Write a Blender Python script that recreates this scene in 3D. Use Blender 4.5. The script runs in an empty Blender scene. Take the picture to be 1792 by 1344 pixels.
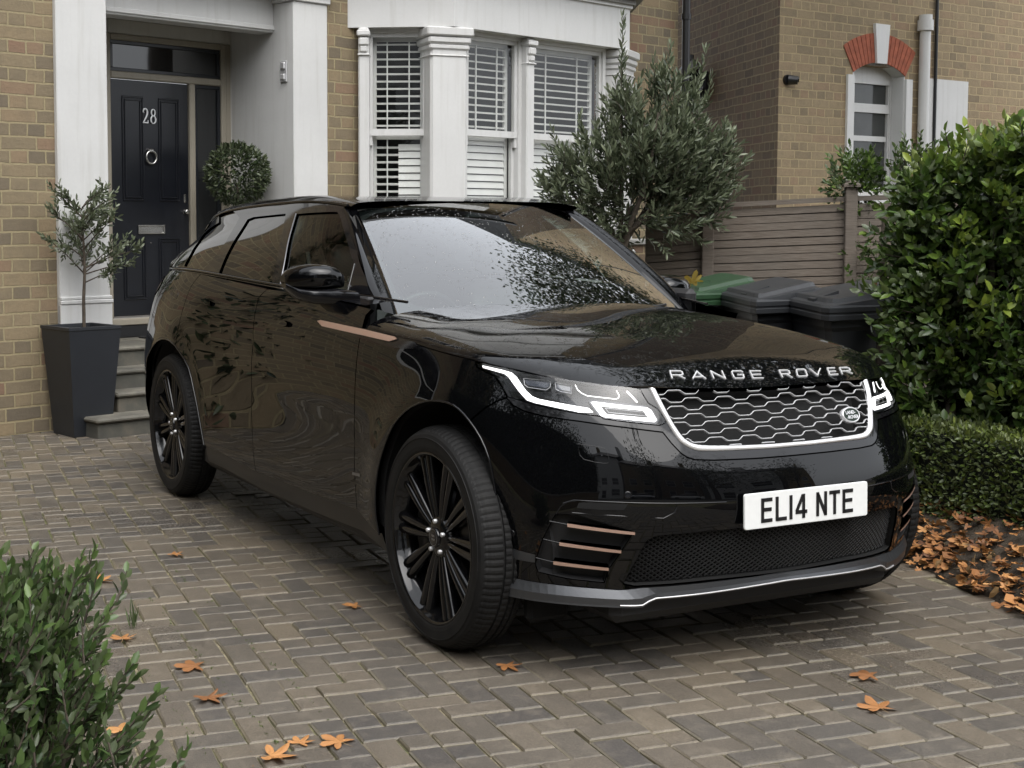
import bpy, math, random
import numpy as np
from mathutils import Vector, Matrix
from mathutils.geometry import delaunay_2d_cdt
SC = bpy.context.scene
COL = SC.collection
R = math.radians
random.seed(7)
RNG = np.random.default_rng(7)

# ------------------------------------------------------------------ camera
cd = bpy.data.cameras.new('camera')
cam = bpy.data.objects.new('camera', cd)
COL.objects.link(cam)
cam.location = (4.3015, -3.1672, 1.4727)
_y, _p = R(153.4267), R(-3.906)
_f = Vector((math.cos(_p)*math.cos(_y), math.cos(_p)*math.sin(_y), math.sin(_p)))
cam.rotation_euler = _f.to_track_quat('-Z', 'Y').to_euler()
cd.sensor_width = 36.0
cd.lens = 36.0*2441.96/1792
cd.shift_x = (896-714.28)/1792
cd.shift_y = (559.04-672)/1792
cd.clip_end = 400
SC.camera = cam

# ------------------------------------------------------------------ daylight, overcast
SUN_EL, SUN_AZ = 58.0, -8.0      # azimuth measured from +x towards +y
w = bpy.data.worlds.new('World')
SC.world = w
w.use_nodes = True
nt = w.node_tree
nt.nodes.clear()
out = nt.nodes.new('ShaderNodeOutputWorld')
bg = nt.nodes.new('ShaderNodeBackground')
sky = nt.nodes.new('ShaderNodeTexSky')
sky.sky_type = 'NISHITA'
sky.sun_disc = False
sky.sun_elevation = R(SUN_EL)
sky.sun_rotation = R(90-SUN_AZ)
sky.air_density = 1.0
sky.dust_density = 6.0
sky.ozone_density = 1.0
hs = nt.nodes.new('ShaderNodeHueSaturation')
hs.inputs['Saturation'].default_value = 0.22
hs.inputs['Value'].default_value = 1.0
nt.links.new(sky.outputs[0], hs.inputs['Color'])
cl = nt.nodes.new('ShaderNodeMix')      # even overcast veil over the clear-sky gradient
cl.data_type = 'RGBA'
cl.inputs[0].default_value = 0.65
cl.inputs[7].default_value = (4.3, 4.5, 4.8, 1)
nt.links.new(hs.outputs[0], cl.inputs[6])
nt.links.new(cl.outputs[2], bg.inputs['Color'])
bg.inputs['Strength'].default_value = 0.15
nt.links.new(bg.outputs[0], out.inputs['Surface'])

sd = bpy.data.lights.new('sun', 'SUN')
sun = bpy.data.objects.new('sun', sd)
COL.objects.link(sun)
sd.energy = 0.8
sd.angle = R(60)
sd.color = (1.0, 0.97, 0.93)
_sv = Vector((math.cos(R(SUN_EL))*math.cos(R(SUN_AZ)), math.cos(R(SUN_EL))*math.sin(R(SUN_AZ)), math.sin(R(SUN_EL))))
sun.rotation_euler = (-_sv).to_track_quat('-Z', 'Y').to_euler()
sun.location = (0, 0, 20)

SC.view_settings.view_transform = 'Standard'
SC.view_settings.look = 'None'
SC.view_settings.exposure = 1.45
SC.view_settings.gamma = 1.0
SC.render.engine = 'CYCLES'
SC.cycles.max_bounces = 10
SC.cycles.transparent_max_bounces = 16
SC.cycles.caustics_reflective = False
SC.cycles.caustics_refractive = False
SC.cycles.use_denoising = True

# ---------------- body surfaces of the car
def ncs(x,y):
    # natural cubic spline coefficients; y may be (n,k)
    x=np.asarray(x,float);y=np.asarray(y,float);n=len(x);h=np.diff(x)
    A=np.zeros((n,n));r=np.zeros(y.shape);A[0,0]=A[-1,-1]=1
    for i in range(1,n-1):
        A[i,i-1]=h[i-1];A[i,i]=2*(h[i-1]+h[i]);A[i,i+1]=h[i]
        r[i]=6*((y[i+1]-y[i])/h[i]-(y[i]-y[i-1])/h[i-1])
    M=np.linalg.solve(A,r)
    def f(t):
        t=np.asarray(t,float);i=np.clip(np.searchsorted(x,t)-1,0,n-2)
        tc=np.clip(t,x[0],x[-1]);e=t-tc
        hh=h[i];a=(x[i+1]-tc)/hh;b=(tc-x[i])/hh
        if y.ndim>1: a=a[...,None];b=b[...,None];hh=hh[...,None];e=e[...,None]
        v=a*y[i]+b*y[i+1]+((a**3-a)*M[i]+(b**3-b)*M[i+1])*hh*hh/6
        dv=(y[i+1]-y[i])/hh+(-(3*a*a-1)*M[i]+(3*b*b-1)*M[i+1])*hh/6
        return v+e*dv,dv
    return f
PLAN=np.array([(.845,0),(.838,.15),(.82,.30),(.785,.45),(.725,.59),(.63,.72),(.50,.825),(.34,.90),(.15,.943),(-.1,.958),(-.5,.96),(-1.0,.957),(-1.7,.957),(-2.4,.962),(-2.9,.963),(-3.3,.95),(-3.65,.91),(-3.9,.80),(-4.0,.6),(-4.04,.3),(-4.05,0)],float)
_t=np.concatenate([[0],np.cumsum(np.hypot(*np.diff(PLAN,axis=0).T))])
# symmetric extension for smooth centre
_P2=np.concatenate([PLAN[3:0:-1]*[1,-1],PLAN,PLAN[-2:-5:-1]*[1,-1]]);_t2=np.concatenate([-_t[3:0:-1],_t,2*_t[-1]-_t[-2:-5:-1]])
_c=ncs(_t2,_P2)
SMAX=_t[-1]
ZK=[.10,.18,.30,.42,.56,.70,.82,.93,1.02,1.10,1.17,1.24]
SK=[0,.30,.47,.72,.95,1.2,1.5,2.2,3.3,4.0,4.6,5.1,SMAX]
D=[[-.13,-.10,-.075,-.035,-.003,-.03,-.088,-.14,-.23,-.31,-.38,-.45],
[-.13,-.10,-.075,-.035,-.003,-.03,-.085,-.138,-.22,-.30,-.37,-.44],
[-.12,-.095,-.068,-.03,-.001,-.022,-.072,-.12,-.19,-.265,-.33,-.40],
[-.11,-.08,-.05,-.02,0,-.016,-.05,-.10,-.165,-.23,-.30,-.37],
[-.09,-.055,-.022,-.006,0,-.012,-.034,-.072,-.125,-.185,-.245,-.30],
[-.10,-.06,-.02,-.004,0,-.002,-.012,-.036,-.074,-.122,-.175,-.23],
[-.12,-.07,-.018,-.004,0,0,-.004,-.018,-.042,-.080,-.125,-.18],
[-.13,-.06,-.010,-.006,-.008,-.006,0,-.004,-.016,-.038,-.068,-.108],
[-.13,-.06,-.010,-.006,-.008,-.006,0,-.003,-.013,-.034,-.064,-.104],
[-.13,-.06,-.010,-.004,-.004,-.002,0,-.003,-.012,-.032,-.062,-.104],
[-.13,-.06,-.02,-.004,0,0,0,-.006,-.018,-.040,-.072,-.115],
[-.13,-.07,-.04,-.01,0,0,-.01,-.03,-.05,-.08,-.12,-.17],
[-.13,-.07,-.04,-.01,0,0,-.01,-.03,-.05,-.08,-.12,-.17]]
_ds=ncs(SK,np.array(D))
FX,RX=.075,-3.05
def doff(s,z):
    s=np.atleast_1d(s).astype(float);z=np.atleast_1d(z).astype(float)
    col=_ds(np.clip(s,0,SMAX))[0]  # (n,12)
    out=np.empty(len(s))
    # evaluate z-spline with vectorised solve
    return _zev(col,z)
_zk=np.array(ZK);_n=len(_zk);_h=np.diff(_zk)
_A=np.zeros((_n,_n));_A[0,0]=_A[-1,-1]=1
_B=np.zeros((_n,_n))
for i in range(1,_n-1):
    _A[i,i-1]=_h[i-1];_A[i,i]=2*(_h[i-1]+_h[i]);_A[i,i+1]=_h[i]
    _B[i,i+1]+=6/_h[i];_B[i,i]-=6/_h[i]+6/_h[i-1];_B[i,i-1]+=6/_h[i-1]
_Mm=np.linalg.solve(_A,_B)
def _zev(col,z):
    M=col@_Mm.T;zc=np.clip(z,_zk[0],_zk[-1]);e=z-zc
    i=np.clip(np.searchsorted(_zk,zc)-1,0,_n-2);r=np.arange(len(z))
    h=_h[i];a=(_zk[i+1]-zc)/h;b=(zc-_zk[i])/h
    y0,y1,m0,m1=col[r,i],col[r,i+1],M[r,i],M[r,i+1]
    return a*y0+b*y1+((a**3-a)*m0+(b**3-b)*m1)*h*h/6+e*((y1-y0)/h+(-(3*a*a-1)*m0+(3*b*b-1)*m1)*h/6)
def S(s,z,off=0.0):
    """body side surface, w=|y| positive; returns (n,3) x,w,z"""
    s=np.atleast_1d(s).astype(float);z=np.atleast_1d(z).astype(float)
    sg=np.where(s<0,-1.,1.);s=np.abs(s);p,dp=_c(s);n=np.stack([dp[:,1],-dp[:,0]],-1);n/=np.linalg.norm(n,axis=1)[:,None]
    # outward: at front centre normal should be +x
    d=doff(np.abs(s),z)+off
    for cx in (FX,RX):
        r=np.hypot(p[:,0]-cx,z-.39)
        k=np.where(p[:,1]>.6,1,0)
        d=d+.016*np.exp(-((r-.46)/.10)**2)*k*np.clip((z-.2)/.2,0,1)
    q=p+n*d[:,None]
    return np.stack([q[:,0],q[:,1]*sg,z],-1)
def N(s,z):
    e=1e-3
    a=S(s+e,z)-S(s-e,z);b=S(s,z+e)-S(s,z-e);n=np.cross(a,b)
    n/=np.linalg.norm(n,axis=1)[:,None]
    return n
def sx(x):
    "s on the side for a given plan x"
    t=np.linspace(.8,SMAX-.8,2000);return np.interp(-x,-_c(t)[0][:,0],t)

# ---- bonnet
BE=[(1.995,1.068),(1.75,1.052),(1.608,1.046),(1.442,1.032),(1.292,1.020),(1.2,1.010),(1.044,.994),(.908,.974),(.78,.958),(.65,.950),(.53,.946)]
_ba=np.concatenate([[0],np.cumsum(np.hypot(*np.diff(np.array(BE),axis=0).T))]);_ba/=_ba[-1]
_be=ncs(_ba,np.array(BE))
MID=np.array([(-.70,1.143),(-.40,1.128),(-.05,1.098),(.22,1.066),(.42,1.036),(.50,1.019),(.57,.992),(.64,.962),(.703,.932)])
_ma=np.concatenate([[0],np.cumsum(np.hypot(*np.diff(MID,axis=0).T))]);_ma/=_ma[-1]
_mi=ncs(_ma,MID)
def B(a,b):
    """bonnet: a rear..front 0..1, b -1..1 (b>0 is w>0 side)"""
    a=np.atleast_1d(a).astype(float);b=np.atleast_1d(b).astype(float)
    sg=np.where(b<0,-1.,1.);t=1-np.abs(b)   # t=0 edge, 1 centre
    sz=_be(a)[0];s,z=sz[:,0],sz[:,1]
    P0=S(s,z);T=S(s,z+.01)-S(s,z-.01);T/=np.linalg.norm(T,axis=1)[:,None]
    m=_mi(a)[0];P3=np.stack([m[:,0],m[:,0]*0,m[:,1]],-1)
    L=np.linalg.norm(P3-P0,axis=1)[:,None]
    k=np.clip((a-.72)/.28,0,1);k=(k*k*(3-2*k))[:,None]
    F=np.array([.05,-.30,.0])[None]/np.linalg.norm([.05,-.30,.0])
    F=(P3-P0)/L*1.0+np.array([.10,0,0.0])
    h1=(.10*(1-k)*T*L+ k*F*L*.33)
    h2=np.stack([L[:,0]*0-.0,L[:,0]*(.34*(1-k[:,0])+.33*k[:,0]),L[:,0]*0],-1)
    P1=P0+h1;P2=P3+h2
    t=t[:,None]
    t=t**(1.0)
    q=(1-t)**3*P0+3*(1-t)**2*t*P1+3*(1-t)*t*t*P2+t**3*P3
    q[:,1]*=sg
    return q
# ---- upper body cross-sections
XK=np.array([-3.7,-3.5,-3.2,-2.8,-2.3,-1.8,-1.4,-1.0,-.5])
UT=np.array([ # wb zb wt zt wr zr wr2 zr2 zc
[.72,1.20,.50,1.32,.45,1.36,.35,1.39,1.40],
[.80,1.215,.585,1.40,.535,1.475,.44,1.50,1.515],
[.850,1.223,.645,1.468,.585,1.548,.48,1.572,1.588],
[.872,1.224,.662,1.500,.590,1.580,.47,1.590,1.590],
[.878,1.213,.668,1.518,.590,1.596,.47,1.606,1.606],
[.880,1.200,.668,1.525,.590,1.598,.47,1.606,1.608],
[.868,1.190,.632,1.520,.580,1.560,.47,1.572,1.575],
[.806,1.180,.600,1.46,.56,1.50,.48,1.52,1.53],
[.720,1.163,.58,1.38,.62,1.42,.5,1.44,1.45]])
_ut=ncs(XK,UT)
_uk=np.array([0,.5,1,1.35,1.7,2.4,3.1]);
def UP(x,u,off=0.0):
    """u 0 belt,1 glass top,1.35 rail, 2.4 centre ; signed u => side"""
    x=np.atleast_1d(x).astype(float);u=np.atleast_1d(u).astype(float)
    sg=np.where(u<0,-1.,1.);v=np.abs(u)
    T=_ut(x)[0]
    wm=(T[:,0]+T[:,2])/2+.022;zm=(T[:,1]+T[:,3])/2
    Wp=np.stack([T[:,0],wm,T[:,2],T[:,4],T[:,6],T[:,0]*0,-T[:,6]],-1)
    Zp=np.stack([T[:,1],zm,T[:,3],T[:,5],T[:,7],T[:,8],T[:,7]],-1)
    w=_uz(Wp,v);z=_uz(Zp,v)
    if off:
        e=1e-3;dw=_uz(Wp,v+e)-_uz(Wp,v-e);dz=_uz(Zp,v+e)-_uz(Zp,v-e);L=np.hypot(dw,dz);w=w+off*dz/L;z=z-off*dw/L
    return np.stack([x,w*sg,z],-1)
def _mk(k):
    n=len(k);h=np.diff(k);A=np.zeros((n,n));Bm=np.zeros((n,n));A[0,0]=1;A[-1,-1]=1
    for i in range(1,n-1):
        A[i,i-1]=h[i-1];A[i,i]=2*(h[i-1]+h[i]);A[i,i+1]=h[i]
        Bm[i,i+1]+=6/h[i];Bm[i,i]-=6/h[i]+6/h[i-1];Bm[i,i-1]+=6/h[i-1]
    return np.linalg.solve(A,Bm)
_um=_mk(_uk)
def _uz(col,z):
    k=_uk;M=col@_um.T;zc=np.clip(z,k[0],k[-1]);e=z-zc;i=np.clip(np.searchsorted(k,zc)-1,0,len(k)-2);r=np.arange(len(z))
    h=(k[1:]-k[:-1])[i];a=(k[i+1]-zc)/h;b=(zc-k[i])/h;y0,y1,m0,m1=col[r,i],col[r,i+1],M[r,i],M[r,i+1]
    return a*y0+b*y1+((a**3-a)*m0+(b**3-b)*m1)*h*h/6+e*((y1-y0)/h+(-(3*a*a-1)*m0+(3*b*b-1)*m1)*h/6)
# ---- windscreen: a 0 base..1 top, b -1..1
def WSc(a,b,off=0.0):
    a=np.atleast_1d(a).astype(float);b=np.atleast_1d(b).astype(float)
    e0=np.array([-.66,.725,1.085]);e1=np.array([-1.436,.555,1.535])
    E=e0+(e1-e0)*a[:,None];E[:,2]+=.028*4*a*(1-a)*.5
    c0=np.array([-.47,0,1.045]);c1=np.array([-1.395,0,1.570])
    Cc=c0+(c1-c0)*a[:,None];Cc[:,2]+=.03*4*a*(1-a)
    f=np.abs(b)**2.05
    x=Cc[:,0]+(E[:,0]-Cc[:,0])*f;z=Cc[:,2]+(E[:,2]-Cc[:,2])*f
    return np.stack([x-off*.0,E[:,1]*b,z+off],-1)

def _sm(v,a,b):
    t=np.clip((v-a)/(b-a),0,1);return t*t*(3-2*t)
def LEAN(P):
    P=np.array(P,float);y=np.maximum(P[:,1],0)
    P[:,2]-=.085*y*y*_sm(P[:,2],.5,.85)*_sm(P[:,0],-1.5,-.5)
    return P

CAR = {"door_wing":[[2.0089,1.1489],[2.0408,1.121],[2.0336,1.0734],[2.0292,1.0124],[2.0276,0.9401],[2.0304,0.8184],[2.0463,0.6918],[2.0497,0.5101],[2.02,0.3676]],"b_line":[[3.1416,1.1791],[3.2042,1.14],[3.1932,1.0727],[3.1664,0.9307],[3.1908,0.7706],[3.2119,0.5982],[3.1871,0.4234],[3.1513,0.3359]],"r_line":[[4.149,1.2149],[4.1788,1.1817],[4.2052,1.1448],[4.2126,1.0958],[4.2237,1.0456],[4.2411,1.0058],[4.2572,0.9688],[4.2715,0.9295],[4.2768,0.8922],[4.2714,0.8602],[4.2644,0.8299]],"arch_f":[[1.8133,0.3131],[1.8149,0.3485],[1.8189,0.3845],[1.8205,0.4254],[1.8187,0.4668],[1.8119,0.5048],[1.8009,0.5409],[1.787,0.5749],[1.7698,0.6078],[1.7495,0.6404],[1.7252,0.6737],[1.6969,0.7096],[1.6623,0.7452],[1.6181,0.7788],[1.5705,0.8081],[1.5226,0.8305],[1.4753,0.8474],[1.4318,0.8594],[1.3887,0.8668],[1.3422,0.8697],[1.3,0.8682],[1.2689,0.8629],[1.241,0.8531],[1.2122,0.8384],[1.1838,0.819],[1.1544,0.7944],[1.1279,0.7664],[1.1072,0.7366],[1.0911,0.7044],[1.0801,0.6702],[1.072,0.6329],[1.065,0.5917],[1.0591,0.5473],[1.0541,0.499],[1.0501,0.4493],[1.0464,0.3992],[1.0444,0.3516],[1.0439,0.3119],[1.045,0.2743]],"arch_r":[[4.9411,0.6313],[4.9494,0.6702],[4.923,0.7116],[4.8255,0.7594],[4.7302,0.8005],[4.6372,0.8298],[4.5438,0.8484],[4.4557,0.8544],[4.3719,0.849],[4.292,0.8325],[4.2174,0.8064],[4.1455,0.7722],[4.085,0.731],[4.0456,0.6817],[4.0163,0.6311],[3.9915,0.5888],[3.9688,0.545],[3.9431,0.4888],[3.9181,0.4338],[3.8981,0.3934],[3.8814,0.3569]],"sill":[[3.8814,0.3569],[3.6596,0.3543],[3.1513,0.3359],[2.5199,0.3498],[2.02,0.3676],[1.8133,0.3131]],"seam":[[3.9035,0.4619],[3.1661,0.4503],[2.5245,0.4554],[2.0495,0.4698],[1.8139,0.4741]],"belt":[[4.149,1.2149],[3.1484,1.184],[2.5223,1.1737],[2.0129,1.153]],"hl":[[1.2285,1.0082],[1.2163,0.994],[1.1577,0.9777],[1.1253,0.9687],[1.0875,0.939],[1.0593,0.9082],[0.9902,0.8963],[0.9391,0.8864],[0.8238,0.8706],[0.7094,0.8592],[0.7011,0.8524],[0.5867,0.8391],[0.5022,0.8308],[0.4806,0.837],[0.4752,0.847],[0.5051,0.8825],[0.5368,0.8996],[0.5659,0.945],[0.6222,0.9513],[0.7101,0.9578],[0.8157,0.9678],[0.8995,0.9745],[0.9952,0.9837],[1.0976,0.9997],[1.1976,1.0101]],"drl_main":[[1.2058,1.0041],[1.1111,0.9944],[1.0722,0.988],[1.0489,0.9752],[1.0004,0.935],[0.9706,0.9169],[0.9428,0.9093],[0.756,0.8877],[0.7387,0.8763],[0.7961,0.875],[0.9571,0.8965],[0.9879,0.9037],[1.0251,0.9302],[1.0803,0.9737],[1.1015,0.9829],[1.1997,0.9969]],"drl_out":[[0.7496,0.9064],[0.737,0.9084],[0.5385,0.8896],[0.5229,0.8811],[0.5043,0.8495],[0.5136,0.8441],[0.698,0.8611],[0.7097,0.8644]],"drl_in":[[0.7152,0.8968],[0.5523,0.8816],[0.5332,0.8567],[0.69,0.8699]],"drl_top":[[0.8172,0.9599],[0.8053,0.9444],[0.7887,0.9342],[0.7652,0.9259],[0.6567,0.917],[0.6458,0.9203],[0.6433,0.9286],[0.6541,0.945]],"drl_small":[[0.6126,0.9416],[0.5748,0.9065]],"mod1":[[1.0235,0.9751],[1.0143,0.9555],[0.9982,0.9472],[0.9259,0.9419],[0.9133,0.9521],[0.9157,0.968],[0.9263,0.973]],"mod2":[[0.8977,0.9676],[0.8895,0.9457],[0.8702,0.9392],[0.8273,0.935],[0.8307,0.9612]],"hl_seam":[[1.1787,0.842],[1.1298,0.8683],[1.0918,0.8912],[1.0582,0.9042],[1.0288,0.8824],[0.9832,0.8669],[0.9003,0.8533],[0.7823,0.8438],[0.6274,0.8274],[0.4919,0.8106]],"grille_panel":[[0.4919,0.8106],[0.4652,0.777],[0.4351,0.7451],[0.4146,0.7323],[0.389,0.7244],[0.3179,0.7193],[0.165,0.7162],[0.0391,0.715]],"chrome_out":[[0.5292,0.9454],[0.5121,0.9126],[0.4945,0.8794],[0.4785,0.8503],[0.465,0.8271],[0.4534,0.8083],[0.4435,0.7935],[0.4361,0.7837],[0.4299,0.7777],[0.4219,0.7721],[0.4106,0.7651],[0.3974,0.7585],[0.3831,0.7533],[0.3701,0.7503],[0.3558,0.7488],[0.3326,0.7476],[0.2966,0.7463],[0.2512,0.7453],[0.201,0.7443],[0.1457,0.7434],[0.0847,0.7424],[0.0214,0.7412]],"chrome_in":[[0.5046,0.9424],[0.4899,0.9114],[0.4745,0.8801],[0.4606,0.8533],[0.449,0.8331],[0.4391,0.8175],[0.4308,0.8052],[0.4244,0.7963],[0.4193,0.7906],[0.4128,0.7855],[0.4049,0.7799],[0.3956,0.7748],[0.3836,0.7705],[0.37,0.7674],[0.3536,0.765],[0.3287,0.7629],[0.2922,0.7608],[0.247,0.7588],[0.1968,0.7571],[0.1414,0.7558],[0.0801,0.7547],[0.0162,0.7532]],"wash":[[0.781,0.7733],[0.7352,0.7688],[0.6987,0.7634],[0.6884,0.7575],[0.6872,0.7496],[0.6816,0.7362],[0.6793,0.7236],[0.682,0.7176],[0.694,0.7162],[0.7273,0.7195],[0.7613,0.7264],[0.7746,0.7376],[0.7796,0.7504],[0.7813,0.762],[0.781,0.7733]],"crease1":[[0.8232,0.586],[0.8144,0.5937],[0.8019,0.5981],[0.653,0.5968],[0.4602,0.5921],[0.2517,0.5866]],"duct":[[0.844,0.552],[0.8319,0.5728],[0.8142,0.5883],[0.7963,0.5948],[0.4602,0.5903],[0.4693,0.5631],[0.506,0.5447],[0.6525,0.5531],[0.7937,0.5577]],"slot":[[0.7796,0.5739],[0.7727,0.5906],[0.7422,0.5947],[0.6191,0.592],[0.6314,0.5737],[0.7061,0.5717]],"pocket":[[0.844,0.5501],[0.7775,0.5485],[0.6012,0.5013],[0.6413,0.4314],[0.6797,0.3716],[0.6929,0.3275],[0.801,0.3367],[0.9083,0.3546],[0.9158,0.3812],[0.8867,0.4629]],"strip1":[[0.8078,0.5238],[0.5958,0.5022],[0.5954,0.4927],[0.8078,0.5127]],"strip2":[[0.8337,0.4614],[0.6378,0.4403],[0.6375,0.4305],[0.834,0.4501]],"strip3":[[0.8546,0.397],[0.6778,0.3796],[0.6777,0.3697],[0.8554,0.3852]],"sl1":[[0.8637,0.5266],[0.8078,0.5192]],"sl2":[[0.8847,0.466],[0.8337,0.4577]],"sl3":[[0.9122,0.4012],[0.8562,0.392]],"mesh":[[0.6243,0.3218],[0.554,0.4723],[0.5231,0.4853],[0.4628,0.4893],[0.238,0.4958],[0.0082,0.5004]],"mesh_b":[[0.6242,0.3178],[0.588,0.3134],[0.3141,0.3191],[0.0126,0.3185]],"band":[[1.044,0.4239],[0.9144,0.4124],[0.9163,0.3851],[1.0391,0.3856]],"split_top":[[1.0383,0.3193],[0.8756,0.3142],[0.6295,0.2998],[0.5654,0.307],[0.3129,0.3129],[0.0126,0.3185]],"split_bot":[[1.033,0.265],[0.8765,0.2608],[0.629,0.2515],[0.5644,0.2507],[0.5251,0.2734],[0.3148,0.2802],[0.0169,0.2932]],"gold_side":[[2.4537,1.0739],[2.4216,1.0794],[2.0011,1.0689],[1.7511,1.0582],[1.7293,1.0514],[1.7819,1.0393],[1.9865,1.0461],[2.3962,1.0566]],"gold_rec":[[2.4623,1.0781],[2.0033,1.0721],[1.6057,1.05],[1.5827,1.0395],[1.6091,1.0254],[1.7395,1.0196],[1.9793,1.0336],[2.2454,1.0414],[2.4027,1.0469]],"handle_f":[[3.0389,1.0506],[3.0142,1.0572],[2.7901,1.0532],[2.7527,1.0457],[2.7532,1.0334],[2.7909,1.0285],[3.0143,1.0317]],"handle_r":[[4.1619,1.0903],[4.1283,1.0948],[3.8568,1.0902],[3.8005,1.0844],[3.7977,1.0704],[3.8379,1.067],[4.1357,1.0709]],"badge_side":[[2.0666,0.5096],[1.9861,0.5161],[1.986,0.505],[2.0666,0.4984]],"tail":[[5.1421,1.1321],[4.786,1.137],[4.7875,1.0635],[5.1687,1.0615],[5.1421,1.1021]],"fuel":[[4.5198,1.1136],[4.444,1.123],[4.3793,1.1014],[4.3833,1.0738],[4.4592,1.0671],[4.5236,1.0887]],"sensor":[[1.029,0.4909],[1.029,0.4909]],"badge":[[-0.3323,0.8282]],"q_glass":[[-3.0704,0.0729],[-3.0726,0.3247],[-3.1162,0.5996],[-3.2055,0.8095],[-3.1628,0.9167],[-3.0363,0.984],[-3.5025,1.6963],[-2.7019,1.0134],[-2.633,0.7558],[-2.5766,0.5495],[-2.6079,0.2334],[-2.6848,0.0369],[-2.8455,0.0467]],"r_glass":[[-2.42,0.0337],[-2.4297,0.206],[-2.4451,0.4454],[-2.4849,0.7055],[-2.5347,0.9507],[-2.4687,0.9832],[-2.2419,0.9897],[-2.0098,1.0031],[-1.8535,0.6867],[-1.7383,0.3769],[-1.6658,0.0201],[-2.0158,0.0196]],"f_glass":[[-1.562,0.0323],[-1.6329,0.3501],[-1.7541,0.6847],[-1.8667,0.9892],[-1.6256,0.9988],[-1.4715,1.0125],[-1.3277,0.809],[-1.1773,0.6237],[-1.0568,0.4502],[-0.9999,0.0418],[-1.2034,0.0424]],"sail":[[-1.0438,0.4395],[-0.8726,0.0704],[-0.992,0.044]],"a_out":[[-1.4577,1.0835],[-1.2494,0.7759],[-1.088,0.5872],[-0.9158,0.2976],[-0.8294,0.0565]],"letters":[[0.8864,0.5095],[0.8957,0.4571],[0.9241,0.6074],[0.9334,0.5453],[0.9033,0.4184],[0.9109,0.3512],[0.9399,0.5042],[0.946,0.4274],[0.9132,0.3031],[0.9186,0.2362],[0.9489,0.3727],[0.9544,0.2994],[0.9227,0.1769],[0.926,0.1024],[0.9568,0.2341],[0.96,0.1642],[0.9286,0.0485],[0.9315,-0.0265],[0.9626,0.0978],[0.9642,0.0184],[0.9318,-0.1727],[0.9312,-0.2456],[0.965,-0.1452],[0.9668,-0.2242],[0.9266,-0.31],[0.9236,-0.3787],[0.964,-0.2799],[0.9628,-0.3662],[0.9211,-0.4178],[0.9139,-0.498],[0.9608,-0.421],[0.9578,-0.4961],[0.9058,-0.5525],[0.8964,-0.6042],[0.9532,-0.5677],[0.9456,-0.6378],[0.8905,-0.6413],[0.8735,-0.7028],[0.9407,-0.6773],[0.9225,-0.7568]]}
# ------------------------------------------------------------------ helpers
def srgb(h):
    if isinstance(h, str):
        h = h.lstrip('#')
        c = [int(h[i:i+2], 16)/255 for i in (0, 2, 4)]
        return tuple(((v+.055)/1.055)**2.4 if v > .04045 else v/12.92 for v in c)+(1,)
    return tuple(h)+(1,) if len(h) == 3 else tuple(h)
class NT:
    "short node-tree writer"
    def __init__(s, name):
        s.m = bpy.data.materials.new(name); s.m.use_nodes = True
        s.t = s.m.node_tree; s.b = s.t.nodes['Principled BSDF']; s.o = s.t.nodes['Material Output']
    def n(s, typ, ins=None, **kw):
        d = s.t.nodes.new('ShaderNode'+typ)
        for k, v in kw.items(): setattr(d, k, v)
        for k, v in (ins or {}).items():
            i = d.inputs[k]
            if isinstance(v, bpy.types.NodeSocket): s.t.links.new(v, i)
            else: i.default_value = v
        return d
    def set(s, **kw):
        for k, v in kw.items():
            k = k.replace('_', ' ')
            i = s.b.inputs[k]
            if isinstance(v, bpy.types.NodeSocket): s.t.links.new(v, i)
            else: i.default_value = v
        return s
    def ramp(s, fac, stops, interp='LINEAR'):
        d = s.n('ValToRGB', {'Fac': fac}); r = d.color_ramp; r.interpolation = interp
        while len(r.elements) < len(stops): r.elements.new(.5)
        for e, (p, c) in zip(r.elements, stops): e.position = p; e.color = srgb(c)
        return d.outputs['Color']
    def mix(s, f, a, b, mode='MIX'):
        d = s.n('Mix', data_type='RGBA', blend_type=mode)
        for k, v in ((0, f), (6, a), (7, b)):
            if isinstance(v, bpy.types.NodeSocket): s.t.links.new(v, d.inputs[k])
            else: d.inputs[k].default_value = v if k == 0 else srgb(v)
        return d.outputs[2]
    def math(s, op, a, b=0.0, c=0.0):
        d = s.n('Math', operation=op)
        for i, v in enumerate((a, b, c)):
            if isinstance(v, bpy.types.NodeSocket): s.t.links.new(v, d.inputs[i])
            else: d.inputs[i].default_value = v
        return d.outputs[0]
    def obj(s): return s.n('TexCoord').outputs['Object']
    def noise(s, scale, detail=4, rough=.55, vec=None, out='Fac'):
        d = s.n('TexNoise', {'Scale': scale, 'Detail': detail, 'Roughness': rough, 'Vector': vec or s.obj()})
        return d.outputs[out]
    def thinf(s, k=1.0, base=0.0, normal=None):
        "reflectance of a thin pane, the same from both sides"
        g = s.n('NewGeometry'); d = s.n('VectorMath', {0: normal or g.outputs['Normal'], 1: g.outputs['Incoming']}, operation='DOT_PRODUCT').outputs['Value']
        c = s.math('SUBTRACT', 1.0, s.math('MINIMUM', s.math('ABSOLUTE', d), 1.0)); f = s.math('ADD', s.math('MULTIPLY', s.math('POWER', c, 5.0), .96), .045)
        return s.math('MINIMUM', s.math('ADD', s.math('MULTIPLY', f, k), base), 1.0)
    def bump(s, h, strength=.3, dist=.01, normal=None):
        ins = {'Height': h, 'Strength': strength, 'Distance': dist}
        if normal: ins['Normal'] = normal
        return s.n('Bump', ins).outputs[0]
MAT = {}
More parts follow.
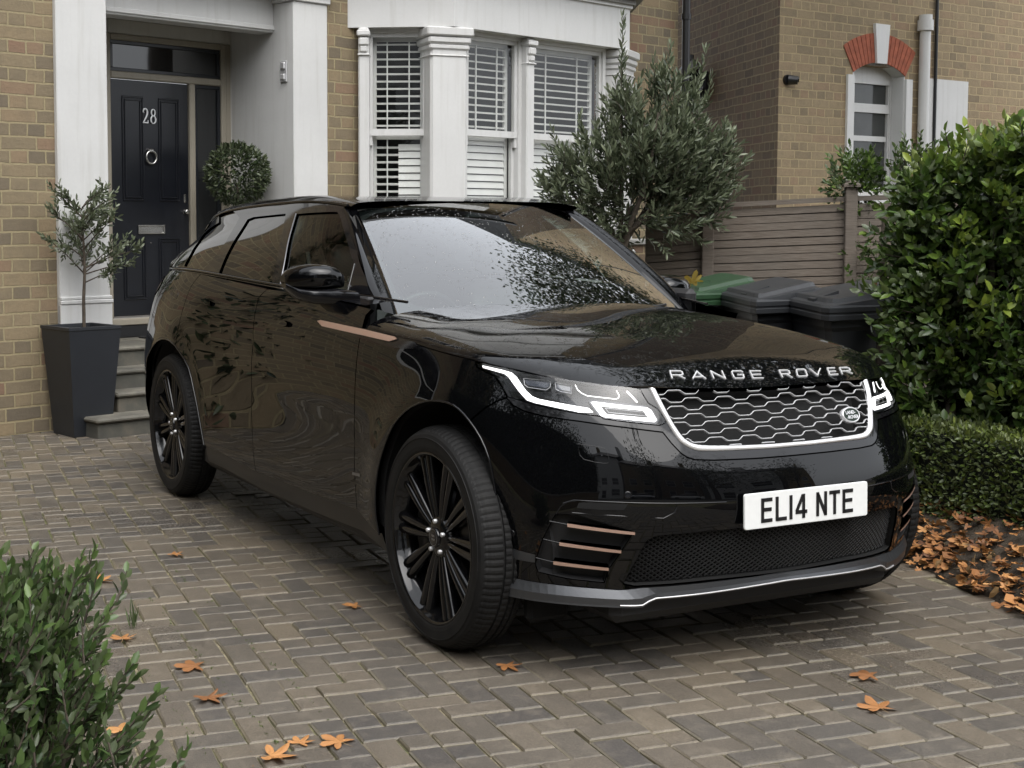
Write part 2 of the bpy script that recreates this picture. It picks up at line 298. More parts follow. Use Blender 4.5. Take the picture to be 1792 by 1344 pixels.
def simple(name, col, rough=.5, metal=0.0, var=0.0, vscale=8, bump=0.0, bscale=60, bdist=.002, **kw):
    k = NT(name)
    c = srgb(col)
    if var:
        f = k.noise(vscale, 5)
        lo = tuple(max(0, v*(1-var)) for v in c[:3]); hi = tuple(min(1, v*(1+var)) for v in c[:3])
        k.set(Base_Color=k.ramp(f, [(.3, lo), (.7, hi)]))
    else: k.set(Base_Color=c)
    k.set(Roughness=rough, Metallic=metal)
    if bump: k.set(Normal=k.bump(k.noise(bscale, 5), bump, bdist))
    for a, v in kw.items(): k.set(**{a: v})
    MAT[name] = k.m
    return k.m

def link(o, parent=None):
    COL.objects.link(o)
    if parent is not None: o.parent = parent
    return o
def empty(name, loc=(0, 0, 0)):
    o = bpy.data.objects.new(name, None); o.empty_display_size = .1; o.location = loc
    return link(o)
def tag(o, label, cat, group=None, kind=None):
    if label: o['label'] = label
    if cat: o['category'] = cat
    if group: o['group'] = group
    if kind: o['kind'] = kind
    return o
def thing(name, label, cat, group=None, loc=(0, 0, 0)):
    return tag(empty(name, loc), label, cat, group)
def mesh(name, V, F, mats, parent=None, smooth=False, mi=None, normals=None, uv=None, local=True, attr=None, label=None):
    "V (n,3), F list of tuples or (m,k) array -> ONE object; world coordinates, moved into the parent's frame"
    V = np.asarray(V, float).reshape(-1, 3)
    if parent is not None and local:
        p = parent; off = np.zeros(3)
        while p is not None: off += np.array(p.location); p = p.parent
        V = V-off
    me = bpy.data.meshes.new(name)
    if isinstance(F, np.ndarray) and F.ndim == 2:
        m, k = F.shape
        me.vertices.add(len(V)); me.vertices.foreach_set('co', V.ravel())
        me.loops.add(m*k); me.loops.foreach_set('vertex_index', F.ravel().astype(np.int32))
        me.polygons.add(m); me.polygons.foreach_set('loop_start', np.arange(0, m*k, k, dtype=np.int32))
        me.polygons.foreach_set('loop_total', np.full(m, k, dtype=np.int32))
        me.update(calc_edges=True)
    else:
        me.from_pydata(V.tolist(), [], [tuple(int(i) for i in f) for f in F])
    if not isinstance(mats, (list, tuple)): mats = [mats]
    for m_ in mats: me.materials.append(m_)
    if mi is not None: me.polygons.foreach_set('material_index', np.asarray(mi, dtype=np.int32))
    sm = np.full(len(me.polygons), bool(smooth)) if not isinstance(smooth, (list, np.ndarray)) else np.asarray(smooth, bool)
    me.polygons.foreach_set('use_smooth', sm)
    if uv is not None:
        l = me.uv_layers.new(name='UVMap'); l.data.foreach_set('uv', np.asarray(uv, float).ravel())
    if attr is not None:
        a = me.attributes.new('tone', 'FLOAT_COLOR', 'POINT'); a.data.foreach_set('color', np.asarray(attr, float).ravel())
    if normals is not None: me.normals_split_custom_set(np.asarray(normals, float).reshape(-1, 3).tolist())
    me.update()
    o = bpy.data.objects.new(name, me)
    if label: o['label'] = label
    return link(o, parent)
class MB:
    "collects shapes into one mesh"
    def __init__(s): s.V = []; s.F = []; s.M = []; s.S = []; s.n = 0
    def add(s, V, F, mi=0, sm=False):
        V = np.asarray(V, float).reshape(-1, 3)
        s.V.append(V); s.F += [tuple(int(i)+s.n for i in f) for f in F]; s.M += [mi]*len(F); s.S += [sm]*len(F); s.n += len(V)
        return s
    def box(s, c, d, rz=0, mi=0, M=None):
        x, y, z = [v/2 for v in d]
        V = np.array([(i*x, j*y, k*z) for k in (-1, 1) for j in (-1, 1) for i in (-1, 1)], float)
        if M is not None: V = V@np.asarray(M)[:3, :3].T
        if rz: cs, sn = math.cos(rz), math.sin(rz); V = V@np.array([[cs, sn, 0], [-sn, cs, 0], [0, 0, 1]])
        return s.add(V+np.array(c), [(0, 2, 3, 1), (4, 5, 7, 6), (0, 1, 5, 4), (2, 6, 7, 3), (0, 4, 6, 2), (1, 3, 7, 5)], mi)
    def bbox(s, c, d, b=.005, rz=0, mi=0):
        "box with chamfered edges"
        x, y, z = [v/2 for v in d]; b = min(b, x*.9, y*.9, z*.9)
        V = []
        for zz, bb in ((-z, b), (-z+b, 0), (z-b, 0), (z, b)):
            X, Y = x-bb, y-bb
            V += [(-X+b*(bb == 0), -Y, zz), (X-b*(bb == 0), -Y, zz), (X, -Y+b*(bb == 0), zz), (X, Y-b*(bb == 0), zz), (X-b*(bb == 0), Y, zz), (-X+b*(bb == 0), Y, zz), (-X, Y-b*(bb == 0), zz), (-X, -Y+b*(bb == 0), zz)]
        V = np.array(V)
        if rz: cs, sn = math.cos(rz), math.sin(rz); V = V@np.array([[cs, sn, 0], [-sn, cs, 0], [0, 0, 1]])
        F = [tuple(range(7, -1, -1)), tuple(range(24, 32))]
        for k in range(3):
            for i in range(8): F.append((k*8+i, k*8+(i+1) % 8, (k+1)*8+(i+1) % 8, (k+1)*8+i))
        return s.add(V+np.array(c), F, mi)
    def loft(s, rings, closed=True, caps=True, mi=0, sm=True):
        rings = [np.asarray(r, float) for r in rings]; n = len(rings[0]); V = np.concatenate(rings); F = []
        m = n if closed else n-1
        for k in range(len(rings)-1):
            for i in range(m):
                j = (i+1) % n
                F.append((k*n+i, k*n+j, (k+1)*n+j, (k+1)*n+i))
        s.add(V, F, mi, sm)
        if caps and closed:
            s.add(rings[0], [tuple(range(n-1, -1, -1))], mi); s.add(rings[-1], [tuple(range(n))], mi)
        return s
    def tube(s, pts, r, n=8, mi=0, caps=True):
        P = np.asarray(pts, float); m = len(P); r = np.broadcast_to(np.asarray(r, float), (m,)); rings = []
        up = np.array([0, 0, 1.])
        prev = None
        for i in range(m):
            t = P[min(i+1, m-1)]-P[max(i-1, 0)]; t = t/(np.linalg.norm(t)+1e-12)
            if prev is None:
                a = np.cross(t, up)
                if np.linalg.norm(a) < 1e-3: a = np.cross(t, [1., 0, 0])
            else: a = prev-t*(prev@t)
            a /= np.linalg.norm(a)+1e-12; prev = a; b = np.cross(t, a)
            th = np.linspace(0, 2*math.pi, n, endpoint=False)
            rings.append(P[i]+r[i]*(np.cos(th)[:, None]*a+np.sin(th)[:, None]*b))
        return s.loft(rings, True, caps, mi)
    def lathe(s, prof, c, axis='z', n=24, mi=0, sm=True, cap=False):
        "prof [(r,h)]"
        th = np.linspace(0, 2*math.pi, n, endpoint=False); rings = []
        for r_, h in prof:
            u, v = r_*np.cos(th), r_*np.sin(th); hh = np.full(n, h)
            P = {'z': (u, v, hh), 'y': (v, hh, u), 'x': (hh, u, v)}[axis]
            rings.append(np.stack(P, -1)+np.array(c))
        return s.loft(rings, True, cap, mi, sm)
    def ext(s, poly, z0, z1, mi=0):
        "prism of a 2d polygon (x,y)"
        n = len(poly); V = [(x, y, z0) for x, y in poly]+[(x, y, z1) for x, y in poly]
        F = [tuple(range(n-1, -1, -1)), tuple(range(n, 2*n))]+[(i, (i+1) % n, n+(i+1) % n, n+i) for i in range(n)]
        return s.add(V, F, mi)
    def build(s, name, mats, parent=None, xf=None, **kw):
        V = np.concatenate(s.V)
        if xf is not None: V = xf(V)
        return mesh(name, V, s.F, mats, parent, smooth=s.S, mi=s.M, **kw)
def pip(P, poly):
    "points in polygon, vectorised"
    poly = np.asarray(poly); x, y = P[:, 0], P[:, 1]; c = np.zeros(len(P), bool); n = len(poly)
    for i in range(n):
        x1, y1 = poly[i]; x2, y2 = poly[i-1]
        if y1 == y2: continue
        k = ((y1 > y) != (y2 > y)) & (x < (x2-x1)*(y-y1)/(y2-y1)+x1)
        c ^= k
    return c
def dens(poly, step, closed=True):
    poly = [np.asarray(p, float) for p in poly]; o = []; n = len(poly)
    for i in range(n if closed else n-1):
        a, b = poly[i], poly[(i+1) % n]; k = max(1, int(math.ceil(np.linalg.norm(b-a)/step)))
        for j in range(k): o.append(a+(b-a)*j/k)
    if not closed: o.append(poly[-1])
    return np.array(o)
def inset(poly, d):
    "shrink a closed polygon by d (param units)"
    P = np.asarray(poly, float); n = len(P)
    A = .5*np.sum(P[:, 0]*np.roll(P[:, 1], -1)-np.roll(P[:, 0], -1)*P[:, 1]); sg = 1 if A > 0 else -1
    o = []
    for i in range(n):
        a, b, c = P[i-1], P[i], P[(i+1) % n]
        e1 = b-a; e2 = c-b
        n1 = np.array([-e1[1], e1[0]])/(np.linalg.norm(e1)+1e-12)*sg; n2 = np.array([-e2[1], e2[0]])/(np.linalg.norm(e2)+1e-12)*sg
        m = n1+n2; L = np.linalg.norm(m)
        if L < 1e-6: o.append(b+n1*d); continue
        m /= L; k = d/max(.35, m@n1); o.append(b+m*k)
    return np.array(o)
def distseg(P, loop):
    "min distance of points to a closed loop"
    A = np.asarray(loop); Bq = np.roll(A, -1, 0); best = np.full(len(P), 1e9)
    for a, b in zip(A, Bq):
        ab = b-a; t = np.clip(((P-a)@ab)/max(1e-12, ab@ab), 0, 1); best = np.minimum(best, np.linalg.norm(P-(a+t[:, None]*ab), axis=1))
    return best
def cdt(outer, holes, step, sy=1.0):
    "triangulate with inner grid points; returns points, tris, number of rim points per loop"
    loops = [dens(outer, step)]+[dens(h, step) for h in holes]
    lo, hi = loops[0].min(0), loops[0].max(0)
    gx, gy = np.meshgrid(np.arange(lo[0]+step/2, hi[0], step), np.arange(lo[1]+step/2, hi[1], step*.88))
    gx = gx+np.where(np.arange(gx.shape[0])[:, None] % 2, step/2, 0); G = np.stack([gx.ravel(), gy.ravel()], -1)
    k = pip(G, loops[0])
    for h in loops[1:]: k &= ~pip(G, h)
    G = G[k]
    for l in loops: G = G[distseg(G, l) > step*.45]
    P = np.concatenate(loops+[G]); E = []; b = 0
    for l in loops: E += [(b+i, b+(i+1) % len(l)) for i in range(len(l))]; b += len(l)
    vo, eo, fo, ov, oe, of = delaunay_2d_cdt([Vector(p) for p in P], E, [], 0, 1e-7, True)
    P2 = np.array([tuple(v) for v in vo]); T = np.array([f for f in fo if len(f) == 3])
    cen = P2[T].mean(1); k = pip(cen, loops[0])
    for h in loops[1:]: k &= ~pip(cen, h)
    T = T[k]
    # map rim indices
    idx = {}
    for new, olds in enumerate(ov):
        for q in olds: idx[q] = new
    rims = []; b = 0
    for l in loops: rims.append([idx[b+i] for i in range(len(l))]); b += len(l)
    return P2, T, rims
def fnorm(fn, a, b, e=1e-3):
    u = fn(a+e, b)-fn(a-e, b); v = fn(a, b+e)-fn(a, b-e); n = np.cross(u, v)
    return n/(np.linalg.norm(n, axis=1)[:, None]+1e-12)
def panel(name, outer, fn, mats, parent=None, holes=(), off=0.0, gap=0.0, flange=.015, step=.03, side=-1, flip=1, mi=0, label=None, xf=None, hflange=True, **kw):
    """trimmed piece of a parametric surface with turned-in edges. side -1 keeps w<0 (the side nearer the camera is y<0)"""
    if gap: outer = inset(outer, gap); holes = [inset(h, -gap) for h in holes]
    P, T, rims = cdt(outer, holes, step)
    Q = fn(P[:, 0], P[:, 1]); Nn = fnorm(fn, P[:, 0], P[:, 1])
    if (Nn*(Q-np.array([-1.3, 0, .6]))).sum() < 0: Nn = -Nn      # outward
    Q = Q+Nn*off
    tri = Q[T]; fnl = np.cross(tri[:, 1]-tri[:, 0], tri[:, 2]-tri[:, 0]); bad = (fnl*Nn[T].mean(1)).sum(1) < 0
    T[bad] = T[bad][:, ::-1]
    V = [Q]; F = [tuple(t) for t in T]; LN = [Nn[i] for t in T for i in t]; n = len(Q)
    if flange:
        for r in (rims if hflange else rims[:1]):
            A = Q[r]; Bq = A-Nn[r]*flange; m = len(r); V += [A, Bq]
            cen = Q.mean(0)
            for i in range(m):
                j = (i+1) % m; f = (n+i, n+j, n+m+j, n+m+i)
                e = A[j]-A[i]; fn_ = np.cross(e, Nn[r[i]]); fn_ /= np.linalg.norm(fn_)+1e-12
                F.append(f); LN += [fn_]*4
            n += 2*m
    V = np.concatenate(V); LN = np.array(LN)
    if side < 0: V = V*[1, -1, 1]; LN = LN*[1, -1, 1]; F = [f[::-1] for f in F]; LN = _revloops(F, LN)
    if xf is not None: V = xf(V)
    return mesh(name, V, F, mats, parent, smooth=True, normals=LN, label=label, **kw)
def _revloops(F, LN):
    o = np.empty_like(LN); b = 0
    for f in F:
        k = len(f); o[b:b+k] = LN[b:b+k][::-1]; b += k
    return o
def patch(name, fn, ar, br, na, nb, mats, parent=None, off=0.0, flip=1, y=1, xf=None, uvs=False, bm=None, **kw):
    "regular grid of a parametric surface with exact normals"
    a, b = np.meshgrid(np.linspace(*ar, na), np.linspace(*br, nb), indexing='ij'); a = a.ravel(); b = b.ravel()
    Q = fn(a, b); Nn = fnorm(fn, a, b)*flip; Q = Q+Nn*off
    F = []
    for i in range(na-1):
        for j in range(nb-1): F.append((i*nb+j, (i+1)*nb+j, (i+1)*nb+j+1, i*nb+j+1))
    F = np.array(F); q = Q[F[:, :3]]; fn_ = np.cross(q[:, 1]-q[:, 0], q[:, 2]-q[:, 0])
    if (fn_*Nn[F[:, 0]]).sum() < 0: F = F[:, ::-1]
    if y < 0: Q = Q*[1, -1, 1]; Nn = Nn*[1, -1, 1]; F = F[:, ::-1]
    if xf is not None: Q = xf(Q)
    return mesh(name, Q, F.copy(), mats, parent, smooth=True, normals=Nn[F].reshape(-1, 3), **kw)

# ------------------------------------------------------------------ materials of the car
def car_mats():
    def paintm(name, wet, col=(.0018, .0019, .0023)):
        k = NT(name)
        rough = .035
        k.set(Base_Color=srgb(col), Roughness=.5, Coat_Weight=1.0, Coat_Roughness=.012, Coat_IOR=1.44); k.b.inputs['Specular IOR Level'].default_value = .0
        o = k.obj()
        if wet:
            # rain beads
            v = k.n('TexVoronoi', {'Vector': o, 'Scale': 95.0, 'Randomness': 1.0}, feature='F1')
            d = k.ramp(v.outputs['Distance'], [(0.0, (1, 1, 1)), (.20, (.75, .75, .75)), (.32, (0, 0, 0))])
            v2 = k.n('TexVoronoi', {'Vector': o, 'Scale': 210.0, 'Randomness': 1.0}, feature='F1')
            d2 = k.ramp(v2.outputs['Distance'], [(0.0, (.6, .6, .6)), (.30, (0, 0, 0))])
            pick = k.ramp(k.noise(26, 2, vec=o), [(.48, (0, 0, 0)), (.60, (1, 1, 1))])
            h = k.math('MULTIPLY', k.math('ADD', d, d2), pick)
            geo = k.n('NewGeometry'); sep = k.n('SeparateXYZ', {'Vector': geo.outputs['Normal']})
            upm = k.ramp(sep.outputs['Z'], [(.25, (0, 0, 0)), (.6, (1, 1, 1))])
            h = k.math('MULTIPLY', h, upm)
            wv = k.n('TexNoise', {'Vector': o, 'Scale': 3.0, 'Detail': 1.0})
            n1 = k.bump(wv.outputs['Fac'], .03, .01)
            n = k.bump(h, .5, .0012, n1)
            k.set(Normal=n, Coat_Normal=n)
        else:
            v = k.n('TexVoronoi', {'Vector': o, 'Scale': 120.0, 'Randomness': 1.0}, feature='F1')
            d = k.ramp(v.outputs['Distance'], [(0.0, (1, 1, 1)), (.22, (0, 0, 0))])
            pick = k.ramp(k.noise(14, 2, vec=o), [(.62, (0, 0, 0)), (.68, (1, 1, 1))])
            wv = k.n('TexNoise', {'Vector': o, 'Scale': 3.5, 'Detail': 1.0})
            n1 = k.bump(wv.outputs['Fac'], .02, .01)
            n = k.bump(k.math('MULTIPLY', d, pick), .35, .0010, n1)
            k.set(Normal=n, Coat_Normal=n)
        MAT[name] = k.m
    paintm('paint', False); paintm('paint_wet', True)
    simple('gloss_black', (.006, .006, .007), .06)
    simple('satin_black', (.005, .005, .0055), .35)
    simple('matt_plastic', (.012, .012, .013), .6, bump=.2, bscale=300, bdist=.001)
    simple('deep_black', (.0015, .0015, .0015), .9)
    simple('satin_grey', (.085, .088, .094), .3, .7)
    k = NT('rubber'); n = k.noise(300, 3); n2 = k.noise(14, 4)
    k.set(Base_Color=k.ramp(n2, [(.35, (.0035, .0035, .0037)), (.7, (.009, .0088, .0085))]), Roughness=.72, Normal=k.bump(n, .25, .001)); k.b.inputs['Specular IOR Level'].default_value = .3; MAT['rubber'] = k.m
    simple('wheel_black', (.004, .004, .0045), .07)
    simple('disc', (.10, .10, .105), .35, .9, var=.3)
    simple('chrome', (.86, .86, .87), .28, .55)
    simple('chrome_sat', (.66, .66, .67), .34, .55)
    simple('white_metal', (.75, .76, .78), .3, .2)
    simple('grey_metal', (.22, .22, .23), .3, .8)
    simple('rose', (.66, .45, .36), .34, .6)
    simple('badge_green', (.004, .014, .008), .7)
    simple('plate_white', (.74, .75, .74), .35, var=.03, vscale=40)
    simple('plate_black', (.008, .008, .009), .4)
    simple('lamp_dark', (.008, .009, .011), .45)
    simple('lamp_grey', (.035, .037, .042), .34, .6)
    simple('lamp_glass', (.05, .055, .07), .05, Coat_Weight=1.0)
    simple('tail_red', (.10, .006, .008), .08, Coat_Weight=1.0)
    simple('frit', (.010, .010, .011), .3)
    simple('lining', (.035, .034, .033), .8)
    simple('lining_dark', (.014, .014, .015), .6)
    simple('leather', (.030, .029, .029), .42, bump=.2, bscale=150)
    simple('leather_dark', (.012, .012, .012), .4)
    k = NT('drl'); k.set(Base_Color=(1, 1, 1, 1)); k.b.inputs['Emission Color'].default_value = (1, .985, .95, 1); k.b.inputs['Emission Strength'].default_value = 0.9; MAT['drl'] = k.m
    def thin(name, tint, refl=1.0, beads=True, rough=.0, base=0.01, fk=1.6):
        k = NT(name); t = k.n('BsdfTransparent', {'Color': srgb(tint)}); g = k.n('BsdfGlossy', {'Roughness': rough, 'Color': (refl, refl, refl, 1)})
        n = None
        if beads:
            o = k.obj(); v = k.n('TexVoronoi', {'Vector': o, 'Scale': 75.0, 'Randomness': 1.0}); d = k.ramp(v.outputs['Distance'], [(0.0, (1, 1, 1)), (.16, (.8, .8, .8)), (.26, (0, 0, 0))])
            pick = k.ramp(k.noise(30, 2, vec=o), [(.50, (0, 0, 0)), (.60, (1, 1, 1))]); n = k.bump(k.math('MULTIPLY', d, pick), .5, .0016)
            k.t.links.new(n, g.inputs['Normal'])
        f = k.thinf(fk, base, n)
        mx = k.n('MixShader', {0: f, 1: t.outputs[0], 2: g.outputs[0]}); k.t.links.new(mx.outputs[0], k.o.inputs['Surface']); MAT[name] = k.m
    thin('glass_screen', (.50, .58, .55), 1.0, fk=3.6)
    thin('glass_clear', (.62, .72, .67), 1.0, beads=False, fk=.9)
    thin('glass_dark', (.035, .037, .04), 1.0, beads=False, fk=1.1)
    thin('lens', (.85, .86, .88), 1.0, beads=False, fk=.8)
car_mats()

# ------------------------------------------------------------------ materials of the place
def brick_mat(name, cols, mortar, w=.27, h=.0946, dark=0.0, mort=.008):
    k = NT(name); uv = k.n('UVMap').outputs[0]
    nz = k.n('TexNoise', {'Vector': uv, 'Scale': 6.0, 'Detail': 3.0}); dv = k.n('VectorMath', {0: nz.outputs['Color'], 1: (.5, .5, .5)}, operation='SUBTRACT').outputs[0]
    dv = k.n('VectorMath', {0: dv, 'Scale': .020}, operation='SCALE').outputs[0]
    v = k.n('VectorMath', {0: uv, 1: dv}, operation='ADD').outputs[0]
    bt = k.n('TexBrick', {'Vector': v, 'Color1': (0, 0, 0, 1), 'Color2': (1, 1, 1, 1), 'Mortar': (.5, .5, .5, 1), 'Scale': 1.0, 'Mortar Size': mort, 'Mortar Smooth': .25, 'Bias': 0.0, 'Brick Width': w, 'Row Height': h})
    bt.offset = .5; bt.squash = .5; bt.squash_frequency = 2
    n1 = k.noise(1.3, 3, vec=uv); n2 = k.noise(40, 6, .7, vec=uv); n3 = k.noise(9, 4, vec=uv)
    f = k.math('ADD', k.math('MULTIPLY', bt.outputs['Color'], .75), k.math('MULTIPLY', n1, .25))
    c = k.ramp(f, cols)
    c = k.mix(k.ramp(n2, [(.3, (0, 0, 0)), (.75, (.5, .5, .5))]), c, k.mix(.45, c, (.06, .045, .03)), 'MIX')
    c = k.mix(k.ramp(n3, [(.45, (0, 0, 0)), (.8, (.35, .35, .35))]), c, (.10, .085, .06))
    mc = k.ramp(n2, [(.3, tuple(v_*.75 for v_ in mortar)), (.7, mortar)])
    c = k.mix(bt.outputs['Fac'], c, mc)
    hgt = k.math('ADD', k.math('MULTIPLY', bt.outputs['Fac'], -1.0), k.math('MULTIPLY', n2, .45))
    k.set(Base_Color=c, Roughness=.88, Normal=k.bump(hgt, .8, .012)); MAT[name] = k.m
brick_mat('brick_yellow', [(.05, (.12, .10, .075)), (.25, (.175, .14, .092)), (.5, (.225, .178, .110)), (.72, (.25, .192, .115)), (.86, (.22, .14, .092)), (.97, (.25, .12, .08))], (.32, .265, .155))
brick_mat('brick_dull', [(.05, (.085, .060, .040)), (.3, (.13, .092, .058)), (.6, (.165, .118, .070)), (.85, (.145, .085, .055)), (.97, (.19, .10, .065))], (.27, .21, .12))
brick_mat('brick_tan', [(.05, (.20, .155, .10)), (.3, (.265, .205, .125)), (.6, (.31, .24, .145)), (.9, (.29, .20, .125))], (.42, .33, .19))
def white_mat(name, c=(.58, .58, .57), r=.55, dirt=.10):
    k = NT(name); n = k.noise(2.2, 5); n2 = k.noise(45, 5); g = k.n('NewGeometry')
    base = k.ramp(n, [(.3, tuple(v*(1-dirt) for v in c)), (.65, c)]); mp = k.n('Mapping', {'Vector': k.obj(), 'Scale': (9., 9., .5)}); st = k.noise(2.0, 5, .6, vec=mp.outputs[0]); base = k.mix(k.ramp(st, [(.52, (0, 0, 0)), (.78, (.40, .40, .40))]), base, tuple(v*q for v, q in zip(c, (.62, .60, .55))))
    k.set(Base_Color=k.mix(k.ramp(n2, [(.35, (0, 0, 0)), (.8, (.18, .18, .18))]), base, tuple(v*.78 for v in c)), Roughness=r, Normal=k.bump(n2, .10, .003)); MAT[name] = k.m
white_mat('white_render'); white_mat('white_paint', (.60, .60, .59), .38, .05); white_mat('grey_render', (.54, .53, .50), .6, .12); white_mat('stone_trim', (.30, .27, .215), .5, .1)
white_mat('coping', (.27, .265, .25), .85, .35)
simple('door_navy', (.0060, .0070, .0105), .28, var=.12, bump=.05, bscale=30)
simple('dark_frame', (.012, .014, .018), .3)
k = NT('window_dark'); k.set(Base_Color=(.012, .013, .014, 1), Roughness=.03, Coat_Weight=.6); MAT['window_dark'] = k.m
def winglass(name, tint, add=.02):
    k = NT(name); t = k.n('BsdfTransparent', {'Color': srgb(tint)}); g = k.n('BsdfGlossy', {'Roughness': .01})
    mx = k.n('MixShader', {0: k.thinf(1.5, add), 1: t.outputs[0], 2: g.outputs[0]}); k.t.links.new(mx.outputs[0], k.o.inputs['Surface']); MAT[name] = k.m
winglass('pane', (.97, .98, .97), .0); winglass('pane_dark', (.3, .32, .33), .03)
simple('shutter', (.66, .66, .64), .45, var=.04)
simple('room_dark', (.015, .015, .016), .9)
k = NT('step_stone'); n = k.noise(5, 6); n2 = k.noise(60, 4); c = k.ramp(n, [(.28, (.065, .062, .052)), (.5, (.12, .112, .092)), (.72, (.19, .175, .14))]); k.set(Base_Color=k.mix(k.ramp(n2, [(.4, (0, 0, 0)), (.8, (.4, .4, .4))]), c, (.05, .05, .04)), Roughness=.75, Normal=k.bump(n2, .3, .004)); MAT['step_stone'] = k.m
k = NT('step_riser'); n = k.noise(4, 6); n2 = k.noise(60, 4); c = k.ramp(n, [(.3, (.045, .045, .040)), (.55, (.085, .082, .068)), (.75, (.15, .13, .10))]); k.set(Base_Color=c, Roughness=.85, Normal=k.bump(n2, .3, .004)); MAT['step_riser'] = k.m
simple('planter_grey', (.016, .018, .022), .45, var=.1, bump=.08, bscale=80)
simple('soil', (.035, .024, .016), .95, var=.4, vscale=30, bump=.6, bscale=50, bdist=.01)
simple('steel', (.55, .54, .52), .25, 1.0)
simple('brass_dull', (.42, .35, .22), .35, .9)
simple('pipe_black', (.012, .012, .013), .35)
k = NT('fence_wood'); o = k.obj(); mp = k.n('Mapping', {'Vector': o, 'Scale': (3.0, 3.0, 70.0)}); n = k.noise(3.0, 6, .7, vec=mp.outputs[0]); n2 = k.noise(2.0, 3, vec=o)
c = k.ramp(n, [(.3, (.070, .053, .040)), (.5, (.125, .102, .082)), (.72, (.185, .157, .128))]); k.set(Base_Color=k.mix(k.ramp(n2, [(.4, (0, 0, 0)), (.7, (.5, .5, .5))]), c, (.075, .070, .062)), Roughness=.85, Normal=k.bump(n, .35, .003)); MAT['fence_wood'] = k.m
simple('bin_grey', (.017, .0185, .021), .5, var=.15, bump=.15, bscale=120)
simple('bin_green', (.014, .040, .016), .45, var=.15, bump=.15, bscale=120)
simple('arch_red', (.30, .085, .045), .85, var=.25, vscale=14, bump=.3, bscale=60)
simple('arch_joint', (.22, .14, .09), .9)
def leaf_mat(name, cols, rough=.38, trans=.25):
    k = NT(name); a = k.n('Attribute', attribute_name='tone'); a.attribute_type = 'GEOMETRY'; s = k.n('SeparateColor', {'Color': a.outputs['Color']})
    c = k.ramp(s.outputs[0], cols); g = k.n('NewGeometry')
    c2 = k.mix(k.math('MULTIPLY', g.outputs['Backfacing'], .55), c, (.13, .15, .09))
    k.set(Base_Color=c2, Roughness=rough)
    t = k.n('BsdfTranslucent', {'Color': c}); mx = k.n('MixShader', {0: trans, 1: k.b.outputs[0], 2: t.outputs[0]}); k.t.links.new(mx.outputs[0], k.o.inputs['Surface']); MAT[name] = k.m
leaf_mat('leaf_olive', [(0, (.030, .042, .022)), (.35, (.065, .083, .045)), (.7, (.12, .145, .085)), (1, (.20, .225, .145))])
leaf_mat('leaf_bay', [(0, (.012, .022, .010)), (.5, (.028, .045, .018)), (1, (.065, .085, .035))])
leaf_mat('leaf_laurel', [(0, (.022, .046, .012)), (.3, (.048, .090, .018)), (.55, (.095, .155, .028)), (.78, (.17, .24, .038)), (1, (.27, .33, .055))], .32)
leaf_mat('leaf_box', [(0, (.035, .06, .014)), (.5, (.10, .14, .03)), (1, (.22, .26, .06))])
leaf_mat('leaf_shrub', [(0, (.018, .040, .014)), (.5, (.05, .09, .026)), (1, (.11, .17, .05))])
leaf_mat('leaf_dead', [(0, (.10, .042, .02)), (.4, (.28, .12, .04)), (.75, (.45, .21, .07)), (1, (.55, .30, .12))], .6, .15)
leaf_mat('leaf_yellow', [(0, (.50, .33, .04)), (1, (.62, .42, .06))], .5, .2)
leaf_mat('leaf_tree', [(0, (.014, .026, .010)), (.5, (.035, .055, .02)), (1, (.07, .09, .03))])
k = NT('bark'); n = k.noise(30, 6); k.set(Base_Color=k.ramp(n, [(.3, (.035, .027, .020)), (.7, (.085, .068, .050))]), Roughness=.9, Normal=k.bump(n, .6, .006)); MAT['bark'] = k.m
# block paving
k = NT('paver'); a = k.n('Attribute', attribute_name='tone'); a.attribute_type = 'GEOMETRY'; s = k.n('SeparateColor', {'Color': a.outputs['Color']}); o = k.obj()
n = k.noise(90, 6, .7, vec=o); n2 = k.noise(.55, 4, vec=o); n3 = k.noise(14, 5, .65, vec=o); n4 = k.noise(2.6, 5, .6, vec=o)
n5 = k.noise(240, 4, .8, vec=o)
c = k.ramp(s.outputs[0], [(0, (.078, .070, .064)), (.25, (.100, .089, .077)), (.5, (.124, .106, .084)), (.75, (.146, .121, .092)), (1, (.18, .147, .106))])
c = k.mix(k.ramp(n5, [(.38, (.75, .75, .75)), (.52, (0, 0, 0))]), c, k.mix(.7, c, (.02, .018, .016)))
c = k.mix(k.ramp(n, [(.35, (.5, .5, .5)), (.6, (0, 0, 0))]), c, k.mix(.55, c, (.03, .026, .022)))
c = k.mix(k.ramp(n5, [(.55, (0, 0, 0)), (.72, (.55, .55, .55))]), c, (.34, .30, .24))
c = k.mix(k.ramp(n3, [(.5, (0, 0, 0)), (.75, (.4, .4, .4))]), c, (.24, .205, .16))
c = k.mix(k.ramp(n4, [(.35, (.55, .55, .55)), (.6, (0, 0, 0))]), c, k.mix(.5, c, (.04, .036, .032)))
c = k.mix(s.outputs[1], c, (.30, .265, .18))
vo = k.n('TexVoronoi', {'Vector': o, 'Scale': 260.0}); 
wet = k.ramp(n2, [(.40, (.20, .20, .20)), (.62, (.46, .46, .46))])
k.set(Base_Color=c, Roughness=k.math('ADD', wet, k.math('MULTIPLY', n, .12)), Normal=k.bump(k.math('ADD', k.math('ADD', n, k.math('MULTIPLY', n5, .6)), k.math('MULTIPLY', n3, .8)), .75, .004)); MAT['paver'] = k.m
k = NT('joint_sand'); o = k.obj(); n = k.noise(70, 5, vec=o); n2 = k.noise(1.4, 4, vec=o)
c = k.mix(k.ramp(n2, [(.42, (0, 0, 0)), (.62, (1, 1, 1))]), k.ramp(n, [(.3, (.07, .06, .04)), (.7, (.36, .31, .20))]), k.ramp(n, [(.3, (.03, .038, .012)), (.7, (.16, .17, .06))]))
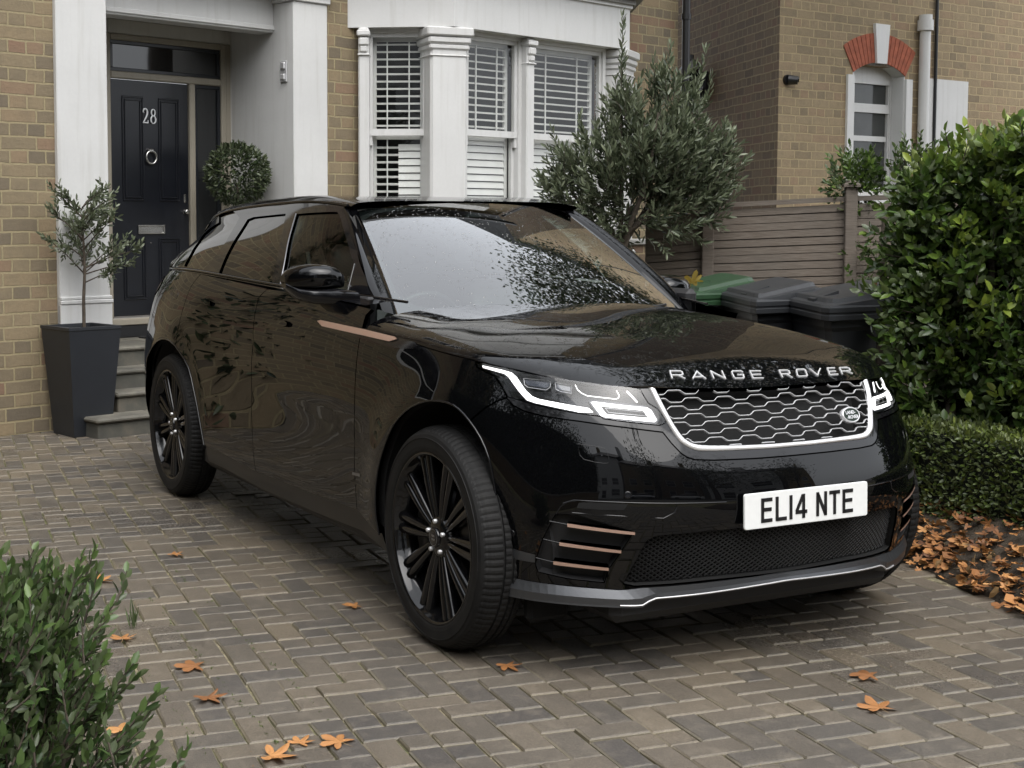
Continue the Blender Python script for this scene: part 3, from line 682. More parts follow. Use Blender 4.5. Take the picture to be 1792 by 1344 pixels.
k.set(Base_Color=c, Roughness=.95, Normal=k.bump(n, .8, .01)); MAT['joint_sand'] = k.m
k = NT('asphalt'); n = k.noise(120, 5); n2 = k.noise(1.5, 4); k.set(Base_Color=k.mix(n2, k.ramp(n, [(.3, (.030, .030, .031)), (.7, (.065, .064, .062))]), (.05, .05, .05)), Roughness=.6, Normal=k.bump(n, .5, .005)); MAT['asphalt'] = k.m
simple('pavement', (.16, .155, .145), .8, var=.25, vscale=6, bump=.3, bscale=90)
simple('earth', (.045, .035, .024), .95, var=.45, vscale=9, bump=.8, bscale=40, bdist=.02)
simple('slate', (.05, .052, .058), .6, var=.2, vscale=10)

# ================================================================== the setting
HO = np.array([-6.748, -.278, 0.]); HU = np.array([-.2712, .9625, 0.]); HN = np.array([.9625, .2712, 0.])
def H(V):
    V = np.asarray(V, float); return HO+V[..., :1]*HU+V[..., 1:2]*HN+V[..., 2:3]*np.array([0, 0, 1.])
HROT = math.atan2(HU[1], HU[0])
BEDY = lambda x: 1.42-.30*(x-.07)
BEDZ = lambda d: .22*min(1, max(0, (d+.02)/.32))
def ground():
    gr = mesh('ground', [(-70, -70, -.03), (70, -70, -.03), (70, 70, -.03), (-70, 70, -.03)], [(0, 1, 2, 3)], MAT['earth']); tag(gr, 'dark earth around the driveway', None, kind='structure')
    ro = mesh('road', [(9.5, -60, -.02), (17, -60, -.02), (17, 60, -.02), (9.5, 60, -.02)], [(0, 1, 2, 3)], MAT['asphalt']); tag(ro, 'asphalt road along the front gardens', None, kind='structure')
    for x in (7.7, 17):
        mb = MB(); mb.box((x+.9, 0, -.01), (1.8, 110, .12)); mb.box((x+.9+(.97 if x < 10 else -.97), 0, -.0), (.13, 110, .13)); tag(mb.build('pavement', MAT['pavement']), 'grey paved footway beside the road', None, kind='structure')
    # driveway : sand bed and real blocks in a 90 degree herringbone
    bed = mesh('driveway_bed', [(-9, -8, -.012), (7.7, -8, -.012), (7.7, 8, -.012), (-9, 8, -.012)], [(0, 1, 2, 3)], MAT['joint_sand']); tag(bed, 'sandy and mossy joints of the block driveway', None, kind='structure')
    th = R(-7.6); cs, sn = math.cos(th), math.sin(th); wB = .1025; g = .0032
    T = []
    rng = np.random.default_rng(3)
    for b in range(-75, 76):
        for a in range(-34, 35):
            T.append((4*a+b, b, 0)); T.append((4*a+b-1, b, 1))
    T = np.array(T, float)
    X = np.where(T[:, 2] == 0, T[:, 0]+1, T[:, 0]+.5)*wB; Y = np.where(T[:, 2] == 0, T[:, 1]+.5, T[:, 1]+1)*wB
    ox, oy = -2.6, -1.2
    GX = ox+X*cs-Y*sn; GY = oy+X*sn+Y*cs
    k = (GX > -7.2) & (GX < 4.2) & (GY > -4.6) & (GY < np.where(GX < -.50, 4.5, 1.42-.30*(GX-.07))) & ~((GX < -5.4) & (GY > 1.2))
    T, GX, GY = T[k], GX[k], GY[k]; m = len(T)
    L = np.where(T[:, 2] == 0, wB, wB/2); W_ = np.where(T[:, 2] == 0, wB/2, wB)
    hf = rng.random(m) < .17; hx = T[:, 2] == 0       # some blocks are laid as two halves
    dx = np.where(hx, wB/2, 0.); dy = np.where(hx, 0., wB/2)
    GX2 = np.concatenate([np.where(hf, GX-dx*cs+dy*sn, GX), (GX+dx*cs-dy*sn)[hf]]); GY2 = np.concatenate([np.where(hf, GY-dx*sn-dy*cs, GY), (GY+dx*sn+dy*cs)[hf]])
    L = np.concatenate([np.where(hf & hx, L/2, L), np.full(hf.sum(), wB/2)])-g; W_ = np.concatenate([np.where(hf & ~hx, W_/2, W_), np.full(hf.sum(), wB/2)])-g
    GX, GY = GX2, GY2; m = len(GX)
    bv = .0055; V = np.zeros((m, 12, 3))
    top = np.zeros(m)+rng.normal(0, .0012, m); tx, ty = rng.normal(0, .012, m), rng.normal(0, .012, m); jx, jy = rng.normal(0, .0011, m), rng.normal(0, .0011, m); jr = rng.normal(0, .007, m)
    sx_ = np.array([-1, 1, 1, -1]); sy_ = np.array([-1, -1, 1, 1])
    for i in range(4):
        for lev, (ins, z) in enumerate(((0, -.03), (0, -.0055), (bv, 0))):
            lx = sx_[i]*(L-ins); ly = sy_[i]*(W_-ins); lx, ly = lx*np.cos(jr)-ly*np.sin(jr)+jx, lx*np.sin(jr)+ly*np.cos(jr)+jy
            wig = rng.normal(0, .0011, m) if lev else 0
            V[:, lev*4+i, 0] = GX+(lx+wig)*cs-ly*sn; V[:, lev*4+i, 1] = GY+lx*sn+(ly+wig)*cs; V[:, lev*4+i, 2] = z+top+tx*lx*.5+ty*ly*.5
    f = [(8, 9, 10, 11)]
    for i in range(4):
        j = (i+1) % 4; f += [(4+i, 4+j, 8+j, 8+i), (i, j, 4+j, 4+i)]
    F = (np.array(f)[None]+np.arange(m)[:, None, None]*12).reshape(-1, 4)
    tone = np.clip(rng.beta(1.7, 1.6, m)+.25*np.sin(GX*1.7+GY*2.3)*.3, 0, 1); at = np.zeros((m, 12, 4)); at[:, :, 0] = tone[:, None]; at[:, 4:8, 1] = .35; at[:, :4, 1] = .5; at[:, :, 3] = 1
    o = mesh('driveway', V.reshape(-1, 3), F, MAT['paver'], attr=at.reshape(-1, 4)); tag(o, 'herringbone block paving of the driveway', None, kind='structure')
    be = MB(); be.loft([np.array([(x, BEDY(x)-.0, -.02)]+[(x, BEDY(x)+d, BEDZ(d)-.012+.012*math.sin(x*9+d*20)) for d in (0, .1, .2, .32, .6, 2.5)]) for x in np.linspace(-.52, 3.6, 30)], closed=False)
    tag(be.build('garden_bed', MAT['earth']), 'strip of dark soil beside the driveway', None, kind='structure')

def wallp(mb, p0, d, L, z0, z1, ops=(), mi=0, nrm=None, depth=.12, rev=1, off=0.):
    "wall sheet with openings into mb; collects UVs in mb.uv"
    if not hasattr(mb, 'uv'): mb.uv = []
    p0 = np.array(p0, float); d = np.array(d, float); nrm = np.array([d[1], -d[0], 0]) if nrm is None else np.array(nrm)
    A = sorted({0, L, *[v for o in ops for v in o[:2]]}); Z = sorted({z0, z1, *[v for o in ops for v in o[2:4]]})
    for i in range(len(A)-1):
        for j in range(len(Z)-1):
            am, zm = (A[i]+A[i+1])/2, (Z[j]+Z[j+1])/2
            if any(o[0] < am < o[1] and o[2] < zm < o[3] for o in ops): continue
            q = [(A[i], Z[j]), (A[i+1], Z[j]), (A[i+1], Z[j+1]), (A[i], Z[j+1])]
            mb.add([p0+d*a+np.array([0, 0, z]) for a, z in q], [(0, 1, 2, 3)], mi); mb.uv += [(a+off, z) for a, z in q]
    for o in ops:
        a0, a1, za, zb = o[:4]
        for (s, e) in (((a0, za), (a0, zb)), ((a0, zb), (a1, zb)), ((a1, zb), (a1, za)), ((a1, za), (a0, za))):
            P = [p0+d*s[0]+np.array([0, 0, s[1]]), p0+d*e[0]+np.array([0, 0, e[1]])]; P += [P[1]-nrm*depth, P[0]-nrm*depth]
            mb.add(P, [(0, 1, 2, 3)], mi); mb.uv += [(s[0]+off, s[1]), (e[0]+off, e[1]), (e[0]+off+depth, e[1]), (s[0]+off+depth, s[1])]
    return mb
def bwall(mb, name, mats, parent=None, xf=None, **kw):
    V = np.concatenate(mb.V); V = xf(V) if xf is not None else V
    idx = [i for f in mb.F for i in f]
    return mesh(name, V, mb.F, mats, parent, mi=mb.M, uv=np.array(mb.uv)[idx], **kw)

def sash(parent, c0, d, w, z0, z1, zm, name='sash_window', shut=None, frame=.046, nrm=None, back=.10, dark=False):
    """double-hung window. c0: lower-left corner in world xy (house local already transformed), d: direction"""
    d = np.array(d); n = np.array([d[1], -d[0], 0]) if nrm is None else nrm; c0 = np.array(c0, float)
    def Bx(mb, a0, a1, za, zb, o0, o1, mi=0):   # o: outward offsets
        P = []
        for z in (za, zb):
            for a, o in ((a0, o0), (a1, o0), (a1, o1), (a0, o1)): P.append(c0+d*a+n*o+np.array([0, 0, z]))
        mb.add(P, [(3, 2, 1, 0), (4, 5, 6, 7), (0, 1, 5, 4), (1, 2, 6, 5), (2, 3, 7, 6), (3, 0, 4, 7)], mi)
    mb = MB(); f = frame
    Bx(mb, 0, w, z1-f*.7, z1, -.08, -.01); Bx(mb, 0, f*.8, z0, z1-f*.7, -.08, -.01); Bx(mb, w-f*.8, w, z0, z1-f*.7, -.08, -.01); Bx(mb, f*.8, w-f*.8, z0, z0+f*.7, -.08, -.01)
    Bx(mb, f*.8, f*1.5, zm, z1-f*.7, -.065, -.03); Bx(mb, w-f*1.5, w-f*.8, zm, z1-f*.7, -.065, -.03); Bx(mb, f*1.5, w-f*1.5, z1-f*1.5, z1-f*.7, -.065, -.03); Bx(mb, f*.8, w-f*.8, zm-.028, zm+.028, -.070, -.025)
    Bx(mb, f*.8, f*1.5, z0+f*.7, zm-.028, -.098, -.066); Bx(mb, w-f*1.5, w-f*.8, z0+f*.7, zm-.028, -.098, -.066); Bx(mb, f*1.5, w-f*1.5, z0+f*.7, z0+f*1.9, -.098, -.066)
    for a in (f*.8, w-f*1.4):    # horns
        Bx(mb, a, a+f*.6, zm-.11, zm-.028, -.064, -.032)
    fr = mb.build(name, MAT['white_paint'], parent)
    for za, zb, o in ((zm+.03, z1-f*1.5, -.045), (z0+f*1.8, zm-.03, -.08)):
        m = MB(); m.add([c0+d*a+n*o+np.array([0, 0, z]) for a, z in ((f*1.5, za), (w-f*1.5, za), (w-f*1.5, zb), (f*1.5, zb))], [(0, 1, 2, 3)]); m.build('pane', MAT['pane'] if not dark else MAT['pane_dark'], fr)
    if shut:
        for (za, zb, parts) in shut:
            m = MB(); ins = f*1.3; pitch = .062
            Bx(m, ins, w-ins, zb-.05, zb, -.15, -.125); Bx(m, ins, ins+.035, za, zb, -.15, -.125); Bx(m, w-ins-.035, w-ins, za, zb, -.15, -.125)
            for (fa, fb, ang) in parts:
                a0, a1 = ins+.035+(w-2*ins-.07)*fa, ins+.035+(w-2*ins-.07)*fb; z = za+pitch*.6
                while z < zb-.06:
                    hw = .027; ca, sa = math.cos(ang), math.sin(ang); P = []
                    for a in (a0, a1):
                        for u_, v_ in ((-hw, -.004), (hw, -.005), (hw, .005), (-hw, .004)):
                            P.append(c0+d*a+n*(-.137+u_*ca-v_*sa)+np.array([0, 0, z+u_*sa+v_*ca]))
                    m.add(P, [(0, 1, 2, 3), (7, 6, 5, 4), (0, 4, 5, 1), (1, 5, 6, 2), (2, 6, 7, 3), (3, 7, 4, 0)]); z += pitch
                am = (a0+a1)/2
                Bx(m, am-.005, am+.005, za, zb-.05, -.103, -.092) if ang > -.9 else None
            m.build('shutter', MAT['shutter'], fr)
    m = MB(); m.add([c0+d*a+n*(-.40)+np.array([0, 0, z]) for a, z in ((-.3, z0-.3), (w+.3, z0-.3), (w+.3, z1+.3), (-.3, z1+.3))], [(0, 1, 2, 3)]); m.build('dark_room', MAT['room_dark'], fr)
    return fr

def house():
    hs = thing('brick_house', 'yellow brick Victorian house with white bay window and navy front door 28', 'house', loc=tuple(H(np.array([2., 0, 0]))))
    Wt = MAT['white_render']
    D3 = lambda a, b: H(np.array([a, b, 0.]))
    b0 = .863
    TOP = 8.8
    # brick front: left of the porch, between porch and bay, above, right of bay
    mb = MB(); u, n = HU, HN
    wallp(mb, D3(-6.5, b0-.04), u, 6.5-.94, 0, 3.8, ops=[(1.6, 2.7, 1.2, 3.0)], off=-6.5); wallp(mb, D3(-6.5, b0-.04), u, 6.5-.94, 3.8, TOP, ops=[(1.6, 2.7, 4.9, 6.6)], off=-6.5, mi=1)  # unseen upper part gets duller brick to dim its reflection in the car
    wallp(mb, D3(-.94, b0-.04), u, 2.46, 3.70, TOP, ops=[(.75, 1.7, 5.0, 6.7)], off=-.94)
    wallp(mb, D3(1.52, b0-.04), u, 4.74, 0, TOP, ops=[(.55, 3.75, .0, 3.3), (.8, 1.5, 5.0, 6.8), (1.9, 2.9, 5.0, 6.8)], off=1.52)
    # return wall on the right end and left end
    wallp(mb, D3(6.26, b0-.04), -n, 7, 0, TOP, nrm=u, off=0)
    wallp(mb, D3(-6.5, b0-7), n, 7, 0, TOP, nrm=-u, off=0)
    bwall(mb, 'wall', [MAT['brick_yellow'], MAT['brick_dull']], hs)
    # windows of upper floors and far left
    for (a, w_, z0, z1) in ((-4.9, 1.1, 1.2, 3.0), (-4.9, 1.1, 4.9, 6.6), (-.19, .95, 5.0, 6.7), (2.32, .7, 5.0, 6.8), (3.42, 1.0, 5.0, 6.8)):
        sash(hs, D3(a, b0-.06), u, w_, z0, z1, (z0+z1)/2)
    # roof, gable
    mb = MB()
    mb.add(H(np.array([(-6.8, 1.2, TOP), (6.5, 1.2, TOP), (6.5, -3.0, TOP+3.4), (-6.8, -3.0, TOP+3.4)])), [(0, 1, 2, 3)])
    mb.add(H(np.array([(-6.8, -7.2, TOP), (6.5, -7.2, TOP), (6.5, -3.0, TOP+3.4), (-6.8, -3.0, TOP+3.4)])), [(3, 2, 1, 0)])
    mb.build('roof', MAT['slate'], hs)
    MB().add(H(np.array([(6.26, .82, TOP), (6.26, -6.2, TOP), (6.26, -3.0, TOP+3.1)])), [(0, 1, 2)]).build('gable', MAT['brick_dull'], hs)
    MB().box((0, 0, 0), (13.2, .14, .12)).build('gutter', MAT['pipe_black'], hs, xf=lambda V: H(V+np.array([-.15, 1.25, TOP-.05])))
    # porch piers
    def hb(a0, a1, b_0, b1, z0, z1, mb=None, c=.006):
        mb = mb or MB(); mb.bbox(((a0+a1)/2, (b_0+b1)/2, (z0+z1)/2), (a1-a0, b1-b_0, z1-z0), c); return mb
    for (a0, a1) in ((-.94, -.535), (1.160, 1.512)):
        mb = hb(a0, a1, .0, b0, 0, 3.26); hb(a0-.02, a1+.02, .02, b0+.02, 3.26, 3.32, mb); hb(a0-.045, a1+.045, .05, b0+.045, 3.32, 3.40, mb)
        if a0 < 0: hb(a0-.0, a1+.012, .5, b0+.012, .93, .955, mb); hb(a0, a1+.018, .5, b0+.018, .90, .93, mb); hb(a0-.0, a1+.012, .5, b0+.010, .0, .90, mb)
        mb.build('porch_pier', Wt, hs, xf=H)
    mb = hb(-.535, 1.160, .42, .60, 3.03, 3.7); hb(-.535, 1.160, .60, .615, 3.045, 3.085, mb); hb(-.94, 1.512, .60, b0+.03, 3.40, 3.75, mb); hb(-1.0, 1.57, .55, b0+.09, 3.75, 3.84, mb)
    mb.build('porch_beam', Wt, hs, xf=H)
    mb = hb(-.6, 1.2, -.05, .42, 3.10, 3.16); mb.build('porch_ceiling', MAT['grey_render'], hs, xf=H)
    mb = hb(-.6, -.02, -.16, -.002, .56, 3.1); hb(1.153, 1.20, -.16, -.001, .56, 3.1, mb); hb(-.02, 1.153, -.16, -.001, 2.985, 3.1, mb); mb.build('porch_back_wall', MAT['grey_render'], hs, xf=H)
    # door frame
    sb = MAT['stone_trim']; mb = MB(); z0 = .719
    for (a0, a1, za, zb) in ((-.055, -.006, z0, 2.985), (1.050, 1.100, z0, 2.985), (-.006, 1.050, 2.935, 2.985), (-.006, 1.050, 2.632, 2.690), (.733, .790, z0, 2.632)): hb(a0, a1, -.05, .012, za, zb, mb, .008)
    for (a0, a1, za, zb) in ((1.10, 1.153, z0, 2.985),): hb(a0, a1, -.02, .004, za, zb, mb)
    frm = mb.build('door_frame', sb, hs, xf=H)
    # fanlight, sidelight
    for (a0, a1, za, zb) in ((-.006, 1.050, 2.690, 2.935), (.790, 1.050, z0, 2.632)):
        mb = MB(); w_ = .03
        for q in ((a0, a1, zb-w_, zb), (a0, a1, za, za+w_), (a0, a0+w_, za+w_, zb-w_), (a1-w_, a1, za+w_, zb-w_)): hb(q[0], q[1], -.04, -.005, q[2], q[3], mb, .004)
        fl = mb.build('fanlight' if za > 2 else 'sidelight', MAT['dark_frame'], hs, xf=H)
        MB().add([(a0+w_, -.022, za+w_), (a1-w_, -.022, za+w_), (a1-w_, -.022, zb-w_), (a0+w_, -.022, zb-w_)], [(0, 1, 2, 3)]).build('pane', MAT['window_dark'], fl, xf=H)
    mb = hb(.50, .64, -.8, -.70, 2.80, 2.86); lm = mb.build('hall_lamp', MAT['lamp_warm'], hs, xf=H)
    # the door leaf
    mb = hb(-.002, .730, -.045, -.012, z0+.012, 2.628)
    dr = mb.build('front_door', MAT['door_navy'], hs, xf=H)
    mb = MB()
    for (a0, a1, za, zb) in ((.10, .30, 1.66, 2.50), (.44, .64, 1.66, 2.50), (.10, .31, 1.44, 1.54), (.10, .31, .86, 1.36), (.43, .64, 1.44, 1.54), (.43, .64, .86, 1.36)):
        if zb-za < .2: continue
        for (q, o_) in (((a0, a1, za, zb), .0), ((a0+.022, a1-.022, za+.022, zb-.022), .0)):
            w_ = .014
            for r_ in ((q[0], q[1], q[3]-w_, q[3]), (q[0], q[1], q[2], q[2]+w_), (q[0], q[0]+w_, q[2]+w_, q[3]-w_), (q[1]-w_, q[1], q[2]+w_, q[3]-w_)): hb(r_[0], r_[1], -.012, -.003, r_[2], r_[3], mb, .004)
    mb.build('door_moulding', MAT['door_navy'], dr, xf=H)
    # number 28 in thick and thin strokes with serifs
    def glyph(pts, rs, x0, mb): mb.tube([(x0+px_*.054, -.002, 2.29+pz_*.115) for px_, pz_ in pts], rs, 6)
    nb = MB(); P2 = cr_(np.array([(.06, .74), (.10, .90), (.35, 1.0), (.66, .93), (.78, .74), (.66, .52), (.38, .27), (.05, .03)]), 4); n2_ = len(P2)
    glyph(P2, .0035+.0045*np.sin(np.linspace(.3, 3.0, n2_)), .290, nb); glyph([(.03, .02), (.45, .03), (.85, .02)], [.006, .006, .006], .290, nb); glyph([(.85, .0), (.90, .22)], [.006, .002], .290, nb); glyph([(.10, .74), (.12, .75)], [.008, .008], .290, nb)
    tt_ = np.linspace(0, 2*math.pi, 22)
    glyph([(.5+.33*math.sin(a), .76+.23*math.cos(a)) for a in tt_], .0040+.0022*np.abs(np.sin(tt_)), .360, nb); glyph([(.5+.42*math.sin(a), .26+.27*math.cos(a)) for a in tt_], .0040+.0030*np.abs(np.sin(tt_)), .360, nb)
    nb.build('door_number', MAT['white_metal'], dr, xf=H)
    t = np.linspace(0, 2*math.pi, 24); mb = MB().tube([(.358+.048*math.cos(a), .012, 2.015+.052*math.sin(a)) for a in t], .0085, 8); mb.bbox((.358, .0, 2.070), (.05, .04, .03), .008); mb.build('door_knocker', MAT['steel'], dr, xf=H)
    mb = MB(); w_ = .012
    for r_ in ((.235, .487, 1.453, 1.467), (.235, .487, 1.393, 1.407), (.235, .249, 1.407, 1.453), (.473, .487, 1.407, 1.453)): hb(r_[0], r_[1], -.014, .004, r_[2], r_[3], mb, .003)
    hb(.249, .473, -.014, -.004, 1.407, 1.453, mb, .002); mb.build('letterbox', MAT['steel'], dr, xf=H)
    MB().lathe([(.0, .03), (.018, .03), (.022, .018), (.016, .0), (.022, -.01), (.024, -.014)], (0, 0, 0), 'y', 16).build('door_knob', MAT['steel'], dr, xf=lambda V: H(V+np.array([.690, 0, 1.575])))
    hb(.678, .70, -.014, -.004, 1.65, 1.72).build('door_lock', MAT['steel'], dr, xf=H)
    hb(.35, .362, -.014, -.006, 1.315, 1.327).build('spy_hole', MAT['steel'], dr, xf=H)
    for z in (1.50, 1.56): hb(-.002, .02, -.014, .002, z, z+.045).build('hinge', MAT['brass_dull'], dr, xf=H)
    # threshold and steps
    hb(-.10, 1.153, -.02, .10, .665, .717).build('threshold', sb, hs, xf=H)
    # entry panel
    mb = MB().bbox((0, 0, 0), (.012, .10, .19), .004); ep = mb.build('entry_panel', MAT['grey_metal'], hs, xf=lambda V: H(V+np.array([1.150, .735, 2.70]))) if False else None
    # bay window
    aL, L = 1.857, .76; c45 = .70711; bb = b0+L*c45; aC = aL+L*c45; aR = 4.62; aE = aR+L*c45
    zb_, zt = 0.0, 3.105; sill_z = 1.18
    P = [(aL, b0), (aC, bb), (aR, bb), (aE, b0)]
    def bandpoly(o, z0, z1, mb):
        q = [(aL-o*1.0, b0), (aL-o*.0+0*o, b0+o*.0)]
        pts = [(aL-o*1.41, b0-.05), (aC-o*.414, bb+o), (aR+o*.414, bb+o), (aE+o*1.41, b0-.05)]
        mb.ext(pts, z0, z1); return mb
    mb = MB(); bandpoly(.0, 0, 1.05, mb); bandpoly(.06, 1.05, 1.18, mb); bandpoly(.02, 1.18, 1.24, mb); mb.build('bay_base', Wt, hs, xf=H)
    mb = MB(); bandpoly(.075, zt, 3.48, mb); bandpoly(.10, 3.48, 3.51, mb); mb.build('bay_fascia', MAT['white_paint'], hs, xf=H)
    mb = MB(); bandpoly(.13, 3.51, 3.56, mb); bandpoly(.19, 3.56, 3.60, mb); bandpoly(.24, 3.60, 3.64, mb); bandpoly(.22, 3.64, 3.70, mb); mb.build('bay_cornice', MAT['coping'], hs, xf=H)
    bandp = MB(); bandpoly(.0, 3.70, 4.6, bandp); bandpoly(.05, 4.6, 4.8, bandp); bandpoly(-.05, 4.8, 7.0, bandp); bandpoly(.1, 7.0, 7.4, bandp); bandp.build('bay_upper', Wt, hs, xf=H)
    # corner columns with capitals
    def column(a, b, w_, rot, cap=True, bevel=.02, nm='bay_column'):
        mb = MB(); M_ = lambda V: H(V@np.array([[math.cos(rot), math.sin(rot), 0], [-math.sin(rot), math.cos(rot), 0], [0, 0, 1]])+np.array([a, b, 0]))
        mb.bbox((0, 0, (1.24+zt)/2), (w_, w_*.8, zt-1.24), bevel)
        if cap:
            mb.bbox((0, .0, zt-.04), (w_+.085, w_*.8+.085, .075), .012); mb.bbox((0, 0, zt-.11), (w_+.055, w_*.8+.055, .065), .018); mb.bbox((0, 0, zt-.165), (w_+.03, w_*.8+.03, .045), .012); mb.bbox((0, 0, zt-.235), (w_+.02, w_*.8+.02, .012), .004)
        return mb.build(nm, MAT['white_paint'], hs, xf=M_)
    column(aC+.015, bb-.10, .33, R(22.5)); column(aR+.05, bb-.10, .33, R(-22.5)); 
    # slim pilaster between front windows
    am = 3.355
    def pil(a, b, rot, w_=.10, o=.0):
        mb = MB(); M_ = lambda V: H(V@np.array([[math.cos(rot), math.sin(rot), 0], [-math.sin(rot), math.cos(rot), 0], [0, 0, 1]])+np.array([a, b, 0]))
        mb.bbox((0, 0, (1.24+zt)/2), (w_, .14, zt-1.24), .012); mb.bbox((0, .03, zt-.05), (w_+.02, .15, .05), .01); mb.bbox((0, .022, zt-.12), (w_-.005, .15, .07), .014); mb.bbox((0, .016, zt-.18), (w_-.02, .145, .06), .014); mb.bbox((0, .01, zt-.225), (w_+.008, .15, .014), .004)
        mb.build('pilaster', MAT['white_paint'], hs, xf=M_)
    pil(am, bb-.045, 0); pil(aL+.045*c45, b0+.02, R(45), .09)
    # openings : back wall of the bay is the window set themselves
    dF = HU; cF = lambda a: D3(a, bb-.035)
    dL = (HU+HN)*c45; dR_ = (HU-HN)*c45
    up, cl = R(-14), R(-76)
    zsh = 3.00
    sash(hs, cF(2.60), dF, am-.05-2.60, sill_z+.06, zt, 2.255, shut=[(2.28, 3.06, [(0, .5, up), (.5, 1, up)]), (1.28, 2.25, [(0, .5, cl), (.5, 1, cl)])])
    sash(hs, cF(am+.05), dF, aR-.17-am-.05, sill_z+.06, zt, 2.255, shut=[(2.28, 3.06, [(0, .5, up), (.5, 1, up)]), (1.28, 2.25, [(0, .5, cl), (.5, 1, cl)])])
    q = D3(aL, b0-.035)+dL*.06
    sash(hs, q, dL, .56, sill_z+.06, zt, 2.245, shut=[(2.27, 3.06, [(0, .5, up), (.5, 1, up)]), (1.28, 2.24, [(0, .5, up), (.5, 1, cl)])])
    q = D3(aR, bb-.035)+dR_*.16
    sash(hs, q, dR_, .50, sill_z+.06, zt, 2.255, shut=[(2.28, 3.06, [(0, 1, up)]), (1.28, 2.24, [(0, 1, cl)])])
    # quoin of redder brick at the far right corner reads in the brick itself; black downpipe
    mb = MB().tube(H(np.array([(6.28, b0+.05, .1), (6.28, b0+.05, TOP-.2)])), .042, 12)
    for z in (1.9, 3.6, 5.4): mb.tube(H(np.array([(6.28, b0+.05, z), (6.28, b0+.05, z+.06)])), .052, 12)
    mb.build('downpipe', MAT['pipe_black'], hs)
    # low brick pier at the corner with stone cap
    # steps
    st = thing('front_steps', 'worn grey stone steps rising to the navy front door', 'steps', loc=tuple(H(np.array([0., 1.2, 0]))))
    lv = [(-.955, 1.42, 0, .14, -.5), (-.68, 1.22, .14, .28, -.25), (-.60, 1.02, .28, .42, 0), (-.52, .80, .42, .565, 0)]
    for i, (a0, bf, za, zb, _) in enumerate(lv):
        hb(a0, 1.9 if i == 0 else 1.16, -.12, bf-.025, za-.02, zb-.035).build('riser', MAT['step_riser'], st, xf=H)
        for j, (x0, x1) in enumerate(((a0-.02, a0+.48), (a0+.486, a0+1.05), (a0+1.056, 1.9 if i == 0 else 1.17))): hb(x0, x1, -.1 if i == 3 else bf-.36, bf, zb-.035, zb, c=.012).build('tread', MAT['step_stone'], st, xf=H)
    hb(-.1, 1.153, -.02, .09, .565, .665).build('threshold_riser', MAT['pipe_black'], st, xf=H)
    mt = MB().bbox((.42, .36, .572), (.62, .36, .014), .004).build('doormat', MAT['matt_plastic'], None, xf=H); tag(mt, 'dark doormat lying on the top step before the front door', 'doormat')
    ep = MB(); ep.bbox((0, 0, 0), (.014, .085, .17), .004); ep.bbox((-.010, 0, .045), (.02, .06, .06), .01); ep.bbox((-.010, 0, -.045), (.02, .055, .05), .008)
    e_ = ep.build('entry_panel', MAT['chrome_sat'], None, xf=lambda V: H(V*[1, 1, 1]+np.array([1.150, .745, 2.705]))); tag(e_, 'small silver entry panel on the white porch side wall', 'intercom')

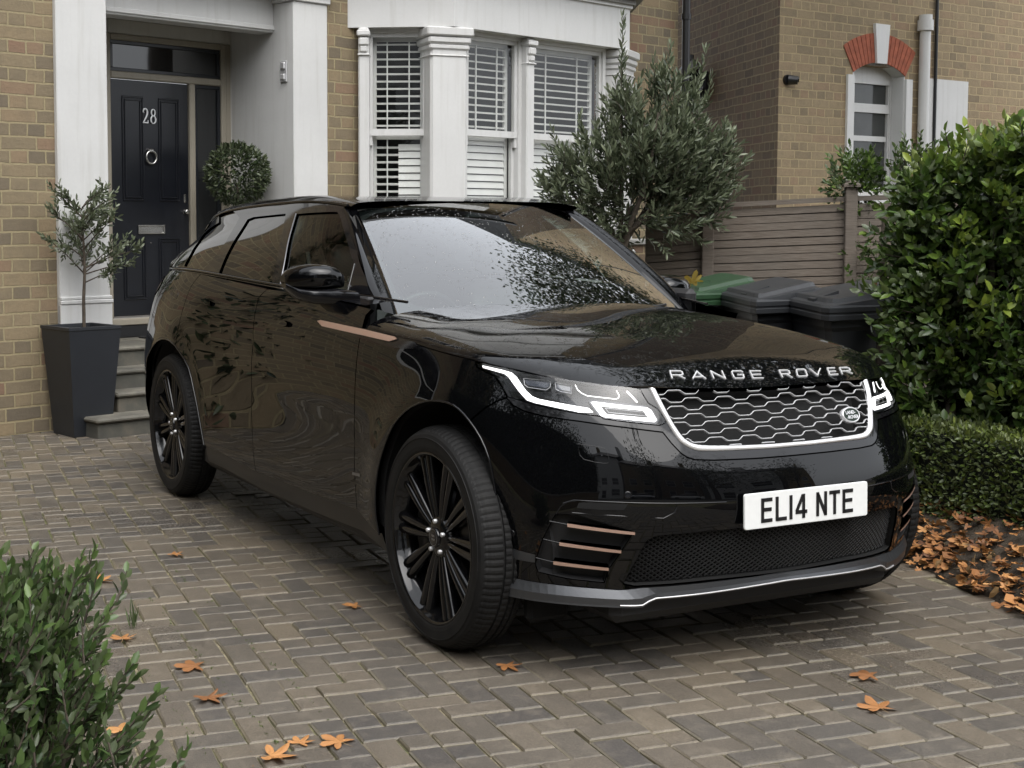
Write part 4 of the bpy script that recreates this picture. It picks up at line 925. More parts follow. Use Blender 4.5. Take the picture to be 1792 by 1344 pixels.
def right_house():
    c0 = np.array(RH['corner']); dr = np.array([-.115, .9934, 0]); dl = np.array([-.952, .306, 0]); nr = np.array([dr[1], -dr[0], 0])
    hs = thing('brick_house', 'tan brick neighbouring house with red brick arch over a white window', 'house', loc=tuple(c0))
    a0, a1, z0, zs, zc = RH['win']
    mb = MB(); wallp(mb, c0, dr, 12, 0, 11, ops=[(a0-.09, a1+.09, z0-.1, zc)], nrm=nr, depth=.16); bwall(mb, 'wall', MAT['brick_tan'], hs)
    mb = MB(); wallp(mb, c0, dl, 9, 0, 11, nrm=np.array([-dl[1], dl[0], 0])*-1, off=.13); bwall(mb, 'side_wall', MAT['brick_dull'], hs)
    mb = MB(); X = lambda a, o, z: c0+dr*a+nr*o+np.array([0, 0, z])
    mb.add([X(-.3, .3, 11), X(12, .3, 11), X(12, -5, 14.5), X(-.3, -5, 14.5)], [(0, 1, 2, 3)]); mb.build('roof', MAT['slate'], hs)
    # arch : infill above the segmental head, voussoirs, keystone
    am = (a0+a1)/2; W2 = (a1-a0)/2+.09; rise = .13; zsp = zs
    Rr = (W2**2+rise**2)/(2*rise); cz = zsp+rise-Rr
    t0 = math.asin(W2/Rr)
    mb = MB(); mb.uv = []
    ts = np.linspace(-t0, t0, 13)
    for i in range(12):
        q = [X(am+Rr*math.sin(ts[i]), 0, cz+Rr*math.cos(ts[i])), X(am+Rr*math.sin(ts[i+1]), 0, cz+Rr*math.cos(ts[i+1])), X(am+Rr*math.sin(ts[i+1]), 0, zc), X(am+Rr*math.sin(ts[i]), 0, zc)]
        mb.add(q, [(0, 1, 2, 3)]); mb.uv += [(0, 0), (.1, 0), (.1, .1), (0, .1)]
        p = [X(am+Rr*math.sin(t), -o, cz+Rr*math.cos(t)) for t, o in ((ts[i], 0), (ts[i+1], 0), (ts[i+1], .16), (ts[i], .16))]
        mb.add(p, [(0, 1, 2, 3)]); mb.uv += [(0, 0)]*4
    bwall(mb, 'arch_soffit', MAT['white_render'], hs)
    hA = .33; nv = 17; tA = t0*1.0; done = False
    mb = MB()
    for i in range(nv):
        ta, tb = -tA+2*tA*i/nv, -tA+2*tA*(i+1)/nv
        if abs((ta+tb)/2)*Rr < .09: continue
        g = .004/Rr
        P = []
        for o in (-.02, .012):
            for t, r in ((ta+g, Rr+.002), (tb-g, Rr+.002), (tb-g, Rr+hA), (ta+g, Rr+hA)): P.append(X(am+r*math.sin(t*(1)), o, cz+r*math.cos(t)))
        if (ta+tb) > 0 and mb.n and not done: mb.build('brick_arch', MAT['arch_red'], hs); mb = MB(); done = True
        mb.add(P, [(3, 2, 1, 0), (4, 5, 6, 7), (0, 1, 5, 4), (1, 2, 6, 5), (2, 3, 7, 6), (3, 0, 4, 7)])
    mb.build('brick_arch', MAT['arch_red'], hs)
    mb = MB(); P = []
    for o in (-.02, .004):
        for t, r in ((-tA, Rr), (tA, Rr), (tA, Rr+hA), (-tA, Rr+hA)): pass
    ring = lambda r, o: [X(am+r*math.sin(t), o, cz+r*math.cos(t)) for t in np.linspace(-tA, tA, 20)]
    A_, B_ = ring(Rr, .004), ring(Rr+hA, .004); mb.add(A_+B_, [(i, i+1, 21+i, 20+i) for i in range(19)]); mb.build('arch_joints', MAT['arch_joint'], hs)
    mb = MB(); P = []
    for o in (-.05, .04):
        for x, z in ((-.085, zsp+rise-.01), (.085, zsp+rise-.01), (.125, zsp+rise+hA+.10), (-.125, zsp+rise+hA+.10)): P.append(X(am+x, o, z))
    mb.add(P, [(3, 2, 1, 0), (4, 5, 6, 7), (0, 1, 5, 4), (1, 2, 6, 5), (2, 3, 7, 6), (3, 0, 4, 7)]); mb.build('keystone', MAT['white_paint'], hs)
    mb = MB()
    def Bx(m, xa, xb, za, zb, o0, o1):
        P = [X(a, o, z) for z in (za, zb) for a, o in ((xa, o0), (xb, o0), (xb, o1), (xa, o1))]
        m.add(P, [(3, 2, 1, 0), (4, 5, 6, 7), (0, 1, 5, 4), (1, 2, 6, 5), (2, 3, 7, 6), (3, 0, 4, 7)])
    Bx(mb, a0-.20, a0-.09, z0-.1, zsp-.03, -.02, .03); Bx(mb, a1+.09, a1+.20, z0-.1, zsp-.03, -.02, .03); Bx(mb, a0-.2, a1+.2, z0-.22, z0-.1, -.1, .10)
    Bx(mb, a0-.09, a0-.075, z0-.1, zsp, -.16, .0); Bx(mb, a1+.075, a1+.09, z0-.1, zsp, -.16, .0)
    mb.build('window_surround', MAT['white_paint'], hs)
    zm = RH['rail']; zt = RH['head']
    mb = MB(); f = .045
    Bx(mb, a0-.09, a1+.09, zt, zc+.2, -.24, -.17)
    for (xa, xb, za, zb, o) in ((a0-.09, a0-.045, z0-.1, zt, 0), (a1+.05, a1+.09, z0-.1, zt, 0), (a0-.045, a1+.045, zt-f, zt, 0), (a0-.045, a1+.045, z0-.1, z0, 0), (a0-.045, a1+.045, zm-.05, zm+.05, .0), (a0-.045, a0-.015, z0, zt-f, -.01), (a1+.03, a1+.05, z0, zt-f, -.01), (a0-.02, a1+.02, zm-.345-.03, zm-.345+.03, -.02)): Bx(mb, xa, xb, za, zb, -.22, -.165+o)
    wn = mb.build('window_frame', MAT['white_paint'], hs)
    mb = MB(); Bx(mb, a0-.02, a1+.02, z0, zt-f, -.215, -.205); mb.build('pane', MAT['window_grey'], wn)
    ap = RH['pipe']; mb = MB().tube([X(ap, .07, .2), X(ap, .07, RH['pipe_top'])], .062, 14)
    mb.tube([X(ap, .07, RH['pipe_top']-.02), X(ap, .07, RH['pipe_top']+.10)], .09, 14).tube([X(ap, .07, RH['pipe_top']+.10), X(ap+.0, .07, RH['pipe_top']+.16)], .075, 14)
    mb.build('downpipe', MAT['white_paint'], hs)
    Bm = MB(); Bx(Bm, ap+.16, ap+.9, 0, RH['pipe_top']-.55, -.02, .02); Bm.build('white_panel', MAT['white_render'], hs)
    mb = MB().tube([X(ap+.26, .03, 0), X(ap+.26, .03, 11)], .02, 8); mb.build('cable_pipe', MAT['pipe_black'], hs)
    # security camera
    cpos = np.array(RH['cam']); k = thing('security_camera', 'small black camera fixed to the tan brick corner', 'camera', loc=tuple(cpos))
    MB().tube([cpos-nr*.02, cpos+nr*.03], .055, 14).build('mount', MAT['pipe_black'], k)
    f_ = nr*.8+dr*.6; f_ /= np.linalg.norm(f_); MB().tube([cpos+nr*.03, cpos+nr*.03+f_*.10+np.array([0, 0, -.01])], [.055, .045], 14).build('body', MAT['pipe_black'], k)
    MB().tube([cpos+nr*.03+f_*.10, cpos+nr*.03+f_*.112], .030, 12).build('lens', MAT['gloss_black'], k)
    # wall lantern on the side wall
    lp = np.array(RH['lantern']); nl = np.array([dl[1], -dl[0], 0]); nl = nl if nl@(np.array([4.3, -3.17, 0])-lp) > 0 else -nl
    l = thing('wall_lantern', 'black lantern on the dark brick side wall above the olive tree', 'lantern', loc=tuple(lp))
    hexr = lambda r, z: np.array([lp+nl*.20+np.array([r*math.cos(t), r*math.sin(t), z]) for t in np.linspace(0, 2*math.pi, 6, endpoint=False)])
    MB().loft([hexr(.085, -.17), hexr(.12, .10)], sm=False, caps=True).build('lantern_glass', MAT['gloss_black'], l)
    mb = MB().loft([hexr(.15, .10), hexr(.13, .125), hexr(.07, .20), hexr(.03, .23), hexr(.03, .28)], sm=False).loft([hexr(.028, .0), hexr(.03, .25)], sm=False); mb.build('lantern_cap', MAT['pipe_black'], l)
    MB().tube([lp-nl*.02, lp+nl*.10+np.array([0, 0, -.22]), lp+nl*.2+np.array([0, 0, -.20])], .03, 8).box(lp+np.array([0, 0, -.1]), (.12, .12, .35)).build('bracket', MAT['pipe_black'], l)

def street():
    # across the road and to the left: what the paintwork and the glass mirror
    def row_house(x, y, w_, h, face, mat, lab, rotz=0.0):
        t = thing('terraced_house', lab, 'house', group='houses across the road' if face < 0 else None, loc=(x, y, 0))
        mb = MB(); d = np.array([0, -1., 0]) if face < 0 else np.array([0, 1., 0]); p0 = np.array([x, y+w_/2, 0]) if face < 0 else np.array([x, y-w_/2, 0])
        n_ = np.array([face, 0, 0])
        ops = [(w_*.12, w_*.42, .9, 2.8), (w_*.62, w_*.80, .2, 2.5), (w_*.14, w_*.38, 3.9, 5.6), (w_*.58, w_*.82, 3.9, 5.6)]
        wallp(mb, p0, d, w_, 0, h, ops=ops, nrm=n_); 
        wallp(mb, p0-n_*8, n_, 8, 0, h, nrm=-d); wallp(mb, p0+d*w_, -n_, 8, 0, h, nrm=d)
        bwall(mb, 'wall', mat, t)
        for i, o in enumerate(ops):
            m = MB(); q = [p0+d*a-n_*.10+np.array([0, 0, z]) for a, z in ((o[0], o[2]), (o[1], o[2]), (o[1], o[3]), (o[0], o[3]))]; m.add(q, [(0, 1, 2, 3)])
            wd = m.build('window' if i != 1 else 'door', MAT['window_dark'] if i != 1 else MAT['door_navy'], t)
            m = MB()
            for (a_, b_, za, zb) in ((o[0], o[1], o[3]-.08, o[3]), (o[0], o[1], o[2], o[2]+.08), (o[0], o[0]+.07, o[2], o[3]), (o[1]-.07, o[1], o[2], o[3]), (o[0], o[1], (o[2]+o[3])/2-.03, (o[2]+o[3])/2+.03)):
                c_ = p0+d*(a_+b_)/2-n_*.06; c_[2] = (za+zb)/2; m.box(c_, (.05, b_-a_, zb-za))
            m.build('frame', MAT['white_paint'], wd)
        m = MB(); m.add([p0+np.array([0, 0, h])+n_*.3-d*.1, p0+d*(w_+.1)+np.array([0, 0, h])+n_*.3, p0+d*(w_+.1)-n_*4+np.array([0, 0, h+2.6]), p0-n_*4-d*.1+np.array([0, 0, h+2.6]), p0-n_*8+np.array([0, 0, h]), p0+d*w_-n_*8+np.array([0, 0, h])], [(0, 1, 2, 3), (3, 2, 5, 4)]); m.build('roof', MAT['slate'], t)
        m = MB(); m.box(p0+d*w_*.02-n_*3.5+np.array([0, 0, h+2.6]), (.7, .9, 1.6)); m.build('chimney', mat, t)
        return t
    for i, (y, w_, h, m_, lb) in enumerate(((-21, 7, 9.2, 'brick_dull', 'dull brick terraced house far left across the road'), (-13.6, 7, 9.6, 'white_render', 'white rendered terraced house across the road'), (-6.2, 7, 9.0, 'brick_yellow', 'yellow brick terraced house straight across the road'), (1.4, 7, 9.6, 'brick_dull', 'dark brick terraced house right of centre across the road'), (9.2, 7, 9.2, 'white_render', 'white rendered house further right across the road'), (17, 7, 9.4, 'brick_tan', 'tan brick house far right across the road'))):
        row_house(19.2, y, w_, h, -1, MAT[m_], lb)
    lh = thing('brick_house', 'yellow brick house next door on the left', 'house', loc=(-8, -11, 0))
    mb = MB(); p0 = H(np.array([-15.5, .9, 0])); wallp(mb, p0, HU, 8.0, 0, 9.5, ops=[(1.0, 2.2, .6, 3.0), (3.6, 5.2, 1.0, 3.0), (5.6, 6.4, 1.0, 3.0), (1.0, 2.2, 4.6, 6.4), (3.6, 5.2, 4.6, 6.4)]); wallp(mb, p0+HU*8-HN*7, HN, 7, 0, 9.5, nrm=HU); bwall(mb, 'wall', MAT['brick_yellow'], lh)
    for (a, w_, z0, z1) in ((-14.5, 1.2, .6, 3.0), (-11.9, 1.6, 1.0, 3.0), (-9.9, .8, 1.0, 3.0), (-14.5, 1.2, 4.6, 6.4), (-11.9, 1.6, 4.6, 6.4)): sash(lh, H(np.array([a, .88, 0])), HU, w_, z0, z1, (z0+z1)/2)
    MB().bbox((-14.6, 1.1, 1.5), (.3, .5, 3.0), .02).bbox((-13.2, 1.1, 1.5), (.3, .5, 3.0), .02).bbox((-13.9, 1.15, 3.2), (2.0, .7, .4), .02).build('porch', MAT['white_render'], lh, xf=H)
    # garden wall on the left of the drive
    gw = MB(); wallp(gw, (-5.6, -5.6, 0), (1, 0, 0), 12, 0, 1.0, nrm=(0, 1, 0)); wallp(gw, (6.4, -5.85, 0), (-1, 0, 0), 12, 0, 1.0, nrm=(0, -1, 0)); o = bwall(gw, 'garden_wall', MAT['brick_dull']); tag(o, 'low brick garden wall on the left of the drive', 'wall')
    MB().box((.4, -5.72, 1.03), (12.1, .32, .06)).build('wall_coping', MAT['coping'], o)

# ================================================================== the car
def build_car():
    K = lambda n: [tuple(p) for p in CAR[n]]
    mir = lambda L: [(-a, b) for a, b in reversed(L)]
    paint, blackg, blackm, rubber, glassd, glassl = (MAT[k] for k in ('paint', 'gloss_black', 'matt_plastic', 'rubber', 'glass_dark', 'glass_clear'))
    car = thing('parked_car', 'gleaming wet black luxury SUV parked on the block driveway with headlights lit', 'car')
    def both(name, outer, fn, m, **kw):
        a = panel(name, outer, fn, m, car, side=-1, xf=LEAN, **kw)
        b = panel(name, outer, fn, m, car, side=1, xf=LEAN, **kw)
        return a, b
    FLIP = 1
    rl, ar, af, bl, dw, belt = K('r_line'), K('arch_r'), K('arch_f'), K('b_line'), K('door_wing'), K('belt')
    k = int(np.argmin([np.hypot(p[0]-rl[-1][0], p[1]-rl[-1][1]) for p in ar]))
    g = .0030
    # rear quarter with the rear bumper
    out = rl[:-1]+ar[k::-1]+[(4.962, .56), (4.968, .46), (4.955, .37), (4.94, .30), (5.3, .29), (SMAX, .29), (SMAX, 1.20), (5.25, 1.215), (4.7, 1.222)]
    q = both('rear_wing', out, S, paint, gap=g, step=.035)
    sill = K('sill')
    out = [belt[0]]+rl[1:-1]+ar[k:-1]+[sill[0], sill[1], sill[2]]+bl[::-1][1:]
    d = both('rear_door', [p for p in out], S, paint, gap=g, step=.035)
    out = bl+[sill[3], sill[4]]+dw[::-1][1:]+[belt[2]]
    fd = both('front_door', out, S, paint, gap=g, step=.035)
    hs_, hl, gp = K('hl_seam'), K('hl'), K('grille_panel')
    kj = int(np.argmin([np.hypot(p[0]-hs_[0][0], p[1]-hs_[0][1]) for p in af]))
    be = [p for p in BE]
    out = [(1.995, 1.066)]+dw[2:]+[sill[5]]+af[1:kj]+[af[kj]]+hs_[1:4]+[hl[5], hl[4], hl[3], hl[2], hl[1], hl[0], (1.215, 1.0085)]+be[4:0:-1]
    wing = both('front_wing', out, S, paint, gap=g, step=.03)
    # wing triangle above the trim belongs to the bonnet; bumper below the lamps
    me, mb_ = K('mesh'), K('mesh_b')
    out = [af[kj]]+hs_[1:]+gp[1:-1]
    top = out+mir(out)
    bot = af[kj+1:]
    st = K('split_top')
    right = bot+st[1:-1]
    outer = top+[p for p in mir(bot+st[1:-1])][::-1][::-1]
    # outline order: near arch -> seam -> centre -> far seam -> far arch -> far splitter -> near splitter -> near arch bottom
    far = [(-a, b) for a, b in bot+st[1:-1]]
    outer = out+mir(out)+far+[p for p in reversed(bot+st[1:-1])]
    pocket = K('pocket')
    meshh = me[:-1]+mir(me[:-1])+[(-a, b) for a, b in mb_[1:-1]]+[p for p in reversed(mb_[1:-1])]
    bump = panel('front_bumper', outer, S, paint, car, holes=[pocket, mir(pocket), meshh], gap=g, step=.026, side=-1, xf=LEAN, flange=.02)
    # trim between lamps and grille
    co = K('chrome_out')
    half = hl[5:18]+co[:-1]
    back = [p for p in reversed(hs_[3:]+gp[1:-1])]
    outer = half+mir(half)+[(-a, b) for a, b in reversed(back)]+back
    panel('grille_surround', outer, S, blackg, car, gap=.0015, step=.02, side=-1, xf=LEAN, flange=.02)
    # chrome frame
    ci = K('chrome_in')
    def strip(name, A, Bq, m, parent, off=.004, both_=True, depth=.012, fn=S):
        A = np.array(A); Bq = np.array(Bq); mb = MB()
        a0 = fn(A[:, 0], A[:, 1]); b0 = fn(Bq[:, 0], Bq[:, 1]); na = fnorm(fn, A[:, 0], A[:, 1]); nb = fnorm(fn, Bq[:, 0], Bq[:, 1])
        mid = (a0+b0)/2+(na+nb)/2*(off+.002)
        rows = [a0-na*depth, a0+na*off*.6, mid, b0+nb*off*.6, b0-nb*depth]
        rings = [np.array([r[i] for r in rows])*[1, -1, 1] for i in range(len(A))]
        mb.loft(rings, closed=False)
        return mb.build(name, m, parent, xf=LEAN)
    fr1 = co[:-1]+mir(co[:-1]); fr2 = ci[:-1]+mir(ci[:-1])
    grille = strip('grille_frame', fr1, fr2, MAT['chrome'], car)
    # grille floor and bars
    topz = lambda s: .946-(.014)*(1-min(1, abs(s)/.53))
    gin = fr2+[(-s, topz(s)+.002) for s in np.linspace(.50, -.50, 9)]
    panel('grille_backing', gin, S, MAT['deep_black'], grille, side=-1, xf=LEAN, off=-.07, flange=-.065, step=.04)
    mb = MB(); poly = np.array(inset(gin, .004)); per = .134
    for row in range(8):
        z0 = .9325-row*.0248+.0
        ph = .4252 if row % 2 == 0 else .4252-per/2
        def wave(s):
            t = ((s-ph)/per) % 1.0
            t = min(t, 1-t)   # 0 centre of the high flat
            h = .0062
            if t < .19: return h
            if t > .33: return -h
            return h*(1-2*(t-.19)/.14)
        run = []
        for s in np.arange(-.56, .5601, .0067):
            zz = z0+wave(s)-.004*(1-(s/.5)**2)*.6
            inside = pip(np.array([[s, zz]]), poly)[0]
            if inside: run.append((s, zz))
            if (not inside or s > .553) and len(run) > 2:
                A = np.array(run); p = S(A[:, 0], A[:, 1]); n = fnorm(S, A[:, 0], A[:, 1]); dz = np.array([0, 0, .0013])
                rings = [np.array([p[i]-n[i]*.012-dz, p[i]-n[i]*.004-dz*1.0, p[i]-n[i]*.003, p[i]-n[i]*.004+dz, p[i]-n[i]*.012+dz])*[1, -1, 1] for i in range(len(A))]
                mb.loft(rings, closed=False); run = []
            elif not inside: run = []
    mb.build('grille_bars', MAT['chrome_sat'], grille, xf=LEAN)
    # oval badge
    bs, bz = CAR['badge'][0]; P0 = S(bs, bz)[0]*[1, -1, 1]; n0 = fnorm(S, np.array([bs]), np.array([bz]))[0]*[1, -1, 1]
    P0 = LEAN(P0[None])[0]
    ex = np.cross([0, 0, 1], n0); ex /= np.linalg.norm(ex); ey = np.cross(n0, ex)
    th = np.linspace(0, 2*math.pi, 32, endpoint=False)
    def oval(a, b, h): return P0+n0*h+np.cos(th)[:, None]*ex*a+np.sin(th)[:, None]*ey*b
    mb = MB().loft([oval(.044, .028, -.01), oval(.044, .028, .004), oval(.041, .0255, .007), oval(.038, .0225, .005)], caps=False)
    bad = mb.build('badge', MAT['chrome_sat'], grille)
    MB().loft([oval(.039, .0235, -.004), oval(.038, .0225, .0052), oval(.018, .01, .006)], sm=False).build('badge_face', MAT['badge_green'], bad) if False else None
    MB().add(oval(.0385, .023, .0054), [tuple(range(32))]).build('badge_face', MAT['badge_green'], grille)
    def text3(name, txt, size, P, ex_, ey_, m, parent, depth=.0006, shear=0):
        cu = bpy.data.curves.new('t', 'FONT'); cu.body = txt; cu.size = size; cu.extrude = depth; cu.align_x = 'CENTER'; cu.align_y = 'CENTER'; cu.shear = shear; cu.offset = size*.012
        ob = bpy.data.objects.new('t', cu); COL.objects.link(ob); dg = bpy.context.evaluated_depsgraph_get(); me_ = bpy.data.meshes.new_from_object(ob.evaluated_get(dg))
        bpy.data.objects.remove(ob)
        v = np.array([tuple(x.co) for x in me_.vertices]); f = [tuple(p.vertices) for p in me_.polygons]
        nz = np.cross(ex_, ey_); V = np.array(P)+v[:, :1]*ex_+v[:, 1:2]*ey_+v[:, 2:3]*nz
        bpy.data.meshes.remove(me_)
        return mesh(name, V, f, m, parent)
    for dy, tx, dx in ((.0075, 'LAND-', -.003), (-.009, '-ROVER', .003)):
        text3('badge_letters', tx, .0165, P0+n0*.0065+ey*dy+ex*dx, ex, ey, MAT['white_metal'], grille)
    # number plate
    def plate(px, yc, zc, nx):
        pl = MB(); w2, h2 = .262, .0575
        M_ = []
        for s_, t_ in ((.0, 0), (.0035, .004)):
            pass
        rr = .008; pts = []
        for cx, cy, a0 in ((w2-rr, h2-rr, 0), (-w2+rr, h2-rr, 90), (-w2+rr, -h2+rr, 180), (w2-rr, -h2+rr, 270)):
            for a in range(0, 91, 30): pts.append((cx+rr*math.cos(R(a0+a)), cy+rr*math.sin(R(a0+a))))
        pts = np.array(pts); t = R(-1.5)
        def P3(u, v, h): return np.stack([px+nx*(h+v*math.tan(t)), yc+nx*u, zc+v], -1)
        n = len(pts)
        r0 = P3(pts[:, 0], pts[:, 1], np.full(n, -.004)); r1 = P3(pts[:, 0], pts[:, 1], np.full(n, .002)); r2 = P3(pts[:, 0]*.994, pts[:, 1]*.97, np.full(n, .003))
        pl.loft([r0, r1, r2], caps=False, sm=False).add(r2, [tuple(range(n))])
        base = pl.build('number_plate', MAT['plate_white'], car, xf=lambda V: V)
        bx, bw = (MB(), .003)
        r3 = P3(pts[:, 0]*.988, pts[:, 1]*.945, np.full(n, .0034)); r4 = P3(pts[:, 0]*.992, pts[:, 1]*.965, np.full(n, .0034))
        # strokes of the registration
        mbb = MB(); st_ = .0118; Hh = .079; L_ = -.186
        def bar(u0, v0, u1, v1, wd=st_):
            d = np.array([u1-u0, v1-v0]); L = np.linalg.norm(d); d /= L; nrm = np.array([-d[1], d[0]])*wd/2
            q = np.array([[u0, v0]-nrm, [u1, v1]-nrm, [u1, v1]+nrm, [u0, v0]+nrm])
            a = P3(q[:, 0], q[:, 1], np.full(4, .0032)); b = P3(q[:, 0], q[:, 1], np.full(4, .0048)); mbb.loft([a, b], sm=False)
        h = Hh/2; s2 = st_/2
        x = -.1955; W_ = .046
        def E_(x): bar(x+s2, -h, x+s2, h); bar(x+s2, h-s2, x+W_, h-s2); bar(x+s2, .002, x+W_*.93, .002); bar(x+s2, -h+s2, x+W_, -h+s2)
        E_(x); x += .060
        bar(x+s2, -h, x+s2, h); bar(x+s2, -h+s2, x+W_, -h+s2); x += .058
        bar(x+s2, -h, x+s2, h); x += .0255
        bar(x+.034, -h, x+.034, h); bar(x+.034-.003, h-.003, x+.004, -.0165); bar(x, -.0185, x+.049, -.0185); x += .088
        bar(x+s2, -h, x+s2, h); bar(x+s2*1.0, h-.004, x+W_-s2*1.0, -h+.004); bar(x+W_-s2, -h, x+W_-s2, h); x += .0565
        bar(x, h-s2, x+W_, h-s2); bar(x+W_/2, -h, x+W_/2, h); x += .0575
        E_(x)
        mbb.build('registration', MAT['plate_black'], base)
        small = P3(np.array([-.002]), np.array([-.0497]), np.array([.0035]))[0]
        text3('dealer_mark', 'ELIANTE', .006, small, np.array([0, nx*1.0, 0]), np.array([0, 0, 1.]), MAT['plate_black'], base, depth=.0002) if False else None
        return base
    plate(.846, .0216, .555, 1)
    mb = MB(); mb.bbox((.83, .0216, .553), (.028, .48, .09), .004); mb.build('plate_holder', MAT['matt_plastic'], car)
    # headlights
    for sd in (-1, 1):
        kw = dict(side=sd, xf=LEAN)
        lens = panel('headlight', hl, S, MAT['lens'], car, gap=.0015, step=.02, off=0, flange=.004, **kw)
        panel('housing', hl, S, MAT['lamp_dark'], lens, gap=.003, step=.04, off=-.05, flange=-.046, **kw)
        dm = K('drl_main'); panel('running_light', dm, S, MAT['drl'], lens, off=-.012, step=.02, flange=.006, **kw)
        panel('running_light', K('drl_out'), S, MAT['drl'], lens, holes=[K('drl_in')], off=-.012, step=.02, flange=.006, **kw)
        rim_ = [K('drl_out')[i] for i in range(8)]
        panel('reflector', inset(rim_, -.006), S, MAT['lamp_grey'], lens, holes=[inset(rim_, .001)], off=-.013, step=.02, flange=.02, **kw)
        def tb(name, pts, r, m, off, nn=6, close=False):
            A = np.array(pts); p = S(A[:, 0], A[:, 1])+fnorm(S, A[:, 0], A[:, 1])*off
            if close: p = np.concatenate([p, p[:1]])
            return MB().tube(p*[1, sd, 1], r, nn).build(name, m, lens, xf=LEAN)
        tb('running_light', K('drl_top'), .0013, MAT['drl'], -.012)
        tb('running_light', K('drl_small'), .0026, MAT['drl'], -.012)
        for nm in ('mod1', 'mod2'):
            pp = K(nm)
            panel('projector', pp, S, MAT['lamp_grey'], lens, off=-.024, step=.015, flange=.02, **kw)
            panel('projector_lens', inset(pp, .006), S, MAT['lamp_glass'], lens, off=-.021, step=.015, flange=.004, **kw)
            tb('projector_rim', pp, .0011, MAT['chrome_sat'], -.021, close=True)
        tb('projector_rim', [(a-.005, b) for a, b in inset(K('drl_in'), .006)], .0008, MAT['chrome_sat'], -.014, close=True)
        # shelf below the blade light
        A = np.array(dm[9:16][::-1]); lo = A+[0, -.007]
        for nm_, z_ in (('lamp_shelf', .0),):
            a0 = S(A[:, 0], A[:, 1]); n_ = fnorm(S, A[:, 0], A[:, 1]); rr_ = [np.array([a0[i]-n_[i]*.012, a0[i]-n_[i]*.004-np.array([0, 0, .004]), a0[i]-n_[i]*.045-np.array([0, 0, .004])])*[1, sd, 1] for i in range(len(A))]
            MB().loft(rr_, closed=False).build(nm_, MAT['lamp_grey'], lens, xf=LEAN)
    # bonnet and its badge letters
    BS = lambda a, b: B(np.asarray(a)/1.5, np.asarray(b)/.85)
    na_ = 15
    bon = panel('bonnet', [(0, -.85), (1.5, -.85), (1.5, .85), (0, .85)], BS, MAT['paint_wet'], car, step=.03, side=-1, xf=LEAN, flange=.014, flip=1)
    # two soft creases running along the bonnet are in the surface; letters
    GL = {'R': [[(0, 0), (0, 1), (.85, 1), (1, .88), (1, .58), (.85, .46), (0, .46)], [(.55, .46), (1, 0)]],
          'A': [[(0, 0), (.5, 1), (1, 0)], [(.2, .27), (.8, .27)]], 'N': [[(0, 0), (0, 1), (1, 0), (1, 1)]],
          'G': [[(1, .86), (.88, 1), (.12, 1), (0, .86), (0, .14), (.12, 0), (.88, 0), (1, .14), (1, .5), (.5, .5)]],
          'E': [[(1, 1), (0, 1), (0, 0), (1, 0)], [(0, .5), (.9, .5)]], 'O': [[(.12, 0), (0, .14), (0, .86), (.12, 1), (.88, 1), (1, .86), (1, .14), (.88, 0), (.12, 0)]],
          'V': [[(0, 1), (.5, 0), (1, 1)]]}
    LQ = CAR['letters']
    for i, ch in enumerate('RANGEROVER'):
        tl, tr, bl_, br = [np.array(v) for v in LQ[4*i:4*i+4]]; mb = MB()
        for stl in GL[ch]:
            P = []
            for k_ in range(len(stl)-1):
                for t in np.linspace(0, 1, 4)[:-1]: P.append(np.array(stl[k_])*(1-t)+np.array(stl[k_+1])*t)
            P.append(np.array(stl[-1])); P = np.array(P); u, v = P[:, :1], P[:, 1:]
            ab = (bl_*(1-u)+br*u)*(1-v)+(tl*(1-u)+tr*u)*v
            p_ = B(ab[:, 0], ab[:, 1]); n_ = fnorm(B, ab[:, 0], ab[:, 1])
            n_ *= np.sign(n_[:, 2:3]); p_ = p_*[1, -1, 1]; n_ = n_*[1, -1, 1]; wd = .0030
            for k_ in range(len(p_)-1):
                d_ = p_[k_+1]-p_[k_]; d_ /= np.linalg.norm(d_)+1e-9; c_ = np.cross(d_, n_[k_])
                a1, b1 = p_[k_]-d_*wd*.7, p_[k_+1]+d_*wd*.7
                r0_ = np.array([a1-c_*wd-n_[k_]*.002, a1+c_*wd-n_[k_]*.002, a1+c_*wd*.7+n_[k_]*.004, a1-c_*wd*.7+n_[k_]*.004])
                mb.loft([r0_, r0_-a1+b1], sm=False)
        mb.build('bonnet_letter', MAT['chrome'], bon, xf=LEAN)
    # windscreen, frit, cowl
    WSs = lambda a, b: WSc(np.asarray(a)/1.0, np.asarray(b)/.65)
    ws = panel('windscreen', [(0, -.65), (1, -.65), (1, .65), (0, .65)], WSs, MAT['glass_screen'], car, xf=LEAN, step=.035, side=-1, flange=.004, flip=1)
    fr = [(.02, -.649), (.995, -.649), (.995, .649), (.02, .649)]
    th_ = []
    hol = [(.22, -.632), (.14, -.59), (.105, -.46), (.10, 0), (.105, .46), (.14, .575), (.22, .62), (.5, .628), (.90, .628), (.955, .57), (.965, .45), (.965, -.45), (.955, -.57), (.90, -.636), (.5, -.638)]
    panel('screen_border', fr, WSs, MAT['frit'], ws, xf=LEAN, holes=[hol], off=-.006, side=-1, flange=0, step=.035)
    mb = MB(); yy = np.linspace(-.80, .80, 17)
    mb.loft([np.array([(-.46-.2*abs(v)**2, v, 1.065), (-.62-.1*abs(v)**2, v, 1.075), (-.80, v, 1.04)]) for v in yy], closed=False)
    mb.build('cowl', blackm, car, xf=LEAN)
